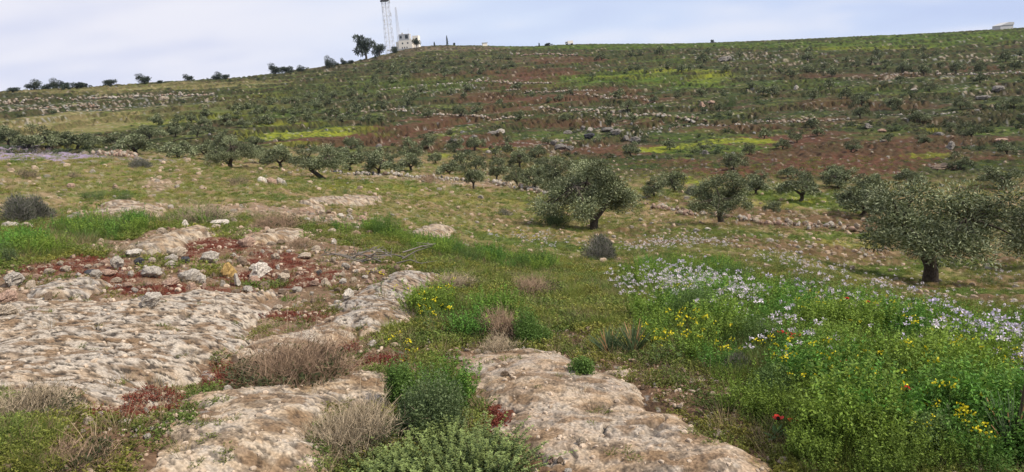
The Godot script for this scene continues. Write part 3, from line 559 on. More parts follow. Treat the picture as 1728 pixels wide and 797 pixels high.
	["boulder", "left boulder of the grey trio on the lower hillside", "boulders on the far hill", 7.67, -114.44, 1.48, 0.72],
	["boulder", "middle boulder of the grey trio on the lower hillside", "boulders on the far hill", 8.26, -110.41, 1.96, 1],
	["boulder", "right boulder of the grey trio on the lower hillside", "boulders on the far hill", 9.62, -108.75, 1.58, 0.68],
	["dark", "dark low boulder left of the three grey blocks", "boulders on the far hill", 14.15, -122.12, 2.37, 0.85],
	["boulder", "first of three joined grey blocks on the hillside", "boulders on the far hill", 19.19, -125.99, 2.44, 0.97],
	["boulder", "second of three joined grey blocks on the hillside", "boulders on the far hill", 20.22, -122.44, 1.98, 0.85],
	["boulder", "third of three joined grey blocks on the hillside", "boulders on the far hill", 21.45, -120.54, 1.95, 1.01],
	["grey", "whitish boulder above the dark low boulder", "boulders on the far hill", 15.71, -134.79, 1.52, 0.94],
	["boulder", "small grey boulder beside the whitish one", "boulders on the far hill", 14.82, -138.39, 1.34, 0.87],
	["boulder", "wide slab boulder above the three joined blocks", "boulders on the far hill", 18.67, -132.8, 2.78, 0.83],
	["boulder", "grey boulder in the grass above the trio", "boulders on the far hill", 11.41, -131.75, 1.7, 0.73],
	["boulder", "big smooth grey boulder on the right hillside", "boulders on the far hill", 54.8, -89.54, 2.34, 0.95],
	["brown", "low wide brownish boulder below the big smooth one", "boulders on the far hill", 42.71, -70.37, 2.66, 0.6],
	["boulder", "flat grey boulder above the big smooth one", "boulders on the far hill", 60.79, -102.18, 2.16, 0.43],
	["boulder", "grey boulder below the upper right olive row", "boulders on the far hill", 111.16, -165.16, 3.45, 1.15],
	["boulder", "long grey boulder on the right terrace", "boulders on the far hill", 99.85, -152.8, 3.69, 0.85],
	["boulder", "large bare grey rock face high on the hill", "boulders on the far hill", 91.26, -300.72, 7.62, 2.06],
	["pink", "pinkish-orange boulder at the end of the terrace wall", "boulders on the far hill", 45.6, -168.68, 2.43, 1.17],
	["pink", "orange rock behind the pinkish boulder", "boulders on the far hill", 49.24, -174.31, 1.96, 0.84],
	["boulder", "pale grey boulder on the lower red field", "boulders on the far hill", -8.26, -119.16, 1.73, 0.75],
	["grey", "small white boulder on the lower red field", "boulders on the far hill", -6.75, -117.45, 1.14, 0.57],
	["boulder", "grey boulder at the end of the stone row", "boulders on the far hill", -2.12, -130.19, 2.09, 0.81],
	["grey", "white boulder at the end of the stone row", "boulders on the far hill", -0.54, -132.64, 1.92, 0.92],
	["boulder", "low grey stone in the lower red field", "boulders on the far hill", -5.07, -124.25, 1.2, 0.52],
	["grey", "white block in the dark red field", "boulders on the far hill", -2.32, -103.02, 1, 0.43],
	["grey", "small white upright stone on the right hillside", "boulders on the far hill", 81.71, -204.8, 1.31, 0.99],
	["grey", "white stone below the upright one", "boulders on the far hill", 79.69, -200.53, 1.6, 0.83],
	["grey", "pale stone amid the right terrace scrub", "boulders on the far hill", 99.57, -177.85, 2, 0.74],
	["grey", "white flake on the right terrace", "boulders on the far hill", 83.64, -129.39, 1.05, 0.36],
	["grey", "white flake on the red field at right", "boulders on the far hill", 52.28, -101.01, 0.82, 0.28],
	["boulder", "grey block below the yellow terrace edge", "boulders on the far hill", -18.25, -107.03, 1.03, 0.74],
	["boulder", "grey boulder under the bright green bank", "boulders on the far hill", 26.16, -95.85, 1.56, 0.61],
	["boulder", "grey boulder in the right middle scrub", "boulders on the far hill", 55.57, -132.48, 1.92, 0.74],
	["cream", "big cream boulder on the stony left slope", "boulders on the far hill", -94.55, -210.07, 2.66, 1.29],
	["grey", "whitish boulder on the stony left slope", "boulders on the far hill", -116.75, -226.21, 2.14, 1.08],
	["grey", "second whitish boulder on the stony left slope", "boulders on the far hill", -109.51, -225.92, 2.14, 0.93],
	["boulder", "rough grey outcrop on the right middle slope", "boulders on the far hill", 58.57, -117.92, 2.1, 0.74],
	["pink", "pinkish outcrop right of the rough grey one", "boulders on the far hill", 58.63, -113.38, 1.84, 0.56],
	["pink", "reddish bare rock at the right edge of the hill", "boulders on the far hill", 63.94, -93.85, 2.29, 0.53],
]
# walls: label, stone size, layers, line x, z, tone, near enough to tell the stones apart
const WALLS := [
	["row of pale fallen terrace stones across the red hillside field, left part", 0.641, 2, [-24.95, -167.61, -16.88, -166.48, -11.23, -160.48, -2.25, -153.73, 6.81, -162.86], "pale", false],
	["long pale terrace wall crossing the middle of the far hill", 0.769, 2, [8, -172.91, 15.16, -168.51, 24.58, -159.89, 31.34, -155.31, 38.9, -144.1], "pale", false],
	["short pale terrace wall above the long one on the far hill", 0.787, 2, [19.72, -207.01, 30.54, -197.3, 39.81, -187.66], "pale", false],
	["broken terrace wall left of the bare pink tree", 0.971, 2, [-8.59, -250.43, 5.11, -244.73, 17.18, -237.8], "pale", false],
	["low rubble line under the red upper field", 0.688, 2, [0.94, -220.41, 14.64, -216.26, 26.99, -218.64], "pale", false],
	["reddish stone terrace just below the ridge", 1.11, 2, [6.94, -351.98, 22.19, -352.45, 36.31, -342.11], "warm", false],
	["grey stone line below the bright green patch", 0.57, 1, [22.66, -174.07, 30.35, -178.21, 38.33, -182.18], "grey", false],
	["tumbled brown stone wall below the right valley olives", 0.271, 3, [8.68, -44.07, 10.05, -38.25, 12.25, -36.31, 15.62, -36.41, 17.78, -35.25], "warm", true],
	["low stone wall in the valley left of the centre olive", 0.336, 3, [-1.42, -64.37, 0.62, -61.76, 2.24, -58.66, 3.23, -55.32], "pale", true],
	["pinkish field wall in the valley under the grey olives", 0.31, 3, [-14.43, -57.48, -11.35, -59.42, -8.05, -63.52, -3.61, -66.6], "grey", true],
	["heap of pinkish stones beside the lilac flowers", 0.462, 4, [-45.12, -81.98, -43.62, -82.22, -35.57, -69.52], "warm", true],
	["pale rocky band along the top of the left slope", 0.91, 2, [-144.27, -216.88, -135.09, -227.34, -120.7, -230.51, -106.63, -231.44, -85.15, -222.75], "pale", false],
	["scattered pale ledge lower on the left slope", 0.774, 2, [-123.45, -184.95, -118.31, -195.79, -105.21, -197.15], "pale", false],
	["stone line under the upper right olive row", 0.821, 2, [109.35, -215.67, 123.84, -216.85, 130.58, -205.49, 140.51, -198.94], "pale", false],
	["grey terrace edge on the right middle hill", 0.428, 1, [71.17, -140.02, 78.07, -132.44, 90.31, -127.21], "grey", false],
	["rubble edge on the right slope above the bright bank", 0.537, 2, [50.3, -141.82, 54.77, -133.16, 61.99, -132.45], "pale", false],
	["stone terrace right of the grey blocks", 0.562, 1, [28.92, -138.19, 38.2, -139.47, 43.77, -132.5], "grey", false],
	["grey stone line across the upper left olive slope", 0.776, 1, [-36.72, -227.41, -26.68, -234.32, -16.19, -245.02, -4.71, -259.01], "grey", false],
	["pale stone edge of the lower left terrace", 0.539, 1, [-36.13, -158.18, -30.49, -169.05, -23.51, -177.49], "pale", false],
]
# olives: style, label, group, x, z, width, height, form, turn
const OLIVES := [
	["near", "large olive tree with forked trunk at the right of the field", "olive trees of the field and valley", 10.7, -18.13, 4.45, 3.42, 0, 0],
	["near", "dense olive tree behind the forked one, cut by the right frame edge", "olive trees of the field and valley", 16.54, -22.36, 2.69, 2.63, 1, 5.78],
	["near", "dark bushy olive with a single trunk in the centre of the field", "olive trees of the field and valley", 3.36, -28.84, 4.59, 3.62, 1, 2.53],
	["near", "grey olive directly behind the left side of the centre olive", "olive trees of the field and valley", 3.84, -46.78, 5.04, 3.76, 2, 5.93],
	["near", "round olive with spreading trunk right of the centre one", "olive trees of the field and valley", 9.33, -31.72, 3.39, 2.75, 2, 2.66],
	["near", "leaning olive with a bare slanted trunk on the left bank", "olive trees of the field and valley", -12.38, -47.92, 4.03, 2.77, 3, 0],
	["near", "darkest round olive on the left bank", "olive trees of the field and valley", -21.32, -56.73, 4.5, 3.46, 1, 6.25],
	["mid", "small upright olive in the valley left of the centre", "olive trees of the field and valley", -2.72, -57.96, 2.35, 3.06, 9, 3.65],
	["mid", "small dark olive between the centre olive and the round one", "olive trees of the field and valley", 12.96, -56.8, 2.54, 2.32, 1, 0.89],
	["mid", "open olive with low forking limbs behind the stone wall", "olive trees of the field and valley", 20.45, -50.44, 3.72, 2.48, 3, 1.03],
	["mid", "olive with a slanted trunk right of the open forking one", "olive trees of the field and valley", 27.43, -59.64, 3.89, 2.2, 7, 4],
	["mid", "bushy olive left of the forked foreground olive", "olive trees of the field and valley", 20.84, -42.41, 4.15, 2.71, 6, 0.56],
	["mid", "low olive tucked against the left side of the forked one", "olive trees of the field and valley", 21.44, -40.52, 2.51, 2.09, 0, 5.34],
	["mid", "small dark sapling beside the round olive", "olive trees of the field and valley", 16.21, -44.22, 1.27, 1, 7, 1.2],
	["mid", "pale olive above the crown of the right foreground tree", "olive trees of the field and valley", 37.6, -54.84, 3.93, 2.14, 11, 2.34],
	["mid", "thin pale olive on the red field at right", "olive trees of the field and valley", 34.53, -62.06, 2.66, 2.03, 0, 5.28],
	["mid", "wide low olive beside the stone heap", "olive trees of the field and valley", -41.3, -82.54, 5.91, 2.8, 8, 2.67],
	["mid", "grey olive left of the darkest round one", "olive trees of the field and valley", -32.51, -73.22, 4.23, 2.49, 4, 0.45],
	["mid", "olive half hidden by the left side of the darkest one", "olive trees of the field and valley", -29.25, -72.33, 3.61, 2.6, 0, 3.23],
	["mid", "grey olive right of the darkest round one", "olive trees of the field and valley", -22.5, -67.45, 3.04, 2.43, 6, 5.59],
	["mid", "dense olive behind the leaning olive", "olive trees of the field and valley", -18.53, -60.32, 3.38, 2.54, 1, 2.75],
	["mid", "grey olive just right of the leaning olive", "olive trees of the field and valley", -13.82, -64.45, 3.88, 2.46, 10, 6],
	["mid", "broad grey olive in the middle valley row", "olive trees of the field and valley", -11.25, -64.45, 3.89, 2.47, 2, 5.68],
	["mid", "olive above the brown thorn bush in the valley", "olive trees of the field and valley", -9.58, -72.91, 3.52, 2.2, 2, 2.38],
	["mid", "olive right of the brown thorn bush in the valley", "olive trees of the field and valley", -5.62, -72.31, 3.2, 2.19, 0, 2.78],
	["mid", "pale olive right of the small upright one", "olive trees of the field and valley", -0.93, -67.45, 2.45, 2.46, 9, 4.24],
	["mid", "pale thin olive at the low valley wall", "olive trees of the field and valley", 0.77, -64.38, 2.22, 2.22, 9, 1.23],
	["mid", "olive at the end of the low valley wall", "olive trees of the field and valley", 2.3, -59.88, 2.67, 2.68, 1, 3.41],
	["mid", "olive at the right flank of the centre olive", "olive trees of the field and valley", 10.33, -51.24, 2.09, 1.78, 8, 2.89],
	["mid", "olive behind the right side of the round one", "olive trees of the field and valley", 18.75, -54.85, 2.57, 1.91, 8, 5.71],
	["mid", "first olive of the dark left row, at the left edge", "olive trees of the field and valley", -70.12, -105.12, 4.58, 3.54, 2, 6.12],
	["mid", "second olive of the dark left row", "olive trees of the field and valley", -65.39, -102.06, 5.25, 3.85, 9, 3.89],
	["mid", "third olive of the dark left row", "olive trees of the field and valley", -63.92, -104.99, 4.99, 3.54, 0, 4.54],
	["mid", "fourth olive of the dark left row, with open stems", "olive trees of the field and valley", -61.15, -106.25, 5.89, 3.38, 5, 3.83],
	["mid", "last small olive of the dark left row", "olive trees of the field and valley", -60.98, -109.81, 3.7, 2.62, 4, 3.55],
	["mid", "olive standing on the slope above the stone heap", "olive trees of the field and valley", -56.45, -118.26, 5.15, 3.52, 6, 5.98],
	["mid", "rounded grey olive below the bright green bank", "olive trees of the field and valley", 24.01, -76.62, 2.95, 2.49, 7, 4.12],
	["mid", "low olive between the left row and the slope", "olive trees of the field and valley", -60.19, -115.1, 5.01, 2.29, 2, 1.88],
	["far", "olive tree in the row on the upper right red terrace, first from the left", "olive trees on the far hill", 92.96, -246.36, 3.53, 2.65, 10, 0.17],
	["far", "olive tree in the row on the upper right red terrace, second from the left", "olive trees on the far hill", 92.63, -237.93, 3.03, 2.1, 10, 4.65],
	["far", "olive tree in the row on the upper right red terrace, third from the left", "olive trees on the far hill", 92.21, -233.97, 2.61, 2.3, 2, 4.15],
	["far", "olive tree in the row on the upper right red terrace, fourth from the left", "olive trees on the far hill", 100.83, -244.46, 3.5, 2.67, 9, 5.92],
	["far", "olive tree in the row on the upper right red terrace, fifth from the left", "olive trees on the far hill", 101.39, -241.6, 3.46, 2.62, 3, 3.55],
	["far", "olive tree in the row on the upper right red terrace, sixth from the left", "olive trees on the far hill", 111.1, -254.6, 3.24, 2.5, 1, 1.43],
	["far", "olive tree in the row on the upper right red terrace, seventh from the left", "olive trees on the far hill", 102.29, -228.9, 3.65, 3.61, 3, 3.44],
	["far", "olive tree in the row on the upper right red terrace, eighth from the left", "olive trees on the far hill", 118.34, -246.8, 3.93, 2.6, 4, 4.08],
	["far", "olive tree in the row on the upper right red terrace, ninth from the left", "olive trees on the far hill", 127.27, -254.46, 4.05, 2.8, 10, 1.58],
	["far", "olive tree in the row on the upper right red terrace, tenth from the left", "olive trees on the far hill", 122.93, -236.99, 4.15, 3.35, 8, 2.88],
	["mid", "olive tree in the row on the upper right red terrace, eleventh from the left", "olive trees on the far hill", 119.59, -220.91, 4.93, 4.07, 11, 0.71],
	["far", "olive tree in the row on the upper right red terrace, twelfth from the left", "olive trees on the far hill", 123.78, -226.34, 4.33, 3.53, 9, 3.56],
	["far", "olive tree in the row on the upper right red terrace, 13th from the left", "olive trees on the far hill", 120.98, -211.82, 4.4, 4.15, 10, 0.46],
	["far", "olive tree in the row on the upper right red terrace, 14th from the left", "olive trees on the far hill", 134.14, -226.09, 3.24, 2.55, 8, 3.46],
	["mid", "olive tree in the row on the upper right red terrace, 15th from the left", "olive trees on the far hill", 131.8, -214.24, 4.79, 4.27, 1, 3.94],
	["mid", "olive tree in the row on the upper right red terrace, 16th from the left", "olive trees on the far hill", 135.12, -208.71, 4.67, 4.6, 8, 0.64],
	["far", "olive tree in the row on the upper right red terrace, 17th from the left", "olive trees on the far hill", 143.43, -211.87, 2.71, 2.53, 6, 3.42],
	["far", "olive tree in the row on the upper right red terrace, 18th from the left", "olive trees on the far hill", 146.3, -210.61, 4.04, 3.99, 3, 3.54],
	["far", "olive tree in the loose row behind the bright green patch, first from the left", "olive trees on the far hill", 31.28, -251.85, 2.8, 2.56, 2, 2.34],
	["far", "olive tree in the loose row behind the bright green patch, second from the left", "olive trees on the far hill", 45.07, -266.72, 2.54, 2.17, 6, 1.49],
	["far", "olive tree in the loose row behind the bright green patch, third from the left", "olive trees on the far hill", 49.29, -278.33, 2.65, 2.01, 0, 4.41],
	["far", "olive tree in the loose row behind the bright green patch, fourth from the left", "olive trees on the far hill", 50.38, -271.26, 3.01, 2.96, 7, 1.88],
	["far", "olive tree in the loose row behind the bright green patch, fifth from the left", "olive trees on the far hill", 52.8, -268.34, 2.77, 2.46, 6, 5.71],
	["far", "olive tree in the loose row behind the bright green patch, sixth from the left", "olive trees on the far hill", 58.05, -270.91, 3.01, 1.96, 3, 3.54],
	["far", "olive tree in the loose row behind the bright green patch, seventh from the left", "olive trees on the far hill", 62.97, -278.28, 3.53, 3.42, 5, 1.06],
	["far", "olive tree in the loose row behind the bright green patch, eighth from the left", "olive trees on the far hill", 63.97, -262.61, 3.75, 3.39, 5, 5.05],
	["far", "olive tree in the loose row behind the bright green patch, ninth from the left", "olive trees on the far hill", 68.51, -267.24, 3.18, 2.86, 0, 5.18],
	["far", "olive tree in the loose row behind the bright green patch, tenth from the left", "olive trees on the far hill", 75.57, -278.28, 3.53, 2.35, 5, 3.22],
	["far", "olive tree in the loose row behind the bright green patch, eleventh from the left", "olive trees on the far hill", 78.78, -259.11, 3.7, 3.04, 5, 4.53],
	["far", "olive tree among the right middle terraces, first from the left", "olive trees on the far hill", 70.31, -207.49, 2.98, 1.9, 9, 2.22],
	["far", "olive tree among the right middle terraces, second from the left", "olive trees on the far hill", 67.62, -191.42, 3.37, 2.54, 5, 5.04],
	["far", "olive tree among the right middle terraces, third from the left", "olive trees on the far hill", 73.87, -201.33, 3.22, 2.13, 10, 1.52],
	["far", "olive tree among the right middle terraces, fourth from the left", "olive trees on the far hill", 70.05, -189.67, 3.64, 2.75, 11, 2.81],
	["far", "olive tree among the right middle terraces, fifth from the left", "olive trees on the far hill", 52.2, -124.45, 2.62, 2.46, 9, 2.76],
	["far", "olive tree among the right middle terraces, sixth from the left", "olive trees on the far hill", 71.79, -170.61, 3.56, 3.28, 7, 0.69],
	["far", "olive tree among the right middle terraces, seventh from the left", "olive trees on the far hill", 84.89, -191.56, 3.37, 3.12, 2, 0.94],
	["far", "olive tree among the right middle terraces, eighth from the left", "olive trees on the far hill", 78.39, -167.68, 3.23, 3.15, 10, 4.2],
	["mid", "olive tree among the right middle terraces, ninth from the left", "olive trees on the far hill", 64.89, -133.58, 3.88, 3.64, 9, 5.5],
	["mid", "olive tree among the right middle terraces, tenth from the left", "olive trees on the far hill", 77.29, -158.46, 4.33, 3.57, 11, 4.78],
	["mid", "olive tree among the right middle terraces, eleventh from the left", "olive trees on the far hill", 77.53, -146.07, 4.47, 3.23, 7, 0.09],
	["far", "olive tree among the right middle terraces, twelfth from the left", "olive trees on the far hill", 104.24, -193.24, 3.71, 2.78, 2, 3.06],
	["mid", "olive tree among the right middle terraces, 13th from the left", "olive trees on the far hill", 69.99, -123.41, 3.59, 2.89, 0, 5.03],
	["mid", "olive tree among the right middle terraces, 14th from the left", "olive trees on the far hill", 100.58, -173.38, 4.17, 2.64, 2, 3.9],
	["mid", "olive tree among the right middle terraces, 15th from the left", "olive trees on the far hill", 68.91, -112.84, 2.74, 2.37, 9, 2.47],
	["mid", "olive tree among the right middle terraces, 16th from the left", "olive trees on the far hill", 84.81, -136.04, 3.73, 2.99, 2, 4.35],
	["mid", "olive tree among the right middle terraces, 17th from the left", "olive trees on the far hill", 64.04, -100.07, 3.25, 2.57, 3, 5.48],
	["far", "olive tree among the right middle terraces, 18th from the left", "olive trees on the far hill", 117.87, -181.82, 3.79, 3.23, 1, 2.27],
	["far", "olive tree among the right middle terraces, 19th from the left", "olive trees on the far hill", 91.34, -134.6, 2.83, 2.32, 4, 5.61],
	["mid", "olive tree among the right middle terraces, 20th from the left", "olive trees on the far hill", 95.38, -136.97, 3.1, 2.61, 0, 1.33],
	["mid", "olive tree on the lower right red slope, first from the left", "olive trees on the far hill", 31.23, -93.48, 2.13, 1.98, 11, 2.94],
	["far", "olive tree on the lower right red slope, second from the left", "olive trees on the far hill", 41.06, -115.8, 2.44, 2.05, 6, 5.89],
	["mid", "olive tree on the lower right red slope, third from the left", "olive trees on the far hill", 37.44, -98.37, 2.56, 1.89, 5, 3.64],
	["mid", "olive tree on the lower right red slope, fourth from the left", "olive trees on the far hill", 26.59, -68.68, 2.03, 1.51, 0, 1.56],
	["mid", "olive tree on the lower right red slope, fifth from the left", "olive trees on the far hill", 43.1, -107.93, 2.63, 2.5, 9, 0.28],
	["far", "olive tree on the lower right red slope, sixth from the left", "olive trees on the far hill", 48.59, -113.6, 2.21, 1.49, 10, 0.9],
	["mid", "olive tree on the lower right red slope, seventh from the left", "olive trees on the far hill", 30.67, -67.7, 2.22, 1.7, 1, 3.14],
	["mid", "olive tree on the lower right red slope, eighth from the left", "olive trees on the far hill", 43.54, -91.59, 2.54, 1.83, 9, 3.6],
	["far", "olive tree on the lower right red slope, ninth from the left", "olive trees on the far hill", 52.14, -99.17, 1.94, 1.63, 2, 6.23],
	["mid", "olive tree on the lower right red slope, tenth from the left", "olive trees on the far hill", 54.79, -95.3, 2.33, 1.47, 8, 5.67],
	["mid", "olive tree on the lower right red slope, eleventh from the left", "olive trees on the far hill", 43.42, -69.17, 2.84, 1.86, 3, 4.86],
	["mid", "olive tree on the lower right red slope, twelfth from the left", "olive trees on the far hill", 54.35, -78.66, 2.32, 1.99, 10, 0.62],
	["far", "olive tree on the broad left olive slope, first from the left", "olive trees on the far hill", -67.25, -145.58, 3.1, 2.56, 5, 4.42],
	["far", "olive tree on the broad left olive slope, second from the left", "olive trees on the far hill", -58.71, -132.94, 2.83, 2.22, 2, 5.1],
	["mid", "olive tree on the broad left olive slope, third from the left", "olive trees on the far hill", -53.92, -122.02, 2.85, 2.52, 10, 4.25],
	["far", "olive tree on the broad left olive slope, fourth from the left", "olive trees on the far hill", -64.45, -147.65, 2.97, 2.02, 5, 0.74],
	["far", "olive tree on the broad left olive slope, fifth from the left", "olive trees on the far hill", -55.04, -130.63, 2.26, 1.94, 4, 5.25],
	["far", "olive tree on the broad left olive slope, sixth from the left", "olive trees on the far hill", -59.93, -143.54, 2.28, 1.97, 10, 1.56],
	["mid", "olive tree on the broad left olive slope, seventh from the left", "olive trees on the far hill", -47.79, -115.46, 2.78, 2.35, 3, 2.32],
	["mid", "olive tree on the broad left olive slope, eighth from the left", "olive trees on the far hill", -55.81, -139.33, 3.15, 2.97, 10, 1.61],
	["far", "olive tree on the broad left olive slope, ninth from the left", "olive trees on the far hill", -62.1, -156.11, 3.07, 2.86, 9, 2.86],
	["far", "olive tree on the broad left olive slope, tenth from the left", "olive trees on the far hill", -51.61, -128.72, 1.69, 1.48, 9, 0.29],
	["far", "olive tree on the broad left olive slope, eleventh from the left", "olive trees on the far hill", -48.25, -122.61, 1.76, 1.69, 9, 3.36],
	["far", "olive tree on the broad left olive slope, twelfth from the left", "olive trees on the far hill", -42.78, -111.27, 2.22, 1.99, 4, 0.18],
	["far", "olive tree on the broad left olive slope, 13th from the left", "olive trees on the far hill", -46.29, -123.24, 1.56, 1.44, 2, 0.54],
	["far", "olive tree on the broad left olive slope, 14th from the left", "olive trees on the far hill", -54.02, -145.78, 2.84, 2.03, 2, 1.44],
	["far", "olive tree on the broad left olive slope, 15th from the left", "olive trees on the far hill", -50.38, -137.15, 2.07, 1.49, 11, 4.93],
	["far", "olive tree on the broad left olive slope, 16th from the left", "olive trees on the far hill", -42, -113.81, 1.53, 1.08, 0, 0.72],
	["far", "olive tree on the broad left olive slope, 17th from the left", "olive trees on the far hill", -37.43, -102.76, 1.56, 1.52, 3, 0.93],
	["far", "olive tree on the broad left olive slope, 18th from the left", "olive trees on the far hill", -56.93, -161.03, 3.24, 2.42, 8, 2.19],
	["far", "olive tree on the broad left olive slope, 19th from the left", "olive trees on the far hill", -53.13, -150.06, 1.86, 1.36, 11, 3.01],
	["mid", "olive tree on the broad left olive slope, 20th from the left", "olive trees on the far hill", -47.57, -136.08, 2.97, 2.13, 0, 5.82],
	["far", "olive tree on the broad left olive slope, 21st from the left", "olive trees on the far hill", -57.86, -171.72, 2.91, 2.1, 4, 0.57],
	["far", "olive tree on the broad left olive slope, 22nd from the left", "olive trees on the far hill", -46.82, -141.03, 1.97, 1.69, 11, 6.11],
	["mid", "olive tree on the broad left olive slope, 23rd from the left", "olive trees on the far hill", -34.39, -102.07, 2.75, 1.85, 11, 2.06],
	["far", "olive tree on the broad left olive slope, 24th from the left", "olive trees on the far hill", -49.62, -150.97, 2.38, 1.93, 2, 1.18],
	["far", "olive tree on the broad left olive slope, 25th from the left", "olive trees on the far hill", -51.24, -161.06, 2.13, 2.07, 8, 5.06],
	["far", "olive tree on the broad left olive slope, 26th from the left", "olive trees on the far hill", -44.33, -140.67, 2.87, 2.6, 11, 2.66],
	["far", "olive tree on the broad left olive slope, 27th from the left", "olive trees on the far hill", -54.9, -178.97, 2.88, 2.11, 0, 1.44],
	["far", "olive tree on the broad left olive slope, 28th from the left", "olive trees on the far hill", -48.43, -159.25, 1.9, 1.76, 7, 0.59],
	["far", "olive tree on the broad left olive slope, 29th from the left", "olive trees on the far hill", -45.53, -155.59, 2.24, 1.89, 3, 4.99],
	["far", "olive tree on the broad left olive slope, 30th from the left", "olive trees on the far hill", -51.39, -177.39, 2.5, 1.98, 7, 4.97],
	["far", "olive tree on the broad left olive slope, 31st from the left", "olive trees on the far hill", -52.82, -188.98, 2.57, 1.82, 1, 5.18],
	["far", "olive tree on the broad left olive slope, 32nd from the left", "olive trees on the far hill", -38.68, -136.64, 2.6, 2.08, 6, 0.87],
	["far", "olive tree on the broad left olive slope, 33rd from the left", "olive trees on the far hill", -42.7, -153.72, 2.58, 1.79, 9, 1.36],
	["far", "olive tree on the broad left olive slope, 34th from the left", "olive trees on the far hill", -46.65, -169.85, 2.83, 2.66, 7, 1.51],
	["far", "olive tree on the broad left olive slope, 35th from the left", "olive trees on the far hill", -55.02, -205.47, 1.68, 1.21, 6, 3.28],
	["far", "olive tree on the broad left olive slope, 36th from the left", "olive trees on the far hill", -42.24, -159.8, 2.16, 1.61, 0, 0.19],
	["far", "olive tree on the broad left olive slope, 37th from the left", "olive trees on the far hill", -36.94, -140.81, 2.44, 2.18, 3, 3.22],
	["far", "olive tree on the broad left olive slope, 38th from the left", "olive trees on the far hill", -50.66, -196.81, 2.15, 1.5, 11, 4.34],
	["far", "olive tree on the broad left olive slope, 39th from the left", "olive trees on the far hill", -39.71, -152.61, 2.08, 1.77, 2, 1.29],
	["far", "olive tree on the broad left olive slope, 40th from the left", "olive trees on the far hill", -53.9, -210.4, 2.09, 1.54, 10, 5.64],
	["far", "olive tree on the broad left olive slope, 41st from the left", "olive trees on the far hill", -46.14, -181.15, 2.01, 1.35, 0, 1.42],
	["far", "olive tree on the broad left olive slope, 42nd from the left", "olive trees on the far hill", -40.47, -165.16, 3.06, 2.8, 11, 4.5],
	["far", "olive tree on the broad left olive slope, 43rd from the left", "olive trees on the far hill", -44.77, -185.08, 2.86, 2.81, 4, 2.49],
	["far", "olive tree on the broad left olive slope, 44th from the left", "olive trees on the far hill", -48.56, -202.65, 2.66, 2.18, 4, 0.35],
	["far", "olive tree on the broad left olive slope, 45th from the left", "olive trees on the far hill", -53.27, -224.98, 3.28, 2.79, 1, 1.84],
	["far", "olive tree on the broad left olive slope, 46th from the left", "olive trees on the far hill", -36.42, -151.69, 1.7, 1.26, 3, 0.95],
	["far", "olive tree on the broad left olive slope, 47th from the left", "olive trees on the far hill", -41.35, -180.05, 1.98, 1.93, 3, 2.9],
	["far", "olive tree on the broad left olive slope, 48th from the left", "olive trees on the far hill", -33.7, -145.41, 1.89, 1.31, 1, 4.93],
	["far", "olive tree on the broad left olive slope, 49th from the left", "olive trees on the far hill", -44.94, -202.18, 2.74, 2.44, 5, 4.31],
	["far", "olive tree on the broad left olive slope, 50th from the left", "olive trees on the far hill", -35.03, -156.67, 3.12, 2.5, 4, 4.87],
	["far", "olive tree on the broad left olive slope, 51st from the left", "olive trees on the far hill", -31.21, -144.56, 2.39, 1.58, 1, 3.92],
	["far", "olive tree on the broad left olive slope, 52nd from the left", "olive trees on the far hill", -32.98, -158.59, 1.68, 1.32, 1, 1.59],
	["far", "olive tree on the broad left olive slope, 53rd from the left", "olive trees on the far hill", -46.09, -226.27, 1.7, 1.49, 3, 2.82],
	["far", "olive tree on the broad left olive slope, 54th from the left", "olive trees on the far hill", -30.12, -148.09, 1.7, 1.6, 11, 2.63],
	["far", "olive tree on the broad left olive slope, 55th from the left", "olive trees on the far hill", -41.16, -206.72, 3.24, 2.88, 8, 2.81],
	["far", "olive tree on the broad left olive slope, 56th from the left", "olive trees on the far hill", -47.31, -239.56, 2.11, 2.05, 5, 3.89],
	["far", "olive tree on the broad left olive slope, 57th from the left", "olive trees on the far hill", -37.29, -187.82, 2.66, 1.75, 7, 0.55],
	["far", "olive tree on the broad left olive slope, 58th from the left", "olive trees on the far hill", -33.72, -170.28, 2.34, 2.27, 2, 0.23],
	["far", "olive tree on the broad left olive slope, 59th from the left", "olive trees on the far hill", -30.82, -158.89, 3.3, 3.28, 8, 0.81],
	["far", "olive tree on the broad left olive slope, 60th from the left", "olive trees on the far hill", -37.47, -199.82, 2.58, 2.06, 9, 0.22],
	["far", "olive tree on the broad left olive slope, 61st from the left", "olive trees on the far hill", -31.81, -171.33, 2.17, 1.88, 10, 4.84],
	["far", "olive tree on the broad left olive slope, 62nd from the left", "olive trees on the far hill", -39.16, -216.92, 2.18, 1.72, 1, 0.91],
	["far", "olive tree on the broad left olive slope, 63rd from the left", "olive trees on the far hill", -40.92, -231.88, 1.96, 1.73, 11, 6.05],
	["far", "olive tree on the broad left olive slope, 64th from the left", "olive trees on the far hill", -32.28, -181.63, 1.76, 1.13, 4, 5.71],
	["far", "olive tree on the broad left olive slope, 65th from the left", "olive trees on the far hill", -26.67, -148.45, 1.85, 1.62, 8, 0.67],
	["far", "olive tree on the broad left olive slope, 66th from the left", "olive trees on the far hill", -35.28, -202.65, 2.02, 1.31, 2, 5.14],
	["far", "olive tree on the broad left olive slope, 67th from the left", "olive trees on the far hill", -40.68, -245.4, 3.4, 2.88, 6, 1.06],
	["far", "olive tree on the broad left olive slope, 68th from the left", "olive trees on the far hill", -33.06, -203.97, 2.88, 1.98, 6, 4.45],
	["far", "olive tree on the broad left olive slope, 69th from the left", "olive trees on the far hill", -24.54, -148.66, 2.64, 2, 3, 2.88],
	["far", "olive tree on the broad left olive slope, 70th from the left", "olive trees on the far hill", -28.43, -177.84, 3.33, 2.77, 1, 1.63],
	["far", "olive tree in the grey band under the tower, first from the left", "olive trees on the far hill", -54.26, -285.21, 2.94, 2.23, 6, 2.04],
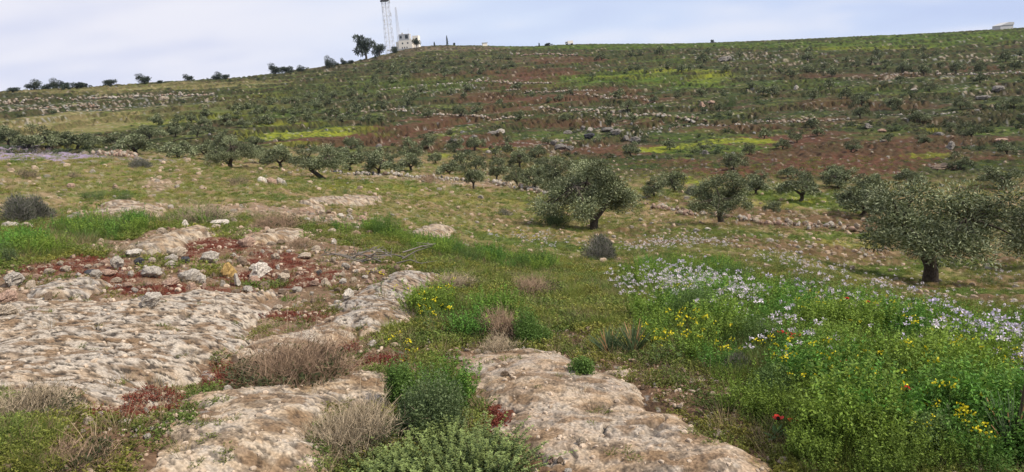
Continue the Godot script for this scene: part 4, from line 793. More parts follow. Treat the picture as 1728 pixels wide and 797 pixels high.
	["far", "olive tree in the grey band under the tower, second from the left", "olive trees on the far hill", -49.05, -296.59, 3.25, 2.52, 7, 1.46],
	["far", "olive tree in the grey band under the tower, third from the left", "olive trees on the far hill", -42.85, -258.95, 2.83, 2.81, 10, 4.43],
	["far", "olive tree in the grey band under the tower, fourth from the left", "olive trees on the far hill", -44.34, -280, 3.92, 2.69, 2, 5.61],
	["far", "olive tree in the grey band under the tower, fifth from the left", "olive trees on the far hill", -46.34, -299.15, 3.56, 3.29, 10, 4.63],
	["far", "olive tree in the grey band under the tower, sixth from the left", "olive trees on the far hill", -36.43, -253.2, 3.97, 2.55, 8, 3.91],
	["far", "olive tree in the grey band under the tower, seventh from the left", "olive trees on the far hill", -38.59, -273.97, 2.82, 2.72, 7, 3.44],
	["far", "olive tree in the grey band under the tower, eighth from the left", "olive trees on the far hill", -40.77, -291.81, 3.94, 3.77, 0, 2.84],
	["far", "olive tree in the grey band under the tower, ninth from the left", "olive trees on the far hill", -42.86, -310.38, 2.59, 2.47, 9, 3.98],
	["far", "olive tree in the grey band under the tower, tenth from the left", "olive trees on the far hill", -40.91, -320.43, 2.08, 1.81, 8, 5.92],
	["far", "olive tree in the grey band under the tower, eleventh from the left", "olive trees on the far hill", -35.21, -275.33, 3.9, 3.69, 8, 3.24],
	["far", "olive tree in the grey band under the tower, twelfth from the left", "olive trees on the far hill", -36.17, -286.9, 2.3, 1.86, 11, 2.41],
	["far", "olive tree in the grey band under the tower, 13th from the left", "olive trees on the far hill", -31.87, -260.11, 2.85, 2.52, 0, 3.14],
	["far", "olive tree in the grey band under the tower, 14th from the left", "olive trees on the far hill", -33.77, -301.15, 2.57, 2.49, 11, 3.23],
	["far", "olive tree in the grey band under the tower, 15th from the left", "olive trees on the far hill", -30.48, -276.6, 3.64, 2.26, 5, 2.6],
	["far", "olive tree in the grey band under the tower, 16th from the left", "olive trees on the far hill", -29.49, -298.33, 3.25, 2.84, 9, 2.39],
	["far", "olive tree in the grey band under the tower, 17th from the left", "olive trees on the far hill", -30.86, -314.59, 3.06, 2.67, 5, 6.03],
	["far", "olive tree in the grey band under the tower, 18th from the left", "olive trees on the far hill", -31.13, -325.09, 1.73, 1.7, 9, 1.01],
	["far", "olive tree in the grey band under the tower, 19th from the left", "olive trees on the far hill", -28.14, -314, 2.78, 2.67, 3, 1.69],
	["far", "olive tree in the grey band under the tower, 20th from the left", "olive trees on the far hill", -23.4, -288.95, 2.08, 2, 10, 4.95],
	["far", "olive tree in the grey band under the tower, 21st from the left", "olive trees on the far hill", -22.9, -307.28, 2.39, 2.23, 9, 4.32],
	["far", "olive tree in the grey band under the tower, 22nd from the left", "olive trees on the far hill", -21.22, -290.28, 2.57, 1.9, 8, 1.65],
	["far", "olive tree in the grey band under the tower, 23rd from the left", "olive trees on the far hill", -19.34, -264.05, 3.96, 3.37, 2, 3.6],
	["far", "olive tree in the grey band under the tower, 24th from the left", "olive trees on the far hill", -21.4, -323.54, 2.66, 2.2, 4, 5.39],
	["far", "olive tree in the grey band under the tower, 25th from the left", "olive trees on the far hill", -18.31, -306.62, 2.67, 2.66, 7, 5.84],
	["far", "olive tree in the grey band under the tower, 26th from the left", "olive trees on the far hill", -16.19, -271, 4.09, 3.71, 2, 2.69],
	["far", "olive tree in the grey band under the tower, 27th from the left", "olive trees on the far hill", -15.1, -288.57, 2.58, 1.68, 6, 5.7],
	["far", "olive tree in the grey band under the tower, 28th from the left", "olive trees on the far hill", -15.87, -330.92, 3.08, 2.59, 6, 4.43],
	["far", "olive tree in the grey band under the tower, 29th from the left", "olive trees on the far hill", -14.3, -314.43, 2.39, 1.48, 9, 4.88],
	["far", "olive tree in the grey band under the tower, 30th from the left", "olive trees on the far hill", -10.16, -274.6, 2.22, 1.46, 4, 5.5],
	["far", "olive tree in the grey band under the tower, 31st from the left", "olive trees on the far hill", -10.08, -293.73, 2.06, 1.75, 6, 2.77],
	["far", "olive tree in the grey band under the tower, 32nd from the left", "olive trees on the far hill", -9.24, -305.36, 3.49, 3.13, 4, 0.51],
	["far", "olive tree in the grey band under the tower, 33rd from the left", "olive trees on the far hill", -6.74, -276.64, 3.88, 3.06, 5, 0.61],
	["far", "olive tree in the grey band under the tower, 34th from the left", "olive trees on the far hill", -4.92, -313.47, 1.87, 1.51, 11, 1.88],
	["far", "olive tree in the grey band under the tower, 35th from the left", "olive trees on the far hill", -3.69, -303.39, 2.31, 1.49, 4, 1.75],
	["far", "olive tree in the grey band under the tower, 36th from the left", "olive trees on the far hill", -2.59, -284.96, 2.93, 2.23, 8, 5.92],
	["far", "olive tree in the grey band under the tower, 37th from the left", "olive trees on the far hill", -1.81, -323.27, 2.64, 2.63, 6, 4.83],
	["far", "olive tree in the grey band under the tower, 38th from the left", "olive trees on the far hill", -0.6, -299.35, 2.04, 1.8, 10, 4.76],
	["far", "olive tree in the grey band under the tower, 39th from the left", "olive trees on the far hill", -0.42, -279.65, 1.98, 1.57, 5, 2.52],
	["far", "olive tree in the grey band under the tower, 40th from the left", "olive trees on the far hill", 1.06, -323.08, 3.37, 3.3, 7, 6.02],
	["far", "olive tree in the grey band under the tower, 41st from the left", "olive trees on the far hill", 2.38, -289.82, 3.86, 2.46, 2, 5.1],
	["far", "olive tree in the grey band under the tower, 42nd from the left", "olive trees on the far hill", 4.69, -333.46, 3.24, 2.38, 9, 6.21],
	["far", "olive tree in the grey band under the tower, 43rd from the left", "olive trees on the far hill", 4.67, -316.94, 2.28, 1.89, 11, 5.89],
	["far", "olive tree in the grey band under the tower, 44th from the left", "olive trees on the far hill", 5.94, -305.03, 3.48, 2.62, 6, 5.39],
	["far", "olive tree across the middle terraces, first from the left", "olive trees on the far hill", -23.2, -183.46, 3.35, 3.29, 10, 6.07],
	["far", "olive tree across the middle terraces, second from the left", "olive trees on the far hill", -23.24, -197.67, 3.96, 3.06, 11, 0.17],
	["far", "olive tree across the middle terraces, third from the left", "olive trees on the far hill", -22.83, -212.55, 3.49, 2.95, 11, 6.16],
	["far", "olive tree across the middle terraces, fourth from the left", "olive trees on the far hill", -15.81, -157.16, 3.33, 2.2, 11, 5.6],
	["far", "olive tree across the middle terraces, fifth from the left", "olive trees on the far hill", -14.11, -212.16, 2.81, 2.3, 6, 2.29],
	["mid", "olive tree across the middle terraces, sixth from the left", "olive trees on the far hill", -8.84, -155.95, 3.59, 3.13, 0, 6.24],
	["far", "olive tree across the middle terraces, seventh from the left", "olive trees on the far hill", -10.14, -201.14, 2.23, 2.22, 9, 3.34],
	["far", "olive tree across the middle terraces, eighth from the left", "olive trees on the far hill", -9.68, -224.47, 2.86, 2.19, 5, 4.56],
	["far", "olive tree across the middle terraces, ninth from the left", "olive trees on the far hill", -5.86, -166.35, 2.82, 2.34, 5, 5.77],
	["far", "olive tree across the middle terraces, tenth from the left", "olive trees on the far hill", -0.36, -187.59, 2.22, 1.69, 8, 0.89],
	["far", "olive tree across the middle terraces, eleventh from the left", "olive trees on the far hill", 5.2, -222.13, 4.43, 3.02, 2, 0.69],
	["far", "olive tree across the middle terraces, twelfth from the left", "olive trees on the far hill", 3.33, -150.26, 2.76, 2.55, 1, 1.01],
	["far", "olive tree across the middle terraces, 13th from the left", "olive trees on the far hill", 8.64, -205.9, 2.26, 1.83, 9, 0.6],
	["far", "olive tree across the middle terraces, 14th from the left", "olive trees on the far hill", 12.26, -190.12, 2.15, 1.74, 7, 3.41],
	["far", "olive tree across the middle terraces, 15th from the left", "olive trees on the far hill", 15.19, -194.05, 2.76, 1.73, 0, 1.48],
	["mid", "olive tree across the middle terraces, 16th from the left", "olive trees on the far hill", 12.53, -148.84, 3.28, 2.21, 0, 1.52],
	["far", "olive tree across the middle terraces, 17th from the left", "olive trees on the far hill", 19.25, -206.12, 2.67, 2.49, 3, 4.86],
	["far", "olive tree across the middle terraces, 18th from the left", "olive trees on the far hill", 20.3, -139.59, 2.98, 2.79, 9, 2.43],
	["far", "olive tree across the middle terraces, 19th from the left", "olive trees on the far hill", 30.58, -193.8, 4.15, 3.1, 0, 1.4],
	["mid", "olive tree across the middle terraces, 20th from the left", "olive trees on the far hill", 28.2, -165.64, 3.77, 3.3, 0, 2.84],
	["far", "olive tree across the middle terraces, 21st from the left", "olive trees on the far hill", 25.21, -143.04, 2.89, 2.34, 0, 3.79],
	["far", "olive tree across the middle terraces, 22nd from the left", "olive trees on the far hill", 38.1, -184.87, 2.95, 2.03, 1, 1.63],
	["far", "olive tree across the middle terraces, 23rd from the left", "olive trees on the far hill", 45.49, -190.89, 2.34, 2.14, 1, 2.13],
	["far", "olive tree across the middle terraces, 24th from the left", "olive trees on the far hill", 52.44, -193.85, 3.83, 2.49, 4, 0.47],
	["far", "olive tree across the middle terraces, 25th from the left", "olive trees on the far hill", 48, -163.27, 2.58, 2.36, 7, 1.53],
	["far", "olive tree across the middle terraces, 26th from the left", "olive trees on the far hill", 57.9, -193.3, 2.87, 1.95, 4, 2.71],
	["mid", "olive tree along the lower middle hillside, first from the left", "olive trees on the far hill", -21.75, -104.27, 2.88, 2.46, 10, 3.16],
	["far", "olive tree along the lower middle hillside, second from the left", "olive trees on the far hill", -16.72, -97.26, 1.8, 1.46, 6, 2.7],
	["far", "olive tree along the lower middle hillside, third from the left", "olive trees on the far hill", -14.47, -111.26, 2.04, 1.73, 0, 3.34],
	["far", "olive tree along the lower middle hillside, fourth from the left", "olive trees on the far hill", -12.6, -101.58, 1.89, 1.37, 10, 4.42],
	["mid", "olive tree along the lower middle hillside, fifth from the left", "olive trees on the far hill", -11.38, -109.82, 2.9, 2.66, 8, 2.99],
	["mid", "olive tree along the lower middle hillside, sixth from the left", "olive trees on the far hill", -7.24, -106.54, 3.2, 2.84, 8, 3.41],
	["mid", "olive tree along the lower middle hillside, seventh from the left", "olive trees on the far hill", -4.44, -107.53, 3.45, 2.85, 4, 2.52],
	["far", "olive tree along the lower middle hillside, eighth from the left", "olive trees on the far hill", -1.35, -100.2, 2, 1.78, 4, 3.03],
	["far", "olive tree along the lower middle hillside, ninth from the left", "olive trees on the far hill", 0.39, -104.74, 1.73, 1.55, 3, 4.58],
	["far", "olive tree along the lower middle hillside, tenth from the left", "olive trees on the far hill", 0.6, -118.59, 1.83, 1.74, 11, 1.92],
	["mid", "olive tree along the lower middle hillside, eleventh from the left", "olive trees on the far hill", 4.39, -97.55, 2.79, 2.11, 5, 4.61],
	["far", "olive tree along the lower middle hillside, twelfth from the left", "olive trees on the far hill", 6.75, -115.03, 2.26, 1.58, 3, 6.18],
	["far", "olive tree along the lower middle hillside, 13th from the left", "olive trees on the far hill", 15.32, -119.82, 2.26, 1.78, 11, 4.25],
	["mid", "olive tree along the lower middle hillside, 14th from the left", "olive trees on the far hill", 16.94, -99.01, 3.11, 2.68, 11, 0.11],
	["far", "olive tree along the lower middle hillside, 15th from the left", "olive trees on the far hill", 23.74, -105.49, 2.18, 1.8, 5, 2.26],
	["mid", "olive tree along the lower middle hillside, 16th from the left", "olive trees on the far hill", 28.09, -103.17, 2.39, 1.51, 9, 3.3],
	["mid", "olive tree on the valley floor left of the centre, first from the left", "olive trees on the far hill", -20.01, -82.11, 1.95, 1.55, 9, 3.77],
	["mid", "olive tree on the valley floor left of the centre, second from the left", "olive trees on the far hill", -19.29, -88.08, 2.29, 1.88, 1, 3.22],
	["mid", "olive tree on the valley floor left of the centre, third from the left", "olive trees on the far hill", -17.46, -89.12, 2.06, 1.94, 2, 5.46],
	["mid", "olive tree on the valley floor left of the centre, fourth from the left", "olive trees on the far hill", -15.03, -85.42, 1.98, 1.67, 2, 1.19],
	["mid", "olive tree on the valley floor left of the centre, fifth from the left", "olive trees on the far hill", -13.52, -86.79, 2.18, 1.43, 5, 2.65],
	["mid", "olive tree on the valley floor left of the centre, sixth from the left", "olive trees on the far hill", -11.07, -90.12, 2.97, 2.74, 2, 1.63],
	["mid", "olive tree on the valley floor left of the centre, seventh from the left", "olive trees on the far hill", -8.3, -86.7, 2.3, 1.62, 1, 3.28],
	["far", "olive tree on the valley floor left of the centre, eighth from the left", "olive trees on the far hill", -5.48, -87.73, 1.8, 1.7, 10, 4.11],
	["mid", "olive tree on the valley floor left of the centre, ninth from the left", "olive trees on the far hill", -3.3, -79.64, 2.49, 2.32, 3, 5.44],
	["mid", "olive tree on the valley floor left of the centre, tenth from the left", "olive trees on the far hill", -1.07, -76.07, 1.78, 1.28, 5, 3.01],
	["mid", "olive tree on the valley floor left of the centre, eleventh from the left", "olive trees on the far hill", -0.86, -84.12, 2.29, 1.88, 3, 2.89],
	["mid", "olive tree on the valley floor left of the centre, twelfth from the left", "olive trees on the far hill", 1.26, -73.77, 1.78, 1.29, 2, 1.62],
	["mid", "olive tree on the valley floor left of the centre, 13th from the left", "olive trees on the far hill", 1.58, -85.85, 3.42, 2.66, 7, 5.05],
	["mid", "olive tree on the valley floor left of the centre, 14th from the left", "olive trees on the far hill", 3.99, -83.81, 2.47, 1.66, 0, 0.94],
	["mid", "olive tree on the valley floor left of the centre, 15th from the left", "olive trees on the far hill", 4.02, -74.19, 2.62, 2, 0, 5.02],
	["far", "olive tree on the valley floor at the right, first from the left", "olive trees on the far hill", 20.44, -64.86, 1.38, 0.94, 5, 1.29],
	["mid", "olive tree on the valley floor at the right, second from the left", "olive trees on the far hill", 21.92, -63.25, 1.95, 1.71, 8, 3.45],
	["mid", "olive tree on the valley floor at the right, third from the left", "olive trees on the far hill", 23.31, -60.25, 1.49, 1.11, 10, 4.16],
	["mid", "olive tree on the valley floor at the right, fourth from the left", "olive trees on the far hill", 24.41, -59.25, 1.65, 1.23, 1, 1.19],
	["mid", "olive tree on the valley floor at the right, fifth from the left", "olive trees on the far hill", 23.95, -51.44, 1.43, 1.12, 3, 0.17],
	["mid", "olive tree on the valley floor at the right, sixth from the left", "olive trees on the far hill", 25.64, -51.04, 1.33, 1.09, 7, 2],
	["mid", "olive tree on the valley floor at the right, seventh from the left", "olive trees on the far hill", 28.89, -57.03, 2.45, 1.82, 1, 1.9],
	["far", "olive tree high on the right hill under the green crest, first from the left", "olive trees on the far hill", 44.35, -322.48, 5.7, 3.56, 4, 4.66],
	["far", "olive tree high on the right hill under the green crest, second from the left", "olive trees on the far hill", 57.29, -324.67, 3.8, 3.49, 3, 3.46],
	["far", "olive tree high on the right hill under the green crest, third from the left", "olive trees on the far hill", 64.06, -337.87, 3.91, 2.83, 0, 4.12],
	["far", "olive tree high on the right hill under the green crest, fourth from the left", "olive trees on the far hill", 71.19, -330.1, 5.42, 4.83, 8, 5.1],
	["far", "olive tree high on the right hill under the green crest, fifth from the left", "olive trees on the far hill", 88.29, -337.33, 3.44, 2.44, 6, 3.54],
	["far", "olive tree high on the right hill under the green crest, sixth from the left", "olive trees on the far hill", 81.1, -296.36, 5.15, 4.94, 10, 4.63],
	["far", "olive tree high on the right hill under the green crest, seventh from the left", "olive trees on the far hill", 92.36, -329.84, 3.7, 3.39, 2, 0.35],
	["far", "olive tree high on the right hill under the green crest, eighth from the left", "olive trees on the far hill", 99.14, -308.25, 3.74, 3.17, 4, 5.74],
	["far", "olive tree high on the right hill under the green crest, ninth from the left", "olive trees on the far hill", 107.83, -309.23, 2.73, 2.18, 2, 0.23],
	["far", "olive tree high on the right hill under the green crest, tenth from the left", "olive trees on the far hill", 118.13, -329.8, 2.82, 1.88, 6, 4.35],
	["far", "olive tree high on the right hill under the green crest, eleventh from the left", "olive trees on the far hill", 106.95, -293.29, 3.62, 2.85, 2, 0.89],
	["far", "olive tree high on the right hill under the green crest, twelfth from the left", "olive trees on the far hill", 120.78, -319.82, 3.44, 2.98, 0, 4.04],
	["far", "olive tree high on the right hill under the green crest, 13th from the left", "olive trees on the far hill", 116.54, -281.68, 5.69, 4.13, 5, 3.93],
	["far", "olive tree high on the right hill under the green crest, 14th from the left", "olive trees on the far hill", 128.88, -309.94, 3.69, 3.3, 0, 2.37],
	["far", "olive tree high on the right hill under the green crest, 15th from the left", "olive trees on the far hill", 125.72, -270.01, 3.59, 2.56, 6, 1.64],
	["far", "olive tree high on the right hill under the green crest, 16th from the left", "olive trees on the far hill", 147, -290.72, 4.02, 2.78, 10, 1.74],
	["far", "olive tree high on the right hill under the green crest, 17th from the left", "olive trees on the far hill", 136.15, -266.62, 3.6, 3.38, 4, 3.02],
	["far", "olive tree high on the right hill under the green crest, 18th from the left", "olive trees on the far hill", 144.31, -265.77, 3.21, 2.99, 11, 1.06],
	["far", "olive tree high on the right hill under the green crest, 19th from the left", "olive trees on the far hill", 154.06, -274.06, 2.94, 1.92, 8, 3.19],
	["far", "olive tree high on the right hill under the green crest, 20th from the left", "olive trees on the far hill", 161.25, -283.18, 3, 2.79, 0, 3.1],
	["far", "olive tree high on the right hill under the green crest, 21st from the left", "olive trees on the far hill", 148.32, -260.17, 3.85, 2.54, 7, 5.26],
	["far", "olive tree high on the right hill under the green crest, 22nd from the left", "olive trees on the far hill", 157.12, -268.06, 2.51, 2.09, 1, 5.44],
	["far", "olive tree high on the right hill under the green crest, 23rd from the left", "olive trees on the far hill", 158.68, -232.83, 4.24, 3.69, 10, 3.92],
	["far", "olive tree high on the right hill under the green crest, 24th from the left", "olive trees on the far hill", 169.73, -242.64, 3.71, 2.45, 7, 0.32],
]
# skyline trees: form, label, x, z, width, height, turn
const PINES := [
	["pine", "low pine at the left end of the skyline", -173.9, -270.61, 7.02, 2.64, 2.26],
	["pine", "rounded pine next to the left end of the skyline", -169.89, -275.11, 6.19, 4.09, 0.53],
	["pine", "first pine of the left skyline clump", -166.68, -278.03, 4.81, 3.66, 0.79],
	["pine", "second pine of the left skyline clump", -167.35, -284.75, 5.91, 4.48, 1.45],
	["pine", "third pine of the left skyline clump", -160.9, -280.11, 5.82, 4.17, 2.53],
	["pine", "fourth pine of the left skyline clump", -158.44, -282, 5.37, 3.71, 0.03],
	["pine", "low bushy pine ending the left skyline clump", -156.69, -284.47, 4.43, 2.54, 0.71],
	["pine", "flat lone pine right of the left skyline clump", -149.23, -289.12, 7.51, 3.56, 1.87],
	["pine", "spreading pine with a small bush at its side on the skyline", -139.84, -296.75, 7.19, 4.16, 2.35],
	["pine", "small round bush-like pine beside the spreading one", -133.18, -295.95, 2.82, 2.39, 2.14],
	["pine", "low lone pine midway on the left skyline", -125.74, -305.09, 5.28, 2.98, 2.3],
	["pine", "left pine of the close pair on the skyline", -114.07, -304.68, 4.75, 3.76, 0.52],
	["pine", "right lower pine of the close pair on the skyline", -111.62, -307.86, 4.8, 3.01, 1.81],
	["pine", "large dark pine leading the group of three", -92.92, -313.76, 6.52, 4.93, 2.61],
	["pine", "middle pine of the group of three on the skyline", -87.01, -311.29, 6.47, 4.1, 3.03],
	["pine", "small pale pine ending the group of three", -81.54, -310.14, 4.3, 3.03, 0.86],
	["pine", "tall square-topped dark pine on the slope left of the towers", -71.34, -318.62, 5.24, 5.82, 1.16],
	["pine", "tiny pine at the foot of the square-topped one", -69.93, -326.39, 2.82, 2.36, 2.03],
	["pine", "small pine halfway to the tower grove", -67.63, -330.4, 3.43, 3.23, 2.69],
	["pine", "flat bush-like pine below the tower grove", -65.71, -335.42, 3.48, 2.42, 0.62],
	["tall", "tallest airy pine of the grove left of the big tower", -63.14, -362.51, 13.16, 11.53, 1.67],
	["pine", "dense dark pine on the right of the tower grove", -59.09, -377.47, 9.78, 7.52, 1.25],
	["pine", "dark round pine in front of the big tower foot", -52.27, -387.38, 5.68, 4.76, 2.25],
	["umbrella", "umbrella-shaped tree in front of the white building", -41.64, -391.7, 4.39, 5.47, 0.68],
	["cypress", "thin cypress against the white building wall", -46.1, -406.79, 1.4, 4.31, 2.44],
	["cypress", "sharp cypress standing alone right of the building", -26.68, -407.82, 1.58, 5.7, 1.06],
	["cypress", "tiny cypress stub near the building", -33.86, -409.96, 1.41, 2.6, 1.25],
	["pine", "small round shrub-like tree right of the lone cypress", -23.29, -415.86, 2.15, 2.29, 1.96],
	["pine", "low dark tree on the crest left of the parked vehicle", 28.14, -416.29, 4.68, 2.3, 0.1],
	["cypress", "tiny dark tree on the crest near the vehicle", 23.05, -413.2, 1.43, 2.28, 2.29],
	["pine", "tiny tree alone on the right crest", 114.58, -399.97, 2.08, 2.55, 2.76],
]
# bushes: name, label, group, kind, x, z, width, height, detail
const BUSHES := [
	["thorn_bush", "large tangled brown thorn bush between the bedrock sheets", "bushes of the near field", "thorn", -1.29, -3.8, 0.67, 0.35, 12771],
	["thorn_bush", "grey dead thorn bush at the bottom, left of the dark green bush", "bushes of the near field", "palethorn", -0.75, -2.91, 0.41, 0.24, 8662],
	["leafy_bush", "dark green leafy bush at the bottom centre", "bushes of the near field", "darkleaf", -0.41, -3.1, 0.43, 0.34, 11343],
	["leafy_bush", "pale green whorled plant at the bottom edge", "bushes of the near field", "whorl", -0.31, -2.76, 0.49, 0.21, 9817],
	["leafy_bush", "low pale green plant at the bottom edge, left of the whorled one", "bushes of the near field", "whorl", -0.59, -2.66, 0.25, 0.15, 3630],
	["thorn_bush", "pinkish dry thorn bush behind the gravel, centre", "bushes of the near field", "pinkthorn", -0.17, -4.94, 0.35, 0.32, 3437],
	["thorn_bush", "grey twiggy skirt under the pinkish thorn bush", "bushes of the near field", "palethorn", -0.1, -4.51, 0.31, 0.17, 1915],
	["leafy_bush", "bright green bush right of the pinkish thorn bush", "bushes of the near field", "brightleaf", 0.07, -4.81, 0.32, 0.31, 3088],
	["cushion_bush", "grey-purple cushion bush in the centre, below the olive", "bushes of the near field", "grey", 1.72, -14.27, 0.94, 0.64, 2288],
	["leafy_bush", "small bright green plant growing on the sandy outcrop", "bushes of the near field", "brightleaf", 0.33, -3.83, 0.18, 0.12, 1089],
	["thorn_bush", "small dry bush on the red soil", "bushes of the near field", "thorn", -2.67, -8.98, 0.41, 0.21, 844],
	["thorn_bush", "wide brown thorn bush above the red soil", "bushes of the near field", "pinkthorn", -3.57, -11.01, 0.8, 0.38, 2043],
	["leafy_bush", "little dark green shrub beside the wide brown thorn bush", "bushes of the near field", "darkleaf", -3.21, -11.76, 0.23, 0.2, 264],
	["cushion_bush", "round blue-green shrub on the bank below the leaning olive", "bushes of the near field", "darkleaf", -6.39, -28.24, 0.82, 0.48, 396],
	["cushion_bush", "pale dry cushion left of the pale boulder pile", "bushes of the near field", "pale", -9.44, -25.5, 0.9, 0.37, 411],
	["cushion_bush", "dry brown cushion below the lilac flowers", "bushes of the near field", "pale", -17.16, -26.31, 1.01, 0.49, 580],
	["cushion_bush", "second faded cushion below the lilac flowers", "bushes of the near field", "pale", -15.66, -26.59, 0.94, 0.36, 387],
	["cushion_bush", "grey cushion bush under the wide low olive", "bushes of the near field", "grey", -22.45, -45.06, 2.15, 0.75, 660],
	["cushion_bush", "big grey bush at the left edge in the grass", "bushes of the near field", "grey", -7.35, -11.01, 0.84, 0.54, 3030],
	["leafy_bush", "low green bush in the dry grass at left", "bushes of the near field", "darkleaf", -9.12, -15.88, 0.76, 0.29, 726],
	["leafy_bush", "long low green bush right of the other low bush", "bushes of the near field", "darkleaf", -8.28, -15.61, 0.75, 0.26, 660],
	["leafy_bush", "wide fresh green bush below the bare rock patch", "bushes of the near field", "brightleaf", -5.38, -9.34, 0.9, 0.27, 2244],
	["thorn_bush", "wide grey-brown dry bush above the pale stones", "bushes of the near field", "palethorn", -4.88, -11.22, 1.05, 0.37, 2545],
	["leafy_bush", "dark green bush at the left edge above the stones", "bushes of the near field", "darkleaf", -4.79, -6.79, 0.28, 0.26, 1210],
	["thorn_bush", "dry twiggy bush at the edge of the green grass", "bushes of the near field", "palethorn", -4.27, -7.86, 0.35, 0.15, 664],
	["thorn_bush", "brown thorn bush in the valley wall gap", "bushes of the near field", "pinkthorn", -6.61, -60.37, 2.88, 1.23, 786],
	["leafy_bush", "dark green shrub left of the valley thorn bush", "bushes of the near field", "darkleaf", -7.48, -55.17, 1.34, 0.66, 231],
	["leafy_bush", "low dark shrub mass left of the centre olive trunk", "bushes of the near field", "darkleaf", 1.68, -30.36, 2.69, 0.67, 1573],
	["cushion_bush", "dark tussock in the green field", "bushes of the near field", "darkleaf", -2.66, -34.06, 0.67, 0.41, 184],
	["cushion_bush", "grey tussock left of the dark shrub mass", "bushes of the near field", "grey", -0.33, -35.85, 1.17, 0.49, 352],
	["cushion_bush", "grey-green bush at the head of the tilted rock strip", "bushes of the near field", "grey", 3.46, -8.55, 0.57, 0.25, 1496],
	["cushion_bush", "grey bush among white flowers below the forked olive", "bushes of the near field", "grey", 4.62, -8.39, 0.42, 0.18, 792],
	["cushion_bush", "grey-green herb mound in the lush herbs", "bushes of the near field", "grey", 1.25, -3.95, 0.24, 0.17, 1848],
	["leafy_bush", "lush dark herb mound below the white flowers", "bushes of the near field", "herb", 1.35, -5.39, 0.67, 0.37, 6600],
	["leafy_bush", "second lush herb mound to the right of the first", "bushes of the near field", "herb", 1.53, -4.67, 0.47, 0.29, 4620],
	["leafy_bush", "broad lush herb mound near the two red poppies", "bushes of the near field", "herb", 1.25, -3.45, 0.44, 0.18, 4785],
	["leafy_bush", "broad lush herb mound at the bottom right", "bushes of the near field", "herb", 1.34, -2.86, 0.46, 0.17, 6897],
	["leafy_bush", "herb clump between the two white flower drifts", "bushes of the near field", "herb", 2.89, -9.3, 0.69, 0.4, 2475],
	["leafy_bush", "lush herb mound at the bottom, left of the rosette", "bushes of the near field", "herb", 1.53, -2.61, 0.36, 0.19, 7040],
	["leafy_bush", "fresh green clump left of the upper flower drift", "bushes of the near field", "brightleaf", 3, -13.7, 0.57, 0.38, 880],
	["leafy_bush", "fresh green herb clump left of the pale rock patch", "bushes of the near field", "brightleaf", -2.13, -12.07, 0.69, 0.51, 1925],
	["leafy_bush", "fresh green herb clump left of the grey cushion", "bushes of the near field", "brightleaf", 0.3, -11.24, 0.83, 0.46, 2376],
	["leafy_bush", "herb clump right of the dead branches", "bushes of the near field", "herb", -0.77, -10.63, 0.7, 0.36, 1760],
	["thorn_bush", "low brown dry bush in the bottom left corner", "bushes of the near field", "thorn", -1.64, -2.42, 0.28, 0.11, 3831],
	["thorn_bush", "dry straw-coloured bush at the left edge", "bushes of the near field", "palethorn", -1.99, -2.78, 0.36, 0.19, 6513],
	["thorn_bush", "faded brown bush in the middle grass", "bushes of the near field", "pinkthorn", 0.18, -7.6, 0.67, 0.28, 2554],
	["thorn_bush", "faded dry bush right of the lichen-spotted ledge", "bushes of the near field", "palethorn", -0.61, -7.22, 0.53, 0.27, 2128],
	["leafy_bush", "upright green stalks beside the dark green bush", "bushes of the near field", "brightleaf", -0.61, -3.46, 0.18, 0.28, 2970],
	["leafy_bush", "big dark green bush on the middle right hill", "bushes of the far hill", "darkleaf", 51.74, -167.91, 5.87, 4.2, 726],
	["leafy_bush", "dark bush among the boulders on the lower hill", "bushes of the far hill", "darkleaf", 3.42, -124.81, 3, 2.1, 330],
	["leafy_bush", "tiny dark bush by the whitish boulder", "bushes of the far hill", "darkleaf", 18.86, -139.47, 2.01, 1.06, 89],
	["thorn_bush", "bare pinkish bush beside the dark rock on the red field", "bushes of the far hill", "pinkthorn", 23.7, -266.76, 3.79, 3.04, 136],
	["leafy_bush", "single dark bush on the left terraces", "bushes of the far hill", "darkleaf", -27.55, -197.71, 2.51, 1.97, 105],
	["cushion_bush", "shrub left of the big cream boulder", "bushes of the far hill", "grey", -106.05, -232.15, 4.38, 2.68, 184],
	["cushion_bush", "dark shrub right of the big cream boulder", "bushes of the far hill", "darkleaf", -90.4, -208.08, 3.6, 2.24, 157],
	["leafy_bush", "small upright dark shrub on the stony left slope", "bushes of the far hill", "darkleaf", -101.72, -202.02, 1.59, 1.67, 55],
	["leafy_bush", "shrub above the dark one on the left slope", "bushes of the far hill", "darkleaf", -101.17, -238.12, 3.37, 1.57, 79],
	["cushion_bush", "tussock beside the tumbled wall", "bushes of the near field", "grey", 13.72, -54.63, 2.22, 1.12, 660],
	["leafy_bush", "green strip plant under the right foreground olive", "bushes of the near field", "herb", 12.26, -18.1, 0.91, 0.32, 660],
]
# rosettes: label, x, z, width, height, flower stalk
const ROSETTES := [
	["left asphodel rosette of stiff green blades by the bare earth", 0.57, -4.47, 0.23, 0.2, 0],
	["right asphodel rosette with some brown blades", 0.72, -4.45, 0.26, 0.25, 0],
	["large rosette with a dark flower stalk at the bottom right corner", 1.84, -2.53, 0.26, 0.27, 1],
]
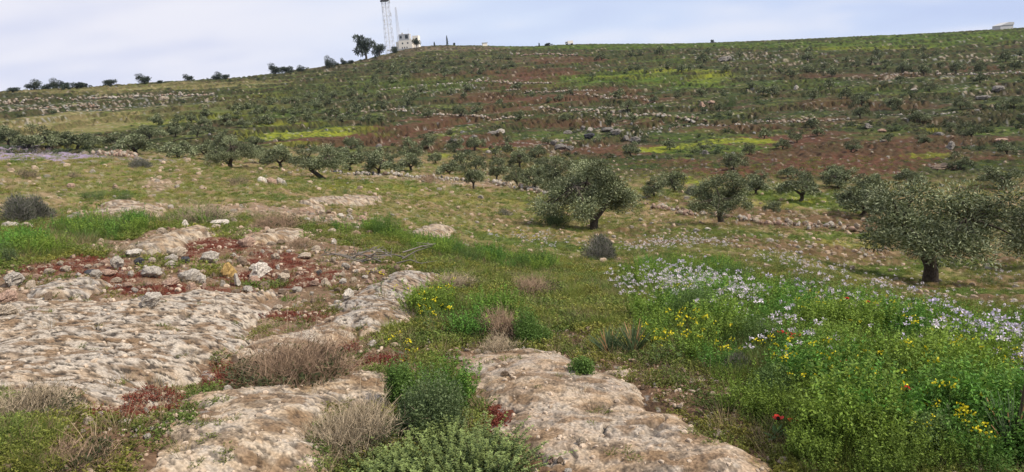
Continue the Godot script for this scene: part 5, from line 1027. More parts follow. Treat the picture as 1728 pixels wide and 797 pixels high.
# poppies: label, x, z, height
const POPPIES := [
	["left one of the two lowest red poppies", 1.07, -2.89, 0.1],
	["right one of the two lowest red poppies", 1.13, -2.84, 0.1],
	["largest poppy of the close trio in the herbs", 1.7, -3.16, 0.11],
	["lower poppy of the close trio in the herbs", 1.69, -3.12, 0.11],
	["right poppy of the close trio in the herbs", 1.75, -3.12, 0.11],
	["single dark poppy left of the close trio", 1.67, -3.27, 0.11],
	["left poppy of the red cluster by the lush mound", 1.66, -4.39, 0.15],
	["second poppy of the red cluster by the lush mound", 1.69, -4.3, 0.15],
	["lowest poppy of the red cluster by the lush mound", 1.63, -4.19, 0.15],
	["right poppy of the red cluster by the lush mound", 1.69, -4.22, 0.15],
	["left poppy of the row above the grey standing block", 2.94, -5.84, 0.2],
	["middle poppy of the row above the grey standing block", 2.86, -5.56, 0.19],
	["right poppy of the row above the grey standing block", 2.78, -5.3, 0.18],
	["single poppy left of the row above the standing block", 2.73, -5.75, 0.2],
	["single poppy between the red cluster and the trio", 1.7, -3.64, 0.13],
]
# heap of branches: x, z, width
const BRANCHES := [-1.54, -8.12, 0.81]

const EYE := 1.6
const AZ0 := -0.93          # the finely meshed sector of the ground: bearings in radians, 0 = straight ahead
const AZ1 := 0.93
const NA := 900

var dist := PackedFloat32Array()      # distances of the ground's rows
var bear := PackedFloat32Array()      # bearings of its columns
var hgt := PackedFloat32Array()       # heights, row by row
var top := PackedFloat32Array()       # what one stands on: soil, or the bedrock above it
var low := PackedFloat32Array()       # the same without the small bumps of the soil
var tread := PackedFloat32Array()     # place on its terrace: 0 outer edge of the step below ... 1 top of the riser
var phase := 0.0
var broad := 0.0
var lay := {}                         # what covers the ground: one weight per vertex and kind
var rng := RandomNumberGenerator.new()
var na := FastNoiseLite.new()
var nb := FastNoiseLite.new()
var nc := FastNoiseLite.new()
var nr := FastNoiseLite.new()
var cells := FastNoiseLite.new()
var M := {}
var used := {}


class Buf:
	var v := PackedVector3Array()
	var n := PackedVector3Array()
	var c := PackedColorArray()
	var f := PackedInt32Array()

	func quad(a: Vector3, b: Vector3, d: Vector3, e: Vector3, col: Color) -> void:
		var k := v.size()
		var no := (d - a).cross(b - a)
		no = no.normalized() if no.length_squared() > 1e-16 else Vector3.UP
		v.append(a); v.append(b); v.append(d); v.append(e)
		for q in 4:
			n.append(no)
			c.append(col)
		f.append(k); f.append(k + 1); f.append(k + 2)
		f.append(k); f.append(k + 2); f.append(k + 3)

	func leaf(p: Vector3, dir: Vector3, side: Vector3, col: Color) -> void:
		quad(p, p + dir * 0.5 + side, p + dir, p + dir * 0.5 - side, col)

	# a thin ribbon that bends on its way from p
	func blade(p: Vector3, dir: Vector3, bend: Vector3, width: float, col: Color, segs := 3) -> void:
		var s := dir.cross(Vector3(0.31, 0.2, 0.93))
		s = (s.normalized() if s.length_squared() > 1e-12 else Vector3.RIGHT) * width * 0.5
		var a := p
		for k in segs:
			var t := float(k + 1) / segs
			var b := p + dir * t + bend * t * t
			var w0 := 1.0 - 0.8 * float(k) / segs
			var w1 := 1.0 - 0.8 * t
			quad(a - s * w0, b - s * w1, b + s * w1, a + s * w0, col)
			a = b

	func tube(pts: Array, radii: Array, sides: int, col: Color) -> void:
		var k0 := v.size()
		for q in pts.size():
			var d: Vector3 = (pts[mini(q + 1, pts.size() - 1)] - pts[maxi(q - 1, 0)]).normalized()
			var x := d.cross(Vector3(0.2, 0.1, 0.97)).normalized()
			var y := d.cross(x)
			for s in sides:
				var a := TAU * s / sides
				var r := x * cos(a) + y * sin(a)
				v.append(pts[q] + r * radii[q])
				n.append(r)
				c.append(col)
		for q in pts.size() - 1:
			for s in sides:
				var a := k0 + q * sides + s
				var b := k0 + q * sides + (s + 1) % sides
				f.append(a); f.append(a + sides); f.append(b)
				f.append(b); f.append(a + sides); f.append(b + sides)

	func box(at: Vector3, size: Vector3, col: Color) -> void:
		var h := size * 0.5
		var p := func(x: float, y: float, z: float) -> Vector3: return at + Vector3(x * h.x, y * h.y, z * h.z)
		quad(p.call(-1, -1, 1), p.call(-1, 1, 1), p.call(1, 1, 1), p.call(1, -1, 1), col)
		quad(p.call(1, -1, -1), p.call(1, 1, -1), p.call(-1, 1, -1), p.call(-1, -1, -1), col)
		quad(p.call(-1, -1, -1), p.call(-1, 1, -1), p.call(-1, 1, 1), p.call(-1, -1, 1), col)
		quad(p.call(1, -1, 1), p.call(1, 1, 1), p.call(1, 1, -1), p.call(1, -1, -1), col)
		quad(p.call(-1, 1, 1), p.call(-1, 1, -1), p.call(1, 1, -1), p.call(1, 1, 1), col)
		quad(p.call(-1, -1, -1), p.call(-1, -1, 1), p.call(1, -1, 1), p.call(1, -1, -1), col)

	func mesh() -> ArrayMesh:
		var a := []
		a.resize(Mesh.ARRAY_MAX)
		a[Mesh.ARRAY_VERTEX] = v
		a[Mesh.ARRAY_NORMAL] = n
		a[Mesh.ARRAY_COLOR] = c
		a[Mesh.ARRAY_INDEX] = f
		var m := ArrayMesh.new()
		m.add_surface_from_arrays(Mesh.PRIMITIVE_TRIANGLES, a)
		return m


# ---------------------------------------------------------------- naming

func numbered(called: String) -> String:
	var k: int = used.get(called, 0)
	used[called] = k + 1
	return called if k == 0 else "%s_%03d" % [called, k]


func tag(o: Node, label: String, category: String, group := "", kind := "") -> void:
	if label: o.set_meta("label", label)
	if category: o.set_meta("category", category)
	if group: o.set_meta("group", group)
	if kind: o.set_meta("kind", kind)


func thing(called: String, label: String, category: String, at: Vector3, group := "", turn := 0.0) -> Node3D:
	var o := Node3D.new()
	o.name = numbered(called)
	o.position = at
	o.rotation.y = turn
	tag(o, label, category, group)
	add_child(o, true)
	return o


func part(called: String, m: Mesh, mat: Material, parent: Node) -> MeshInstance3D:
	var o := MeshInstance3D.new()
	o.name = numbered(called) if parent == self else called
	o.mesh = m
	o.material_override = mat
	parent.add_child(o, true)
	return o


func copies(called: String, m: Mesh, mat: Material, where: Array, tint: Array, parent: Node, label := "") -> void:
	if where.is_empty():
		return
	var mm := MultiMesh.new()
	mm.transform_format = MultiMesh.TRANSFORM_3D
	mm.use_colors = true
	mm.mesh = m
	mm.instance_count = where.size()
	for k in where.size():
		mm.set_instance_transform(k, where[k])
		mm.set_instance_color(k, tint[k])
	var o := MultiMeshInstance3D.new()
	o.name = numbered(called) if parent == self else called
	o.multimesh = mm
	o.material_override = mat
	tag(o, label, "", "", "stuff")
	parent.add_child(o, true)


# ---------------------------------------------------------------- materials

func noise(kind: int, freq: float, octaves: int, seed_: int) -> FastNoiseLite:
	var n := FastNoiseLite.new()
	n.noise_type = kind
	n.frequency = freq
	n.seed = seed_
	n.fractal_type = FastNoiseLite.FRACTAL_FBM if octaves > 1 else FastNoiseLite.FRACTAL_NONE
	n.fractal_octaves = octaves
	return n


func texture(n: FastNoiseLite, lo: float, hi: float, side := 512) -> NoiseTexture2D:
	var t := NoiseTexture2D.new()
	t.width = side
	t.height = side
	t.seamless = true
	t.noise = n
	var g := Gradient.new()
	g.set_color(0, Color(lo, lo, lo))
	g.set_color(1, Color(hi, hi, hi))
	t.color_ramp = g
	return t


func mat(col: Color, rough := 0.9, vertex := true) -> StandardMaterial3D:
	var m := StandardMaterial3D.new()
	m.albedo_color = col.linear_to_srgb()
	m.roughness = rough
	m.metallic_specular = 0.25
	m.vertex_color_use_as_albedo = vertex
	m.cull_mode = BaseMaterial3D.CULL_DISABLED
	return m


func foliage(glow: float, rough := 0.7) -> StandardMaterial3D:
	var m := mat(Color.WHITE, rough)
	m.metallic_specular = 0.35
	if glow > 0:
		m.backlight_enabled = true
		m.backlight = Color(glow, glow, glow * 0.6).linear_to_srgb()
	return m


func materials() -> void:
	var grain := texture(noise(FastNoiseLite.TYPE_SIMPLEX, 0.045, 5, 3), 0.62, 1.0)
	var lumps := texture(noise(FastNoiseLite.TYPE_SIMPLEX, 0.03, 6, 11), 0.0, 1.0)
	var g := mat(Color(1.25, 1.25, 1.25), 0.95)
	g.metallic_specular = 0.15
	g.albedo_texture = grain
	g.uv1_triplanar = true
	g.uv1_world_triplanar = true
	g.uv1_scale = Vector3(1.7, 1.7, 1.7)
	g.heightmap_enabled = true
	g.heightmap_texture = lumps
	g.heightmap_scale = 0.7
	M.ground = g
	var r := mat(Color(1.1, 1.08, 1.05), 0.9)
	r.metallic_specular = 0.2
	r.albedo_texture = grain
	r.uv1_triplanar = true
	r.uv1_world_triplanar = true
	r.uv1_scale = Vector3(2.3, 2.3, 2.3)
	r.heightmap_enabled = true
	r.heightmap_texture = lumps
	r.heightmap_scale = 0.3
	M.rock = r
	var tones := {"white": Color(0.60, 0.545, 0.47), "cream": Color(0.47, 0.39, 0.30), "grey": Color(0.45, 0.405, 0.345), "pink": Color(0.42, 0.29, 0.22), "brown": Color(0.24, 0.18, 0.13), "ochre": Color(0.46, 0.31, 0.12), "dark": Color(0.17, 0.15, 0.14), "boulder": Color(0.235, 0.215, 0.19)}
	var blot := texture(noise(FastNoiseLite.TYPE_SIMPLEX, 0.02, 5, 21), 0.45, 1.0)
	for k in tones:
		var s := mat(tones[k] * 1.55, 0.92, false)
		s.metallic_specular = 0.2
		s.albedo_texture = blot
		s.uv1_triplanar = true
		s.uv1_scale = Vector3(0.8, 0.8, 0.8)
		s.heightmap_enabled = true
		s.heightmap_texture = lumps
		s.heightmap_scale = 0.7
		M[k] = s
	M.pebble = mat(Color.WHITE, 0.92)
	M.leaf = foliage(0.16)
	M.leaf.albedo_color = Color(1.3, 1.3, 1.25).linear_to_srgb()
	M.herb = foliage(0.35)
	M.twig = mat(Color.WHITE, 0.9)
	M.petal = foliage(0.3, 0.6)
	M.bark = mat(Color(0.15, 0.125, 0.10), 0.95, false)
	M.bark.albedo_texture = blot
	M.bark.uv1_triplanar = true
	M.bark.uv1_scale = Vector3(3, 1, 3)
	M.steel = mat(Color(0.66, 0.68, 0.73), 0.6, false)
	M.wall = mat(Color(0.86, 0.80, 0.70), 0.9, false)
	M.greywall = mat(Color(0.5, 0.5, 0.5), 0.9, false)
	M.glass = mat(Color(0.05, 0.06, 0.07), 0.2, false)
	M.dark = mat(Color(0.05, 0.05, 0.055), 0.6, false)


# ---------------------------------------------------------------- ground

func cubic(a: float, b: float, c: float, d: float, t: float) -> float:
	return b + 0.5 * t * (c - a + t * (2.0 * a - 5.0 * b + 4.0 * c - d + t * (3.0 * (b - c) + d - a)))


# the broad lie of the land at one distance, for each bearing of LAND
func land_row(d: float) -> PackedFloat32Array:
	var row := PackedFloat32Array()
	var l := log(clampf(d, LAND_AT[0], LAND_AT[-1] - 0.01))
	var j := 0
	while j < LAND_AT.size() - 2 and log(LAND_AT[j + 1]) <= l:
		j += 1
	var t: float = (l - log(LAND_AT[j])) / (log(LAND_AT[j + 1]) - log(LAND_AT[j]))
	var last := LAND_AT.size() - 1
	for r in LAND:
		row.append(cubic(r[maxi(j - 1, 0)], r[j], r[mini(j + 1, last)], r[mini(j + 2, last)], t))
	return row


func land_at(row: PackedFloat32Array, a: float) -> float:
	var n := row.size()
	var u := clampf((rad_to_deg(a) - LAND_A0) / LAND_STEP, 0.0, n - 1.0001)
	var i := int(u)
	return cubic(row[maxi(i - 1, 0)], row[i], row[mini(i + 1, n - 1)], row[mini(i + 2, n - 1)], u - i)


func relief(x: float, z: float, d: float, h: float) -> float:
	var far := clampf((d - 9.0) / 60.0, 0.0, 1.0)
	h += na.get_noise_2d(x * 0.35, z * 0.35) * lerpf(0.03, 0.22, far)
	broad = h
	phase = 0.5
	if d < 60.0:
		h += nb.get_noise_2d(x * 2.2, z * 2.2) * 0.022
	if d < 16.0:
		h += nb.get_noise_2d(x * 11.0 + 40.0, z * 11.0) * 0.009
	else:
		h += nc.get_noise_2d(x * 1.1, z * 1.1) * minf(0.06 + d * 0.0012, 0.3)
	if d > 95.0:
		var w := clampf((d - 95.0) / 25.0, 0.0, 1.0) * clampf((425.0 - d) / 40.0, 0.0, 1.0)
		var t := (h + 0.9 * na.get_noise_2d(x * 0.03 + 7.0, z * 0.03)) / 1.7
		var f := t - floorf(t)
		phase = f
		h += w * 1.7 * (0.35 * f + 0.65 * smoothstep(0.68, 0.98, f) - f)
	return h


func build_heights() -> void:
	var d := 2.0
	while d < 560.0:
		dist.append(d)
		d *= 1.0 + (0.0033 if d < 6.0 else 0.0045 if d < 15.0 else 0.006 if d < 40.0 else 0.0075)
	for i in NA:
		bear.append(lerpf(AZ0, AZ1, float(i) / (NA - 1)))
	hgt.resize(dist.size() * NA)
	low.resize(hgt.size())
	tread.resize(hgt.size())
	for j in dist.size():
		var row := land_row(dist[j])
		var dj := dist[j]
		for i in NA:
			hgt[j * NA + i] = relief(sin(bear[i]) * dj, -cos(bear[i]) * dj, dj, land_at(row, bear[i]))
			low[j * NA + i] = broad
			tread[j * NA + i] = phase
	top = hgt.duplicate()


func row_of(d: float) -> float:
	var lo := 0
	var hi := dist.size() - 1
	if d <= dist[0]: return 0.0
	if d >= dist[hi]: return hi - 0.001
	while hi - lo > 1:
		var m := (lo + hi) >> 1
		if dist[m] <= d: lo = m
		else: hi = m
	return lo + (d - dist[lo]) / (dist[hi] - dist[lo])


func column_of(x: float, z: float) -> float:
	return clampf((atan2(x, -z) - AZ0) / (AZ1 - AZ0) * (NA - 1), 0.0, NA - 1.001)


func ground_y(x: float, z: float) -> float:
	var v := row_of(sqrt(x * x + z * z))
	var u := column_of(x, z)
	var j := int(v)
	var i := int(u)
	var k := j * NA + i
	return lerpf(lerpf(top[k], top[k + 1], u - i), lerpf(top[k + NA], top[k + NA + 1], u - i), v - j)


func on_ground(x: float, z: float, sink := 0.0) -> Vector3:
	return Vector3(x, ground_y(x, z) - sink, z)


# one patch of ground cover: an ellipse on the ground with a ragged edge
func paint(kind: String, x: float, z: float, across: float, along: float, turn: float, strength: float) -> void:
	if not lay.has(kind):
		var fresh := PackedFloat32Array()
		fresh.resize(dist.size() * NA)
		lay[kind] = fresh
	var a: PackedFloat32Array = lay[kind]
	var d0 := sqrt(x * x + z * z)
	var r := maxf(across, along) * 1.5
	var half := asin(minf(r / d0, 0.99))
	var az := atan2(x, -z)
	var i0 := clampi(int((az - half - AZ0) / (AZ1 - AZ0) * (NA - 1)), 0, NA - 1)
	var i1 := clampi(int((az + half - AZ0) / (AZ1 - AZ0) * (NA - 1)) + 1, 0, NA - 1)
	var j0 := int(row_of(d0 - r))
	var j1 := int(row_of(d0 + r)) + 1
	var c := cos(turn)
	var s := sin(turn)
	var fr := 2.2 / minf(across, along)
	for j in range(j0, j1 + 1):
		if j >= dist.size():
			break
		for i in range(i0, i1 + 1):
			var px := sin(bear[i]) * dist[j]
			var pz := -cos(bear[i]) * dist[j]
			var u := ((px - x) * c + (pz - z) * s) / across
			var v := ((pz - z) * c - (px - x) * s) / along
			var q := u * u + v * v
			if q > 2.2:
				continue
			q = sqrt(q) + na.get_noise_2d(px * fr * 0.7 + x * 9.0, pz * fr * 0.7) * 0.5 + nb.get_noise_2d(px * fr * 2.5, pz * fr * 2.5) * 0.25
			var w := (1.0 - smoothstep(0.72, 1.12, q)) * strength
			var k := j * NA + i
			if w > a[k]:
				a[k] = w
	lay[kind] = a


func mixed(a: Color, b: Color, t: float) -> Color:
	return a.lerp(b, clampf(t, 0.0, 1.0))


func build_ground() -> void:
	var rows := dist.size()
	var v := PackedVector3Array()
	var n := PackedVector3Array()
	var c := PackedColorArray()
	v.resize(rows * NA)
	n.resize(rows * NA)
	c.resize(rows * NA)
	var L := {}
	for k in ["red", "green", "yellow", "brown", "stone", "dark", "olivedry", "lilac", "pink", "clod", "earth", "bare"]:
		L[k] = lay[k]
	var red: PackedFloat32Array = L.red
	var green: PackedFloat32Array = L.green
	var yellow: PackedFloat32Array = L.yellow
	var brown: PackedFloat32Array = L.brown
	var stone: PackedFloat32Array = L.stone
	var dark: PackedFloat32Array = L.dark
	var odry: PackedFloat32Array = L.olivedry
	var lilac: PackedFloat32Array = L.lilac
	var pink: PackedFloat32Array = L.pink
	var clod: PackedFloat32Array = L.clod
	var bare_: PackedFloat32Array = L.bare
	var earth: PackedFloat32Array = L.earth
	for j in rows:
		var d := dist[j]
		var far_left := smoothstep(85.0, 118.0, d)
		var far_right := smoothstep(60.0, 84.0, d)
		var near := 1.0 - smoothstep(8.0, 16.0, d)
		for i in NA:
			var k := j * NA + i
			var x := sin(bear[i]) * d
			var z := -cos(bear[i]) * d
			v[k] = Vector3(x, hgt[k], z)
			var far := lerpf(far_left, far_right, smoothstep(-12.0, 14.0, x))
			var e := maxi(i - 1, 0)
			var w := mini(i + 1, NA - 1)
			var side := (hgt[j * NA + w] - hgt[j * NA + e]) / ((w - e) * d * (AZ1 - AZ0) / (NA - 1))
			var j0 := maxi(j - 1, 0)
			var j1 := mini(j + 1, rows - 1)
			var fore := (hgt[j1 * NA + i] - hgt[j0 * NA + i]) / (dist[j1] - dist[j0])
			var sa := sin(bear[i])
			var ca := cos(bear[i])
			n[k] = Vector3(-side * ca - fore * sa, 1.0, -side * sa + fore * ca).normalized()
			# broad and fine variation, stretched along the contour on the far hill
			var fa := na.get_noise_2d(x * 0.06, z * 0.16)
			var fb := nb.get_noise_2d(x * lerpf(1.3, 0.22, far), z * lerpf(1.3, 0.5, far))
			var fc := nc.get_noise_2d(x * lerpf(9.0, 0.9, clampf(d / 50.0, 0.0, 1.0)), z * lerpf(9.0, 0.9, clampf(d / 50.0, 0.0, 1.0)))
			var col := mixed(Color(0.285, 0.205, 0.11), Color(0.165, 0.172, 0.052), 0.42 + fa * 1.2 + fb)
			if near > 0.0:
				col = mixed(col, mixed(Color(0.23, 0.155, 0.095), Color(0.14, 0.095, 0.055), 0.5 + fb * 1.2), near)
			if far > 0.0:
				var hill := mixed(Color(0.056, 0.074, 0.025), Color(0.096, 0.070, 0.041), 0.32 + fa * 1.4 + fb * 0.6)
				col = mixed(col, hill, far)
			col = mixed(col, mixed(Color(0.27, 0.22, 0.105), Color(0.175, 0.175, 0.06), 0.5 + fb * 1.5), odry[k])
			col = mixed(col, Color(0.17, 0.125, 0.085), brown[k])
			col = mixed(col, mixed(Color(0.30, 0.215, 0.145), Color(0.19, 0.12, 0.075), 0.5 + fb * 1.2 + fc), bare_[k])
			var rs := mixed(Color(0.160, 0.058, 0.038), Color(0.118, 0.062, 0.042), far * 0.7 + fb * 0.6)
			col = mixed(col, rs, minf(red[k] * (1.0 + fb), 1.0) * lerpf(1.0, 0.92, far))
			col = mixed(col, mixed(Color(0.17, 0.105, 0.065), Color(0.10, 0.065, 0.042), 0.5 + fb), earth[k])
			col = mixed(col, mixed(Color(0.195, 0.122, 0.070), Color(0.115, 0.073, 0.043), 0.5 + fb * 1.3), clod[k])
			col = mixed(col, mixed(Color(0.40, 0.28, 0.20), Color(0.27, 0.19, 0.13), 0.5 + fb), pink[k] * 0.85)
			col = mixed(col, mixed(Color(0.06, 0.105, 0.02), Color(0.115, 0.165, 0.03), 0.5 + fb), green[k])
			col = mixed(col, mixed(Color(0.25, 0.27, 0.03), Color(0.16, 0.20, 0.03), 0.35 + fb), yellow[k])
			col = mixed(col, Color(0.05, 0.055, 0.035), dark[k] * (0.6 + fb))  # dark scrub; on the right hill also cloud shade painted in
			col = mixed(col, mixed(Color(0.44, 0.35, 0.50), Color(0.26, 0.22, 0.24), 0.3 + fc * 1.5), lilac[k])
			if far > 0.5 and d > 95.0:
				# treads carry grass along their outer edge, risers show earth and stone
				var f := tread[k]
				var turf := smoothstep(0.0, 0.06, f) * (1.0 - smoothstep(0.20, 0.42, f)) * smoothstep(-0.1, 0.3, fa + 0.4 * fb)
				col = mixed(col, Color(0.125, 0.15, 0.036), turf * lerpf(0.95, 0.8, smoothstep(0.0, 60.0, x)) * (1.0 - red[k]))  # turf colour weaker to the right, as painted cloud shade
				col = mixed(col, Color(0.070, 0.060, 0.032), smoothstep(0.66, 0.78, f) * 0.5)
			# loose stone showing through
			var bare := stone[k] * 0.6 + 0.08 + pink[k] * 0.3 - far * 0.04 - green[k] * 0.1
			if fc * 0.8 + fb * 0.35 > 0.62 + far * 0.06 - bare * 0.75:
				col = mixed(col, Color(0.36, 0.30, 0.23) if fa > -0.1 else Color(0.27, 0.26, 0.24), 0.6 + stone[k] * 0.3)
			elif far > 0.0 and fc < -0.28 and red[k] < 0.4 and odry[k] < 0.3:
				col = mixed(col, Color(0.035, 0.042, 0.024), far * 0.65)
			var g := 1.0 + fc * 0.35
			c[k] = Color(col.r * g, col.g * g, col.b * g)
	# the near ground and the far hill are two sheets that share a row
	var split := int(row_of(95.0))
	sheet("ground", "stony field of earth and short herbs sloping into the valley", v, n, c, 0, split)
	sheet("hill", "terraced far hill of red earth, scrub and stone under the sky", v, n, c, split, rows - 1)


func sheet(called: String, label: String, v: PackedVector3Array, n: PackedVector3Array, c: PackedColorArray, j0: int, j1: int) -> void:
	var f := PackedInt32Array()
	f.resize((j1 - j0) * (NA - 1) * 6)
	var q := 0
	for j in j1 - j0:
		for i in NA - 1:
			var k := j * NA + i
			f[q] = k; f[q + 1] = k + NA; f[q + 2] = k + 1
			f[q + 3] = k + 1; f[q + 4] = k + NA; f[q + 5] = k + NA + 1
			q += 6
	var b := Buf.new()
	b.v = v.slice(j0 * NA, (j1 + 1) * NA)
	b.n = n.slice(j0 * NA, (j1 + 1) * NA)
	b.c = c.slice(j0 * NA, (j1 + 1) * NA)
	b.f = f
	tag(part(called, b.mesh(), M.ground, self), label, "", "", "structure")


# the rest of the land, all round and under the eye, out of the picture
func build_surroundings() -> void:
	var b := Buf.new()
	var rings := [0.0, 1.0, 2.06, 4.0, 8.0, 14.0, 22.0, 34.0, 52.0, 80.0, 120.0, 170.0, 230.0, 300.0, 380.0, 430.0, 500.0, 620.0]
	var steps := 96
	for d in rings:
		var row := land_row(maxf(d, 0.9))
		for s in steps:
			var a := TAU * s / steps - PI
			var h := land_at(row, clampf(a, -0.87, 0.87))
			var back := smoothstep(0.87, 1.9, absf(a))
			h = lerpf(h, d * 0.02, back) - (0.25 + d * 0.01 if absf(a) < AZ1 and d > 2.1 else 0.02)
			b.v.append(Vector3(sin(a) * d, h, -cos(a) * d))
			b.n.append(Vector3.UP)
			b.c.append(Color(0.17, 0.15, 0.075) if d < 60.0 else Color(0.09, 0.085, 0.045))
	for r in rings.size() - 1:
		for s in steps:
			var k := r * steps + s
			var e := r * steps + (s + 1) % steps
			b.f.append_array([k, k + steps, e, e, k + steps, e + steps])
	tag(part("terrain", b.mesh(), M.ground, self), "open land lying round the field", "", "", "structure")


# ---------------------------------------------------------------- bedrock

func bedrock(called: String, label: String, thick: float, tone: int, flat: Array) -> void:
	var n := flat.size() / 2
	var poly := PackedVector2Array()
	var lo := Vector2(1e9, 1e9)
	var hi := Vector2(-1e9, -1e9)
	var dmin := 1e9
	var dmax := 0.0
	var amin := 9.0
	var amax := -9.0
	for k in n:
		var p := Vector2(flat[k * 2], flat[k * 2 + 1])
		poly.append(p)
		lo = lo.min(p)
		hi = hi.max(p)
		dmin = minf(dmin, p.length())
		dmax = maxf(dmax, p.length())
		amin = minf(amin, atan2(p.x, -p.y))
		amax = maxf(amax, atan2(p.x, -p.y))
	var wide := minf(0.35, (hi - lo).length() * 0.12)
	var j0 := maxi(int(row_of(dmin * 0.96)) - 2, 0)
	var j1 := mini(int(row_of(dmax * 1.04)) + 2, dist.size() - 1)
	var i0 := clampi(int((amin - AZ0) / (AZ1 - AZ0) * (NA - 1)) - 6, 0, NA - 1)
	var i1 := clampi(int((amax - AZ0) / (AZ1 - AZ0) * (NA - 1)) + 6, 0, NA - 1)
	var w := i1 - i0 + 1
	var rows := j1 - j0 + 1
	var b := Buf.new()
	b.v.resize(w * rows)
	b.n.resize(w * rows)
	b.c.resize(w * rows)
	var inside := PackedFloat32Array()
	inside.resize(w * rows)
	var palette: Array = [[Color(0.50, 0.425, 0.34), Color(0.60, 0.535, 0.45)], [Color(0.53, 0.42, 0.30), Color(0.58, 0.49, 0.38)], [Color(0.43, 0.395, 0.35), Color(0.55, 0.49, 0.42)], [Color(0.48, 0.37, 0.27), Color(0.54, 0.445, 0.34)]][tone]
	for j in rows:
		for i in w:
			var d := dist[j0 + j]
			var x := sin(bear[i0 + i]) * d
			var z := -cos(bear[i0 + i]) * d
			var p := Vector2(x, z)
			var s := 1e9
			for k in n:
				s = minf(s, (Geometry2D.get_closest_point_to_segment(p, poly[k], poly[(k + 1) % n]) - p).length_squared())
			s = sqrt(s) * (1.0 if Geometry2D.is_point_in_polygon(p, poly) else -1.0)
			s += na.get_noise_2d(x * 1.3, z * 1.3) * 0.5 * wide + nb.get_noise_2d(x * 4.0, z * 4.0) * 0.10 * wide
			var q := j * w + i
			inside[q] = s
			# weathered top: bedding that dips to the right, solution pits and small ledges
			var bed := nb.get_noise_2d(x * 2.6 + z * 1.2, z * 7.5 - x * 2.0)
			var pit := cells.get_noise_2d(x * 13.0 + bed * 2.0, z * 17.0)
			var pock := cells.get_noise_2d(x * 31.0, z * 36.0 + bed)
			var fine := nc.get_noise_2d(x * 16.0, z * 22.0)
			var depth := smoothstep(-0.62, -0.95, pit) * smoothstep(-0.1, 0.35, bed + fine * 0.4)
			var crack := (1.0 - smoothstep(0.0, 0.045, absf(na.get_noise_2d(x * 0.8 + 13.0, z * 1.1)))) * smoothstep(-0.15, 0.1, nb.get_noise_2d(x * 0.9, z * 0.9 + 5.0))
			var y := thick * (1.0 - exp(-maxf(s, 0.0) / (wide * 0.3 + 0.02)))
			y += smoothstep(0.0, wide, s) * (bed * 0.004 + na.get_noise_2d(x * 1.3, z * 1.3) * 0.02 - crack * 0.03 + fine * 0.002 + nb.get_noise_2d(x * 14.0, z * 18.0) * 0.0015)
			var hole: float = smoothstep(0.27, 0.38, nb.get_noise_2d(x * 12.0 + 80.0, z * 14.0) + 0.2 * bed) * [0.9, 0.6, 0.9, 0.45][tone]
			y -= depth * 0.008 + hole * 0.008 + smoothstep(-0.6, -0.95, pock) * 0.007 * smoothstep(-0.1, 0.3, fine + bed)
			if s < 0.0:
				y += maxf(s, -0.12) * 1.0
			b.v[q] = Vector3(x, low[(j0 + j) * NA + i0 + i] + y + 0.012, z)
			if s > 0.0:
				top[(j0 + j) * NA + i0 + i] = maxf(b.v[q].y, hgt[(j0 + j) * NA + i0 + i])
			# colour: cream to grey stone, ochre seams, dark lichen, soil, near-black pits and cracks
			var ta := na.get_noise_2d(x * 2.0 + 30.0, z * 3.2)
			var col := mixed(palette[0], palette[1], 0.5 + bed * 1.1 + fine * 0.6)
			col = mixed(col, Color(0.46, 0.32, 0.19), smoothstep(0.12, 0.45, ta) * 0.6)
			col = mixed(col, Color(0.37, 0.345, 0.315), smoothstep(0.15, 0.4, -ta + fine * 0.5) * 0.5)
			var bs: float = [1.0, 0.55, 0.9, 0.45][tone]
			var blot := nb.get_noise_2d((x * 6.5 + z * 1.5) * bs, (z * 7.5 - x * 1.2) * bs) + 0.25 * ta
			var much: float = [1.0, 0.7, 1.0, 0.6][tone]
			col = mixed(col, Color(0.66, 0.575, 0.465), smoothstep(0.1, 0.34, -blot) * 0.5 * much)
			col = mixed(col, Color(0.185, 0.140, 0.100), smoothstep(0.34 - 0.13 * much, 0.46 - 0.13 * much, blot + fine * 0.25) * (0.35 + 0.45 * much))
			col = mixed(col, Color(0.27, 0.175, 0.10), smoothstep(0.25, 0.45, nc.get_noise_2d(x * 3.0 + 60.0, z * 4.0) + 0.3 * blot) * 0.7)
			col = mixed(col, Color(0.055, 0.048, 0.042), maxf(hole, crack * 0.6))
			var g := 1.0 + nc.get_noise_2d(x * 45.0, z * 45.0) * 0.3
			col = Color(col.r * g, col.g * g, col.b * g)
			b.c[q] = col
	for j in rows:
		for i in w:
			var q := j * w + i
			var a := b.v[j * w + maxi(i - 1, 0)]
			var e := b.v[j * w + mini(i + 1, w - 1)]
			var u := b.v[maxi(j - 1, 0) * w + i]
			var o := b.v[mini(j + 1, rows - 1) * w + i]
			var no := (e - a).cross(o - u)
			b.n[q] = (no if no.y > 0 else -no).normalized()
	for j in rows - 1:
		for i in w - 1:
			var q := j * w + i
			if maxf(maxf(inside[q], inside[q + 1]), maxf(inside[q + w], inside[q + w + 1])) > -0.1:
				b.f.append(q); b.f.append(q + w); b.f.append(q + 1)
				b.f.append(q + 1); b.f.append(q + w); b.f.append(q + w + 1)
	# what no triangle uses is dropped
	var keep := PackedInt32Array()
	keep.resize(b.v.size())
	keep.fill(-1)
	var t := Buf.new()
	for k in b.f:
		if keep[k] < 0:
			keep[k] = t.v.size()
			t.v.append(b.v[k]); t.n.append(b.n[k]); t.c.append(b.c[k])
		t.f.append(keep[k])
	tag(part(called, t.mesh(), M.rock, self), label, "rock outcrop", "bedrock showing through the field")


# ---------------------------------------------------------------- stones

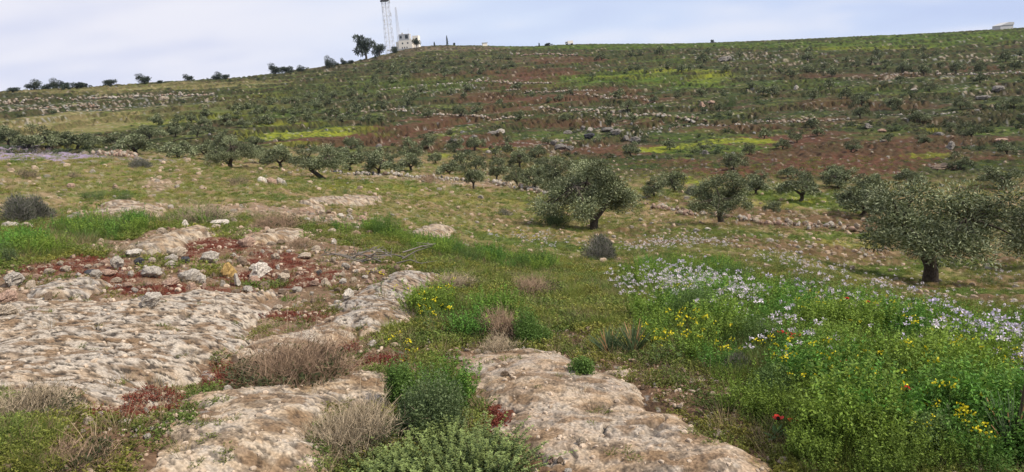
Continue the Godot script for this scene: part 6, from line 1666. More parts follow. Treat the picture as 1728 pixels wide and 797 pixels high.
# a weathered block about 1 m across, standing on y = 0
func make_stone(seed_: int, detail: int, angular: float) -> ArrayMesh:
	var r := RandomNumberGenerator.new()
	r.seed = seed_
	var n := noise(FastNoiseLite.TYPE_SIMPLEX, 1.0, 3, seed_)
	var planes := []
	for k in 9:
		planes.append([Vector3(r.randfn(), r.randfn() * 0.8, r.randfn()).normalized(), r.randf_range(0.24, 0.42)])
	var rings := detail
	var segs := detail * 2
	var b := Buf.new()
	var pts := PackedVector3Array()
	var shape := Vector3(r.randf_range(0.85, 1.15), 1.0, r.randf_range(0.7, 1.0))
	for j in rings + 1:
		for i in segs:
			var th := PI * j / rings
			var ph := TAU * i / segs
			var u := Vector3(sin(th) * cos(ph), cos(th), sin(th) * sin(ph))
			var p := u * 0.5
			for q in planes:
				var over: float = p.dot(q[0]) - q[1]
				if over > 0.0:
					p -= q[0] * over * angular
			p += u * (n.get_noise_3dv(u * 1.6) * 0.10 + n.get_noise_3dv(u * 5.0) * 0.045)
			pts.append(p * shape)
	var lo := 1e9
	var hi := -1e9
	for p in pts:
		lo = minf(lo, p.y)
		hi = maxf(hi, p.y)
	for k in pts.size():
		pts[k] = Vector3(pts[k].x, (pts[k].y - lo) / (hi - lo), pts[k].z)
	for j in rings:
		for i in segs:
			var a := pts[j * segs + i]
			var e := pts[j * segs + (i + 1) % segs]
			var o := pts[(j + 1) * segs + i]
			var w := pts[(j + 1) * segs + (i + 1) % segs]
			var col := Color.WHITE
			if j == 0:
				tri(b, a, w, o, col)
			elif j == rings - 1:
				tri(b, a, e, o, col)
			else:
				tri(b, a, e, w, col)
				tri(b, a, w, o, col)
	return b.mesh()


func tri(b: Buf, p: Vector3, q: Vector3, s: Vector3, col: Color) -> void:
	var no := (s - p).cross(q - p)
	no = no.normalized() if no.length_squared() > 1e-16 else Vector3.UP
	for u in [p, q, s]:
		b.f.append(b.v.size())
		b.v.append(u); b.n.append(no); b.c.append(col)


func place_stone(o: Node3D, at: Vector3, wide: float, high: float, r: RandomNumberGenerator) -> void:
	o.position = at - Vector3(0, high * 0.2, 0)
	o.rotation.y = r.randf() * TAU
	o.scale = Vector3(wide, high * 1.22, wide * r.randf_range(0.75, 1.0))


# ---------------------------------------------------------------- trees

func scatter_crown(b: Buf, r: RandomNumberGenerator, lobes: Array, count: int, length: float, width: float, base: Color, pale: Color, share: float, up: float, hollow := 0.55) -> void:
	for k in count:
		var l: Array = lobes[r.randi() % lobes.size()]
		var u := Vector3(r.randfn(), r.randfn(), r.randfn()).normalized()
		var p: Vector3 = l[0] + u * pow(r.randf(), hollow) * l[1] * Vector3(1, 0.78, 1)
		var dir := (u * 0.8 + Vector3(r.randfn(), r.randfn() * 0.8 + up, r.randfn()) * 0.6).normalized()
		var side := dir.cross((u + Vector3(r.randfn(), r.randfn(), r.randfn()) * 0.5)).normalized()
		var col := mixed(base, pale, (0.6 + 0.6 * r.randf()) if r.randf() < share else r.randf() * 0.25)
		var g: float = l[2] * r.randf_range(0.75, 1.3)
		var s := r.randf_range(0.7, 1.25)
		b.leaf(p, dir * length * s, side * width * 0.5 * s, Color(col.r * g, col.g * g, col.b * g))


# an olive 3 m high and 3.4 m wide; returns [trunk, crown]
func make_olive(seed_: int, leaves: int, length: float, width: float, n_lobes: int, stem: float, lean: float, forks: int, lift := 0.0) -> Array:
	var r := RandomNumberGenerator.new()
	r.seed = seed_
	var t := Buf.new()
	var b := Buf.new()
	var lobes := []
	for k in n_lobes:
		var a := TAU * (k * 0.381966 + r.randf() * 0.12)
		var rad := sqrt((k + 0.5) / n_lobes) * 1.28
		var top := sqrt(maxf(0.0, 1.0 - pow(rad / 1.75, 2.0)))
		var y := lerpf(1.25, 0.82, rad / 1.28) + r.randf() * (top * 1.9 - 0.62)
		var lop := 1.0 + 0.28 * sin(a + seed_) + 0.16 * sin(2.0 * a + seed_ * 1.7)      # no olive is round
		lobes.append([Vector3(cos(a) * rad * lop + lean * 0.3, clampf(y * (0.9 + 0.22 * sin(a * 2.0 + seed_ * 0.6)), 0.7 + lift, 2.6), sin(a) * rad * lop), r.randf_range(0.24, 0.54), r.randf_range(0.6, 1.35)])
	scatter_crown(b, r, lobes, leaves, length, width, Color(0.062, 0.078, 0.036), Color(0.25, 0.27, 0.165), 0.30, 0.35)
	var fork := Vector3(-lean * 0.4, stem, r.randf_range(-0.1, 0.1))
	var foot := Vector3(lean * 0.35, -0.15, 0)
	var sides := 8 if leaves > 6000 else 5
	t.tube([foot, foot.lerp(fork, 0.2) + Vector3(0.02, 0.03, 0), foot.lerp(fork, 0.6) + Vector3(0.05, 0, 0.04), fork], [0.24, 0.15, 0.125, 0.13], sides, Color.WHITE)
	var limbs := []
	for k in forks:
		var a := TAU * k / forks + r.randf() * 0.9
		var e := Vector3(cos(a) * r.randf_range(0.55, 0.8) + lean * 0.1, r.randf_range(1.35, 1.6), sin(a) * 0.6)
		var m := fork.lerp(e, 0.45) + Vector3(cos(a) * 0.12, -0.03, sin(a) * 0.12)
		t.tube([fork + Vector3(0, -0.05, 0), m, e], [0.10, 0.075, 0.05], sides, Color.WHITE)
		limbs.append(e)
	for l in lobes:
		var best: Vector3 = fork
		for e in limbs:
			if (e - l[0]).length() < (best - l[0]).length():
				best = e
		t.tube([best, best.lerp(l[0], 0.55) + Vector3(0, 0.06, 0), l[0]], [0.032, 0.022, 0.009], 4, Color.WHITE)
	return [t.mesh(), b.mesh()]


# skyline trees, 6 m high and 7 m wide
func make_pine(seed_: int, style: String) -> Array:
	var r := RandomNumberGenerator.new()
	r.seed = seed_
	var t := Buf.new()
	var b := Buf.new()
	var lobes := []
	if style == "cypress":
		for k in 9:
			lobes.append([Vector3(0, 0.7 + k * 0.55, 0), 2.6 * (1.0 - pow(k / 9.5, 1.5)) + 0.3, r.randf_range(0.8, 1.1)])
	elif style == "tall":
		for k in 13:
			var y := r.randf_range(1.5, 5.5)
			lobes.append([Vector3(r.randf_range(-2.4, 2.4) * (1.25 - y / 7.0), y, r.randf_range(-2, 2)), r.randf_range(0.7, 1.15), r.randf_range(0.75, 1.2)])
	elif style == "umbrella":
		for k in 10:
			lobes.append([Vector3(r.randf_range(-2.2, 2.2), r.randf_range(3.6, 5.0), r.randf_range(-2.2, 2.2)), r.randf_range(1.0, 1.5), r.randf_range(0.75, 1.2)])
	else:
		for k in 13:
			var x := r.randf_range(-2.4, 2.4)
			lobes.append([Vector3(x + 0.4, r.randf_range(0.9, 5.0 - absf(x) * 0.7), r.randf_range(-2, 2)), r.randf_range(0.8, 1.4), r.randf_range(0.7, 1.25)])
	scatter_crown(b, r, lobes, 1500, 0.75, 0.22, Color(0.030, 0.042, 0.030), Color(0.06, 0.075, 0.05), 0.25, 0.5, 0.4)
	t.tube([Vector3(0, -0.4, 0), Vector3(0.1, 1.6, 0), Vector3(0, 3.8, 0)], [0.34, 0.24, 0.1], 6, Color.WHITE)
	for l in lobes:
		if style != "cypress":
			t.tube([Vector3(0.08, minf(l[0].y * 0.5, 2.6), 0), l[0]], [0.12, 0.05], 4, Color.WHITE)
	return [t.mesh(), b.mesh()]


func place_tree(pair: Array, called: String, label: String, category: String, group: String, x: float, z: float, wide: float, high: float, turn: float, m: Material) -> void:
	var o := thing(called, label, category, on_ground(x, z, 0.05 if category == "olive tree" else 0.3), group, turn)
	o.scale = Vector3(wide, high, wide)
	part("trunk", pair[0], M.bark, o)
	part("crown", pair[1], m, o)


# ---------------------------------------------------------------- bushes and herbs

func build_bush(called: String, label: String, group: String, kind: String, x: float, z: float, wide: float, high: float, detail: float) -> void:
	var r := RandomNumberGenerator.new()
	r.seed = hash(label)
	var o := thing(called, label, "bush", on_ground(x, z, 0.02), group)
	var tw := Buf.new()
	var lf := Buf.new()
	var R := wide * 0.5
	var many := int(clampf(detail, 60.0, 5200.0))
	# a bush is several clumps of different height
	var clumps := []
	for k in 6:
		var a := r.randf() * TAU
		var q := R * r.randf_range(0.15, 0.6)
		clumps.append([Vector3(cos(a) * q, 0, sin(a) * q), r.randf_range(0.35, 0.62), r.randf_range(0.5, 1.08)])
	clumps[0] = [Vector3(r.randfn(), 0, r.randfn()) * R * 0.12, 0.7, 1.0]
	var thin := clampf(wide * 0.0042, 0.0028, 0.05)
	if kind in ["thorn", "palethorn", "pinkthorn"]:
		var base: Color = {"thorn": Color(0.27, 0.19, 0.13), "palethorn": Color(0.34, 0.275, 0.19), "pinkthorn": Color(0.29, 0.205, 0.14)}[kind]
		for k in int(many * 0.42):
			var a := r.randf() * TAU
			var e := acos(r.randf_range(0.02, 1.0))
			var cl: Array = clumps[r.randi() % 6]
			var p: Vector3 = cl[0] + Vector3(r.randfn() * R * 0.14, r.randf() * high * 0.1, r.randfn() * R * 0.14)
			var dir := Vector3(cos(a) * sin(e) * R * cl[1], cos(e) * high * 0.95 * cl[2], sin(a) * sin(e) * R * cl[1]) * r.randf_range(0.5, 1.1)
			var bend := Vector3(r.randfn() * 0.3 * R, -0.2 * high * r.randf(), r.randfn() * 0.3 * R)
			var g := r.randf_range(0.5, 1.45)
			var col := Color(base.r * g, base.g * g, base.b * g)
			tw.blade(p, dir, bend, thin * r.randf_range(0.7, 1.5), col, 3)
			for q in 3:
				var t := r.randf_range(0.35, 0.95)
				var s := p + dir * t + bend * t * t
				var sd := (dir.normalized() + Vector3(r.randfn(), r.randfn() * 0.7 + 0.2, r.randfn()) * 0.9).normalized() * R * r.randf_range(0.10, 0.3)
				tw.blade(s, sd, Vector3(r.randfn(), r.randfn(), r.randfn()) * R * 0.04, thin * 0.8, col, 2)
		for k in int(many * (0.5 if kind == "thorn" else 0.25)):
			var a := r.randf() * TAU
			var q := sqrt(r.randf()) * R * 0.95
			var p := Vector3(cos(a) * q, r.randf() * high * 0.4, sin(a) * q)
			var dir := Vector3(r.randfn(), r.randf() + 0.3, r.randfn()).normalized() * clampf(wide * 0.05, 0.02, 0.12)
			var g := r.randf_range(0.6, 1.3)
			lf.leaf(p, dir, dir.cross(Vector3(r.randfn(), r.randfn(), r.randfn())).normalized() * dir.length() * 0.16, Color(0.065 * g, 0.075 * g, 0.032 * g))
	elif kind in ["grey", "pale"]:
		var base: Color = Color(0.155, 0.15, 0.13) if kind == "grey" else Color(0.27, 0.21, 0.14)
		for k in many * 2:
			var u := Vector3(r.randfn(), absf(r.randfn()), r.randfn()).normalized()
			var cl: Array = clumps[r.randi() % 6]
			var p: Vector3 = cl[0] + Vector3(u.x * R * cl[1], u.y * high * 0.85 * cl[2], u.z * R * cl[1]) * pow(r.randf(), 0.35) * r.randf_range(0.85, 1.05)
			var dir := (u + Vector3(r.randfn(), r.randfn() + 0.8, r.randfn()) * 0.45).normalized() * clampf(wide * 0.14, 0.04, 0.3)
			var g := r.randf_range(0.55, 1.4)
			tw.blade(p - dir * 0.5, dir, Vector3.ZERO, thin * 1.2, Color(base.r * g, base.g * g, base.b * g), 1)
		for k in many:
			var u := Vector3(r.randfn(), absf(r.randfn()), r.randfn()).normalized()
			var cl: Array = clumps[r.randi() % 6]
			var p: Vector3 = cl[0] + Vector3(u.x * R * cl[1], u.y * high * 0.8 * cl[2], u.z * R * cl[1]) * pow(r.randf(), 0.4)
			var dir := (u + Vector3.UP * 0.4).normalized() * clampf(wide * 0.05, 0.02, 0.12)
			var g := r.randf_range(0.6, 1.3)
			lf.leaf(p, dir, dir.cross(Vector3(r.randfn(), r.randfn(), r.randfn())).normalized() * dir.length() * 0.2, Color(0.10 * g, 0.11 * g, 0.075 * g))
	elif kind == "whorl":
		for k in int(many * 0.085):
			var a := r.randf() * TAU
			var q := sqrt(r.randf()) * R
			var p := Vector3(cos(a) * q, 0, sin(a) * q)
			var top := p * r.randf_range(1.0, 1.45) + Vector3(r.randfn() * 0.05, high * r.randf_range(0.4, 1.05) * (1.0 - 0.35 * q / R), r.randfn() * 0.03)
			tw.blade(p, top - p, Vector3.ZERO, 0.005, Color(0.12, 0.14, 0.05), 2)
			var g := r.randf_range(0.7, 1.3)
			for w in 8:
				var t := 0.42 + 0.58 * w / 7.0
				for s in 6:
					var b := TAU * s / 6.0 + w * 0.5
					var dir := (Vector3(cos(b), 0.55 - 0.5 * t + r.randf() * 0.3, sin(b)) + Vector3(r.randfn(), r.randfn(), r.randfn()) * 0.35).normalized() * r.randf_range(0.6, 1.35) * 0.0125 * (1.25 - 0.35 * t)
					var side := dir.cross(Vector3.UP).normalized() * 0.0030
					lf.leaf(p.lerp(top, t), dir, side, mixed(Color(0.085, 0.125, 0.04), Color(0.22, 0.28, 0.09), t * t) * g)
	else:
		var pal: Array = {"darkleaf": [Color(0.046, 0.072, 0.028), Color(0.15, 0.20, 0.085)], "brightleaf": [Color(0.055, 0.105, 0.022), Color(0.13, 0.22, 0.05)], "herb": [Color(0.05, 0.09, 0.026), Color(0.15, 0.225, 0.065)]}[kind]
		var size := clampf(wide * 0.02, 0.012, 0.30 if wide > 2.0 else 0.022)
		var stems := int(many * 0.26)
		for k in stems:
			var a := r.randf() * TAU
			var q := sqrt(r.randf())
			var cl: Array = clumps[r.randi() % 6]
			var rc: float = R * cl[1]
			var p: Vector3 = cl[0] + Vector3(cos(a) * q * rc * 0.5, 0, sin(a) * q * rc * 0.5)
			var dome := sqrt(maxf(0.0, 1.0 - q * q * 0.75))
			var top: Vector3 = cl[0] + Vector3(cos(a) * q * rc, high * dome * cl[2] * r.randf_range(0.6, 1.1), sin(a) * q * rc)
			tw.blade(p, top - p, Vector3(r.randfn(), 0.2, r.randfn()) * rc * 0.05, thin * 0.8, pal[0] * 1.3, 2)
			var g := r.randf_range(0.7, 1.3)
			for w in 10:
				var t := pow(r.randf(), 0.55)
				var dir := (Vector3(r.randfn(), r.randfn() * 0.6 + 0.45, r.randfn())).normalized() * size * r.randf_range(0.6, 1.3)
				var side := dir.cross(Vector3(r.randfn(), r.randfn(), r.randfn())).normalized() * dir.length() * 0.26
				var col := mixed(pal[0], pal[1], r.randf() * 0.5 + t * 0.5) * g
				lf.leaf(p.lerp(top, t) + Vector3(r.randfn(), r.randfn(), r.randfn()) * size * 0.7, dir, side, col)
	if tw.v.size(): part("twigs" if kind.ends_with("thorn") or kind in ["grey", "pale"] else "stems", tw.mesh(), M.twig, o)
	if lf.v.size(): part("leaves", lf.mesh(), M.herb, o)


func build_branches(label: String, x: float, z: float, wide: float) -> void:
	var r := RandomNumberGenerator.new()
	r.seed = 515
	var o := thing("dead_branch_pile", label, "branches", on_ground(x, z, 0.0))
	for k in 18:
		var b := Buf.new()
		var a := r.randf_range(-0.5, 0.5) + (PI if k % 2 else 0.0)
		var l := wide * r.randf_range(0.2, 0.5)
		var p := Vector3(r.randf_range(-0.4, 0.4) * wide, r.randf_range(0.01, 0.10), r.randf_range(-0.18, 0.18) * wide)
		var e := p + Vector3(cos(a) * l, r.randf_range(0.0, 0.12), sin(a) * l)
		var m := p.lerp(e, 0.5) + Vector3(r.randfn(), absf(r.randfn()), r.randfn()) * l * 0.08
		var g := r.randf_range(0.6, 1.3)
		var col := Color(0.20, 0.18, 0.155) * g
		b.tube([p, m, e], [0.010, 0.007, 0.003], 5, col)
		for q in 3:
			var f := m.lerp(e, r.randf())
			b.tube([f, f + Vector3(r.randfn(), absf(r.randfn()), r.randfn()) * l * 0.18], [0.004, 0.002], 4, col)
		part("branch", b.mesh(), M.twig, o)


func build_rosette(label: String, x: float, z: float, wide: float, high: float, spike: bool) -> void:
	var r := RandomNumberGenerator.new()
	r.seed = hash(label)
	var o := thing("asphodel_rosette", label, "plant", on_ground(x, z, 0.01), "asphodel rosettes")
	var b := Buf.new()
	for k in 70:
		var a := r.randf() * TAU
		var lean := r.randf_range(0.15, 1.0)
		var dir := Vector3(cos(a) * lean * wide * 0.5, high * r.randf_range(0.7, 1.05) * (1.15 - 0.4 * lean), sin(a) * lean * wide * 0.5)
		var g := r.randf_range(0.7, 1.3)
		var col := Color(0.085, 0.125, 0.06) * g if r.randf() > 0.13 else Color(0.33, 0.19, 0.10) * g
		b.blade(Vector3(r.randfn(), 0, r.randfn()) * wide * 0.04, dir, Vector3(cos(a), -0.45, sin(a)) * wide * 0.16 * lean, 0.014, col, 4)
	part("blades", b.mesh(), M.herb, o)
	if spike:
		var s := Buf.new()
		s.tube([Vector3(0, 0, 0), Vector3(0.02, high * 0.9, 0.01), Vector3(0.05, high * 1.75, 0)], [0.007, 0.006, 0.003], 5, Color(0.06, 0.05, 0.035))
		for k in 14:
			var y := high * (1.0 + 0.75 * k / 14.0)
			s.leaf(Vector3(0.03, y, 0), Vector3(r.randfn() * 0.012, 0.02, r.randfn() * 0.012), Vector3(0.004, 0, 0.003), Color(0.10, 0.08, 0.06))
		part("flower_stalk", s.mesh(), M.twig, o)


func build_poppy(label: String, x: float, z: float, high: float) -> void:
	var r := RandomNumberGenerator.new()
	r.seed = hash(label)
	var o := thing("poppy", label, "flower", on_ground(x, z, 0.0), "red poppies in the herbs", r.randf() * TAU)
	var s := Buf.new()
	s.tube([Vector3.ZERO, Vector3(0.01, high * 0.5, 0), Vector3(0, high, 0.01)], [0.003, 0.0025, 0.002], 4, Color(0.09, 0.14, 0.05))
	for k in 8:
		var a := r.randf() * TAU
		s.leaf(Vector3(0, high * r.randf_range(0.1, 0.5), 0), Vector3(cos(a) * 0.06, 0.02, sin(a) * 0.06), Vector3(-sin(a), 0.2, cos(a)) * 0.008, Color(0.07, 0.13, 0.035))
	part("stem", s.mesh(), M.herb, o)
	for k in 4:
		var a := TAU * k / 4.0 + 0.3
		var p := Buf.new()
		var out := Vector3(cos(a), 0.55, sin(a))
		var side := Vector3(-sin(a), 0, cos(a))
		var c := Vector3(0, high, 0.01)
		var w := 0.018
		p.quad(c, c + out * w * 0.6 + side * w * 0.8, c + out * w * 1.3 + side * w * 0.45, c + out * w * 1.35 - side * w * 0.45, Color(0.48, 0.028, 0.014))
		p.quad(c, c + out * w * 1.35 - side * w * 0.45, c + out * w * 0.6 - side * w * 0.8, c + out * w * 0.2 - side * w * 0.2, Color(0.38, 0.02, 0.01))
		part("petal", p.mesh(), M.petal, o)
	var h := Buf.new()
	h.tube([Vector3(0, high, 0.01), Vector3(0, high + 0.012, 0.01)], [0.009, 0.007], 6, Color(0.02, 0.02, 0.018))
	part("centre", h.mesh(), M.twig, o)


# small plants that are only ever counted in thousands
func tuft(seed_: int, blades: int, high: float, spread: float, width: float, base: Color, tip: Color) -> ArrayMesh:
	var r := RandomNumberGenerator.new()
	r.seed = seed_
	var b := Buf.new()
	for k in blades:
		var a := r.randf() * TAU
		var q := sqrt(r.randf()) * spread
		var lean := r.randf_range(0.05, 0.7)
		var dir := Vector3(cos(a) * lean, 1.0, sin(a) * lean).normalized() * high * r.randf_range(0.5, 1.1)
		b.blade(Vector3(cos(a) * q, 0, sin(a) * q), dir, Vector3(cos(a), -0.35, sin(a)) * high * 0.35 * lean, width, mixed(base, tip, r.randf()), 2)
	return b.mesh()


func leafy(seed_: int, stems: int, leaves: int, high: float, spread: float, size: float, base: Color, tip: Color) -> ArrayMesh:
	var r := RandomNumberGenerator.new()
	r.seed = seed_
	var b := Buf.new()
	for k in stems:
		var a := r.randf() * TAU
		var q := sqrt(r.randf()) * spread
		var p := Vector3(cos(a) * q * 0.5, 0, sin(a) * q * 0.5)
		var top := Vector3(cos(a) * q, high * r.randf_range(0.55, 1.1), sin(a) * q)
		b.blade(p, top - p, Vector3.ZERO, size * 0.16, base, 1)
		for w in leaves:
			var t := r.randf_range(0.12, 1.0)
			var dir := Vector3(r.randfn(), r.randfn() * 0.5 + 0.35, r.randfn()).normalized() * size * r.randf_range(0.6, 1.25)
			b.leaf(p.lerp(top, t), dir, dir.cross(Vector3(r.randfn(), r.randfn(), r.randfn())).normalized() * dir.length() * 0.22, mixed(base, tip, r.randf() * 0.6 + 0.4 * t))
	return b.mesh()


func flower(seed_: int, heads: int, high: float, spread: float, head: float, petals: int, col: Color, col2: Color) -> ArrayMesh:
	var r := RandomNumberGenerator.new()
	r.seed = seed_
	var b := Buf.new()
	for k in heads:
		var a := r.randf() * TAU
		var q := sqrt(r.randf()) * spread
		var top := Vector3(cos(a) * q, high * r.randf_range(0.35, 1.3), sin(a) * q)
		b.blade(Vector3(cos(a) * q * 0.35, 0, sin(a) * q * 0.35), top - Vector3(cos(a) * q * 0.35, 0, sin(a) * q * 0.35), Vector3.ZERO, 0.004, Color(0.09, 0.12, 0.04), 2)
		for w in 3:
			var t := r.randf_range(0.2, 0.8)
			var dir := Vector3(r.randfn(), 0.4, r.randfn()).normalized() * 0.035
			b.leaf(top * t, dir, dir.cross(Vector3.UP).normalized() * 0.006, Color(0.08, 0.12, 0.035))
		var hs := head * r.randf_range(0.6, 1.3)
		for w in petals:
			var u := Vector3(r.randfn(), r.randfn() * 0.6 + 0.5, r.randfn()).normalized()
			var p := top + u * hs * r.randf_range(0.1, 0.55)
			var dir := (u + Vector3(r.randfn(), r.randfn(), r.randfn()) * 0.5).normalized() * hs * 0.5
			b.leaf(p, dir, dir.cross(Vector3(r.randfn(), r.randfn(), r.randfn())).normalized() * hs * 0.17, mixed(col, col2, r.randf()))
	return b.mesh()


func scatter_plants() -> void:
	var rows := dist.size()
	var put := {}
	var hue := {}
	for k in ["grass", "lush", "herb", "straw", "carpet", "scrub", "sedum", "pebbles", "rubble"]:
		put[k] = []
		hue[k] = []
	var red: PackedFloat32Array = lay.red
	var green: PackedFloat32Array = lay.green
	var yellow: PackedFloat32Array = lay.yellow
	var odry: PackedFloat32Array = lay.olivedry
	var pink: PackedFloat32Array = lay.pink
	var stone: PackedFloat32Array = lay.stone
	var earth: PackedFloat32Array = lay.earth
	var clod: PackedFloat32Array = lay.clod
	var bare_: PackedFloat32Array = lay.bare
	var rock: PackedFloat32Array = lay.rock
	var dark: PackedFloat32Array = lay.dark
	var first_far := int(row_of(95.0))
	for q in 180000:
		var j := int(rng.randf() * (rows - 40))
		var i := rng.randi_range(1, NA - 2)
		var k := j * NA + i
		var d := dist[j] * (1.0 + (rng.randf() - 0.5) * 0.006)
		var a := bear[i] + (rng.randf() - 0.5) * 0.002
		var x := sin(a) * d
		var z := -cos(a) * d
		if rock[k] > 0.5:
			var w := rng.randf()
			if d < 12.0 and w < 0.09:
				put_in(put, hue, "pebbles", x, z, (rng.randf() ** 2.5) * 0.035 + 0.006, 0.6, Color(0.45, 0.36, 0.27))
			elif d < 12.0 and w < 0.12 and nb.get_noise_2d(x * 1.7, z * 1.7) > 0.1:
				put_in(put, hue, "straw" if rng.randf() < 0.5 else "carpet", x, z, rng.randf_range(0.2, 0.45), 1.0, Color.WHITE)
			continue
		var patchy := nb.get_noise_2d(x * lerpf(1.5, 0.25, clampf(d / 90.0, 0, 1)), z * lerpf(1.5, 0.25, clampf(d / 90.0, 0, 1)))
		var g := green[k]
		var u := rng.randf()
		if d < 13.0:
			var bare: float = maxf(maxf(red[k], earth[k]), bare_[k])
			if bare > 0.45 and (g < 0.5 or earth[k] > 0.6):
				if u < 0.5:
					put_in(put, hue, "pebbles", x, z, (rng.randf() ** 3.5) * 0.06 * clampf(d / 6.0, 0.5, 1.3) + 0.007, 0.6, mixed(Color(0.46, 0.37, 0.28), Color(0.2, 0.12, 0.075), rng.randf() ** 1.4))
				elif red[k] > 0.45 and u < 0.92:
					put_in(put, hue, "sedum", x, z, rng.randf_range(0.5, 1.1), 1.0, Color.WHITE)
				elif u < 0.60 and red[k] < 0.3:
					put_in(put, hue, "carpet", x, z, rng.randf_range(0.3, 0.8), 1.0, tinted(patchy, 0.8))
				elif u > 0.97:
					put_in(put, hue, "straw", x, z, rng.randf_range(0.3, 0.6), 1.0, Color.WHITE)
			elif g > 0.4:
				if u < 0.46 + patchy * 0.4:
					put_in(put, hue, "herb", x, z, rng.randf_range(0.5, 1.1) * clampf(0.85 + patchy * 1.3, 0.35, 1.5), 1.0, tinted(nc.get_noise_2d(x * 1.1, z * 1.1) * 2.2 - 0.2, 0.95 + patchy * 0.5))
				elif u < 0.55 + patchy * 0.3:
					put_in(put, hue, "lush", x, z, rng.randf_range(0.6, 1.2) * clampf(0.75 - patchy, 0.3, 1.1) * clampf(d / 6.0, 0.55, 1.0), 1.0, tinted(nc.get_noise_2d(x * 0.8 + 9.0, z * 0.8) * 2.0, 0.95))
				elif u < 0.86:
					put_in(put, hue, "straw", x, z, rng.randf_range(0.3, 0.7) * clampf(d / 6.0, 0.5, 1.0), 1.0, Color.WHITE)
			else:
				if pink[k] > 0.4 and u < 0.3:
					put_in(put, hue, "pebbles", x, z, (rng.randf() ** 2.5) * 0.10 + 0.02, 0.7, Color(0.46, 0.34, 0.26))
				elif u < 0.09 + patchy * 0.25 + odry[k] * 0.15:
					put_in(put, hue, "straw", x, z, rng.randf_range(0.3, 0.7) * clampf(d / 6.0, 0.5, 1.0), 1.0, Color.WHITE)
				elif u < 0.48 + patchy * 0.4:
					put_in(put, hue, "carpet", x, z, rng.randf_range(0.6, 1.4) * clampf(d / 6.0, 0.5, 1.0), 1.0, tinted(patchy, 1.0))
				elif u < 0.58 + patchy * 0.2 + odry[k] * 0.3:
					put_in(put, hue, "grass", x, z, rng.randf_range(0.3, 0.75) * clampf(d / 6.0, 0.5, 1.0), 1.0, tinted(patchy + 0.1, 0.9))
				elif u < 0.80:
					put_in(put, hue, "pebbles", x, z, (rng.randf() ** 3.0) * 0.06 + 0.01, 0.6, mixed(Color(0.42, 0.33, 0.25), Color(0.2, 0.14, 0.09), rng.randf()))
		elif j < first_far:
			var s := clampf(d / 26.0, 0.7, 2.1)
			var stony: float = maxf(pink[k], clod[k] * 0.45)
			if u < 0.07 + stony * 0.38:
				put_in(put, hue, "rubble", x, z, (rng.randf() ** 3.2) * 0.26 * s + 0.02 * s, 0.5, Color(0.38, 0.29, 0.21) if rng.randf() < 0.75 else Color(0.27, 0.24, 0.20))
			elif u < 0.30 + g * 0.45 - stony * 0.1 - odry[k] * 0.06:
				put_in(put, hue, "carpet", x, z, rng.randf_range(0.8, 1.6) * s, 1.0, tinted(g * 0.8 + patchy - yellow[k] - odry[k] * 0.4 - 0.15, 1.05 + 0.25 * yellow[k]))
			elif u < 0.50 + patchy * 0.3 + g * 0.3 - stony * 0.3:
				put_in(put, hue, "grass", x, z, rng.randf_range(0.5, 1.0) * s, 1.0, tinted(g + patchy, 0.95))
			elif u < 0.74 - stony * 0.4:
				put_in(put, hue, "straw", x, z, rng.randf_range(0.4, 0.9) * s, 1.0, Color.WHITE)
		else:
			if d > 415.0:
				continue
			var bare: float = maxf(red[k] * 0.9, yellow[k] * 0.95)
			if u < (0.03 + maxf(patchy, 0.0) * 0.55 + dark[k] * 0.22) * (1.0 - bare) * (1.0 - bare) * (1.0 - g * 0.6) * (1.0 - minf(odry[k], 1.0) * 0.97):
				put_in(put, hue, "scrub", x, z, (rng.randf() ** 1.6) * 1.0 + 0.22, rng.randf_range(0.6, 1.0), tinted(patchy * 1.5, 0.75))
			elif u > 0.982 - stone[k] * 0.2:
				put_in(put, hue, "rubble", x, z, (rng.randf() ** 3.0) * 0.9 + 0.16, 0.55, Color(0.26, 0.22, 0.165) if rng.randf() < 0.6 else Color(0.20, 0.195, 0.185))
	copies("grass", tuft(5, 26, 0.20, 0.09, 0.005, Color(0.085, 0.13, 0.03), Color(0.19, 0.24, 0.065)), M.herb, put.grass, hue.grass, self, "thin short grass growing between the stones")
	copies("grass", tuft(6, 34, 0.18, 0.10, 0.0045, Color(0.06, 0.10, 0.026), Color(0.145, 0.19, 0.055)), M.herb, put.lush, hue.lush, self, "fresh green grass blades in the lush patches")
	copies("herbs", leafy(7, 20, 20, 0.18, 0.13, 0.0145, Color(0.055, 0.105, 0.022), Color(0.15, 0.25, 0.05)), M.herb, put.herb, hue.herb, self, "leafy green herbs filling the right foreground")
	copies("dry_grass", tuft(8, 18, 0.21, 0.10, 0.0045, Color(0.20, 0.15, 0.085), Color(0.36, 0.29, 0.175)), M.twig, put.straw, hue.straw, self, "dry straw-coloured grass scattered over the field")
	copies("ground_cover", leafy(9, 18, 9, 0.05, 0.14, 0.02, Color(0.095, 0.12, 0.03), Color(0.21, 0.23, 0.06)), M.herb, put.carpet, hue.carpet, self, "low creeping herbs covering the stony soil")
	copies("scrub", leafy(10, 16, 9, 0.75, 0.75, 0.24, Color(0.042, 0.052, 0.028), Color(0.115, 0.12, 0.07)), M.leaf, put.scrub, hue.scrub, self, "low grey-green scrub covering the far hill")
	copies("red_stonecrop", leafy(12, 14, 4, 0.03, 0.07, 0.014, Color(0.13, 0.030, 0.020), Color(0.22, 0.062, 0.040)), M.herb, put.sedum, hue.sedum, self, "dark red stonecrop carpeting the pockets of soil")
	var chip := make_stone(77, 4, 1.0)
	copies("pebbles", chip, M.pebble, put.pebbles, hue.pebbles, self, "small loose pebbles on the bare soil")
	copies("rubble", make_stone(78, 5, 0.9), M.pebble, put.rubble, hue.rubble, self, "loose field stones strewn over the slopes")


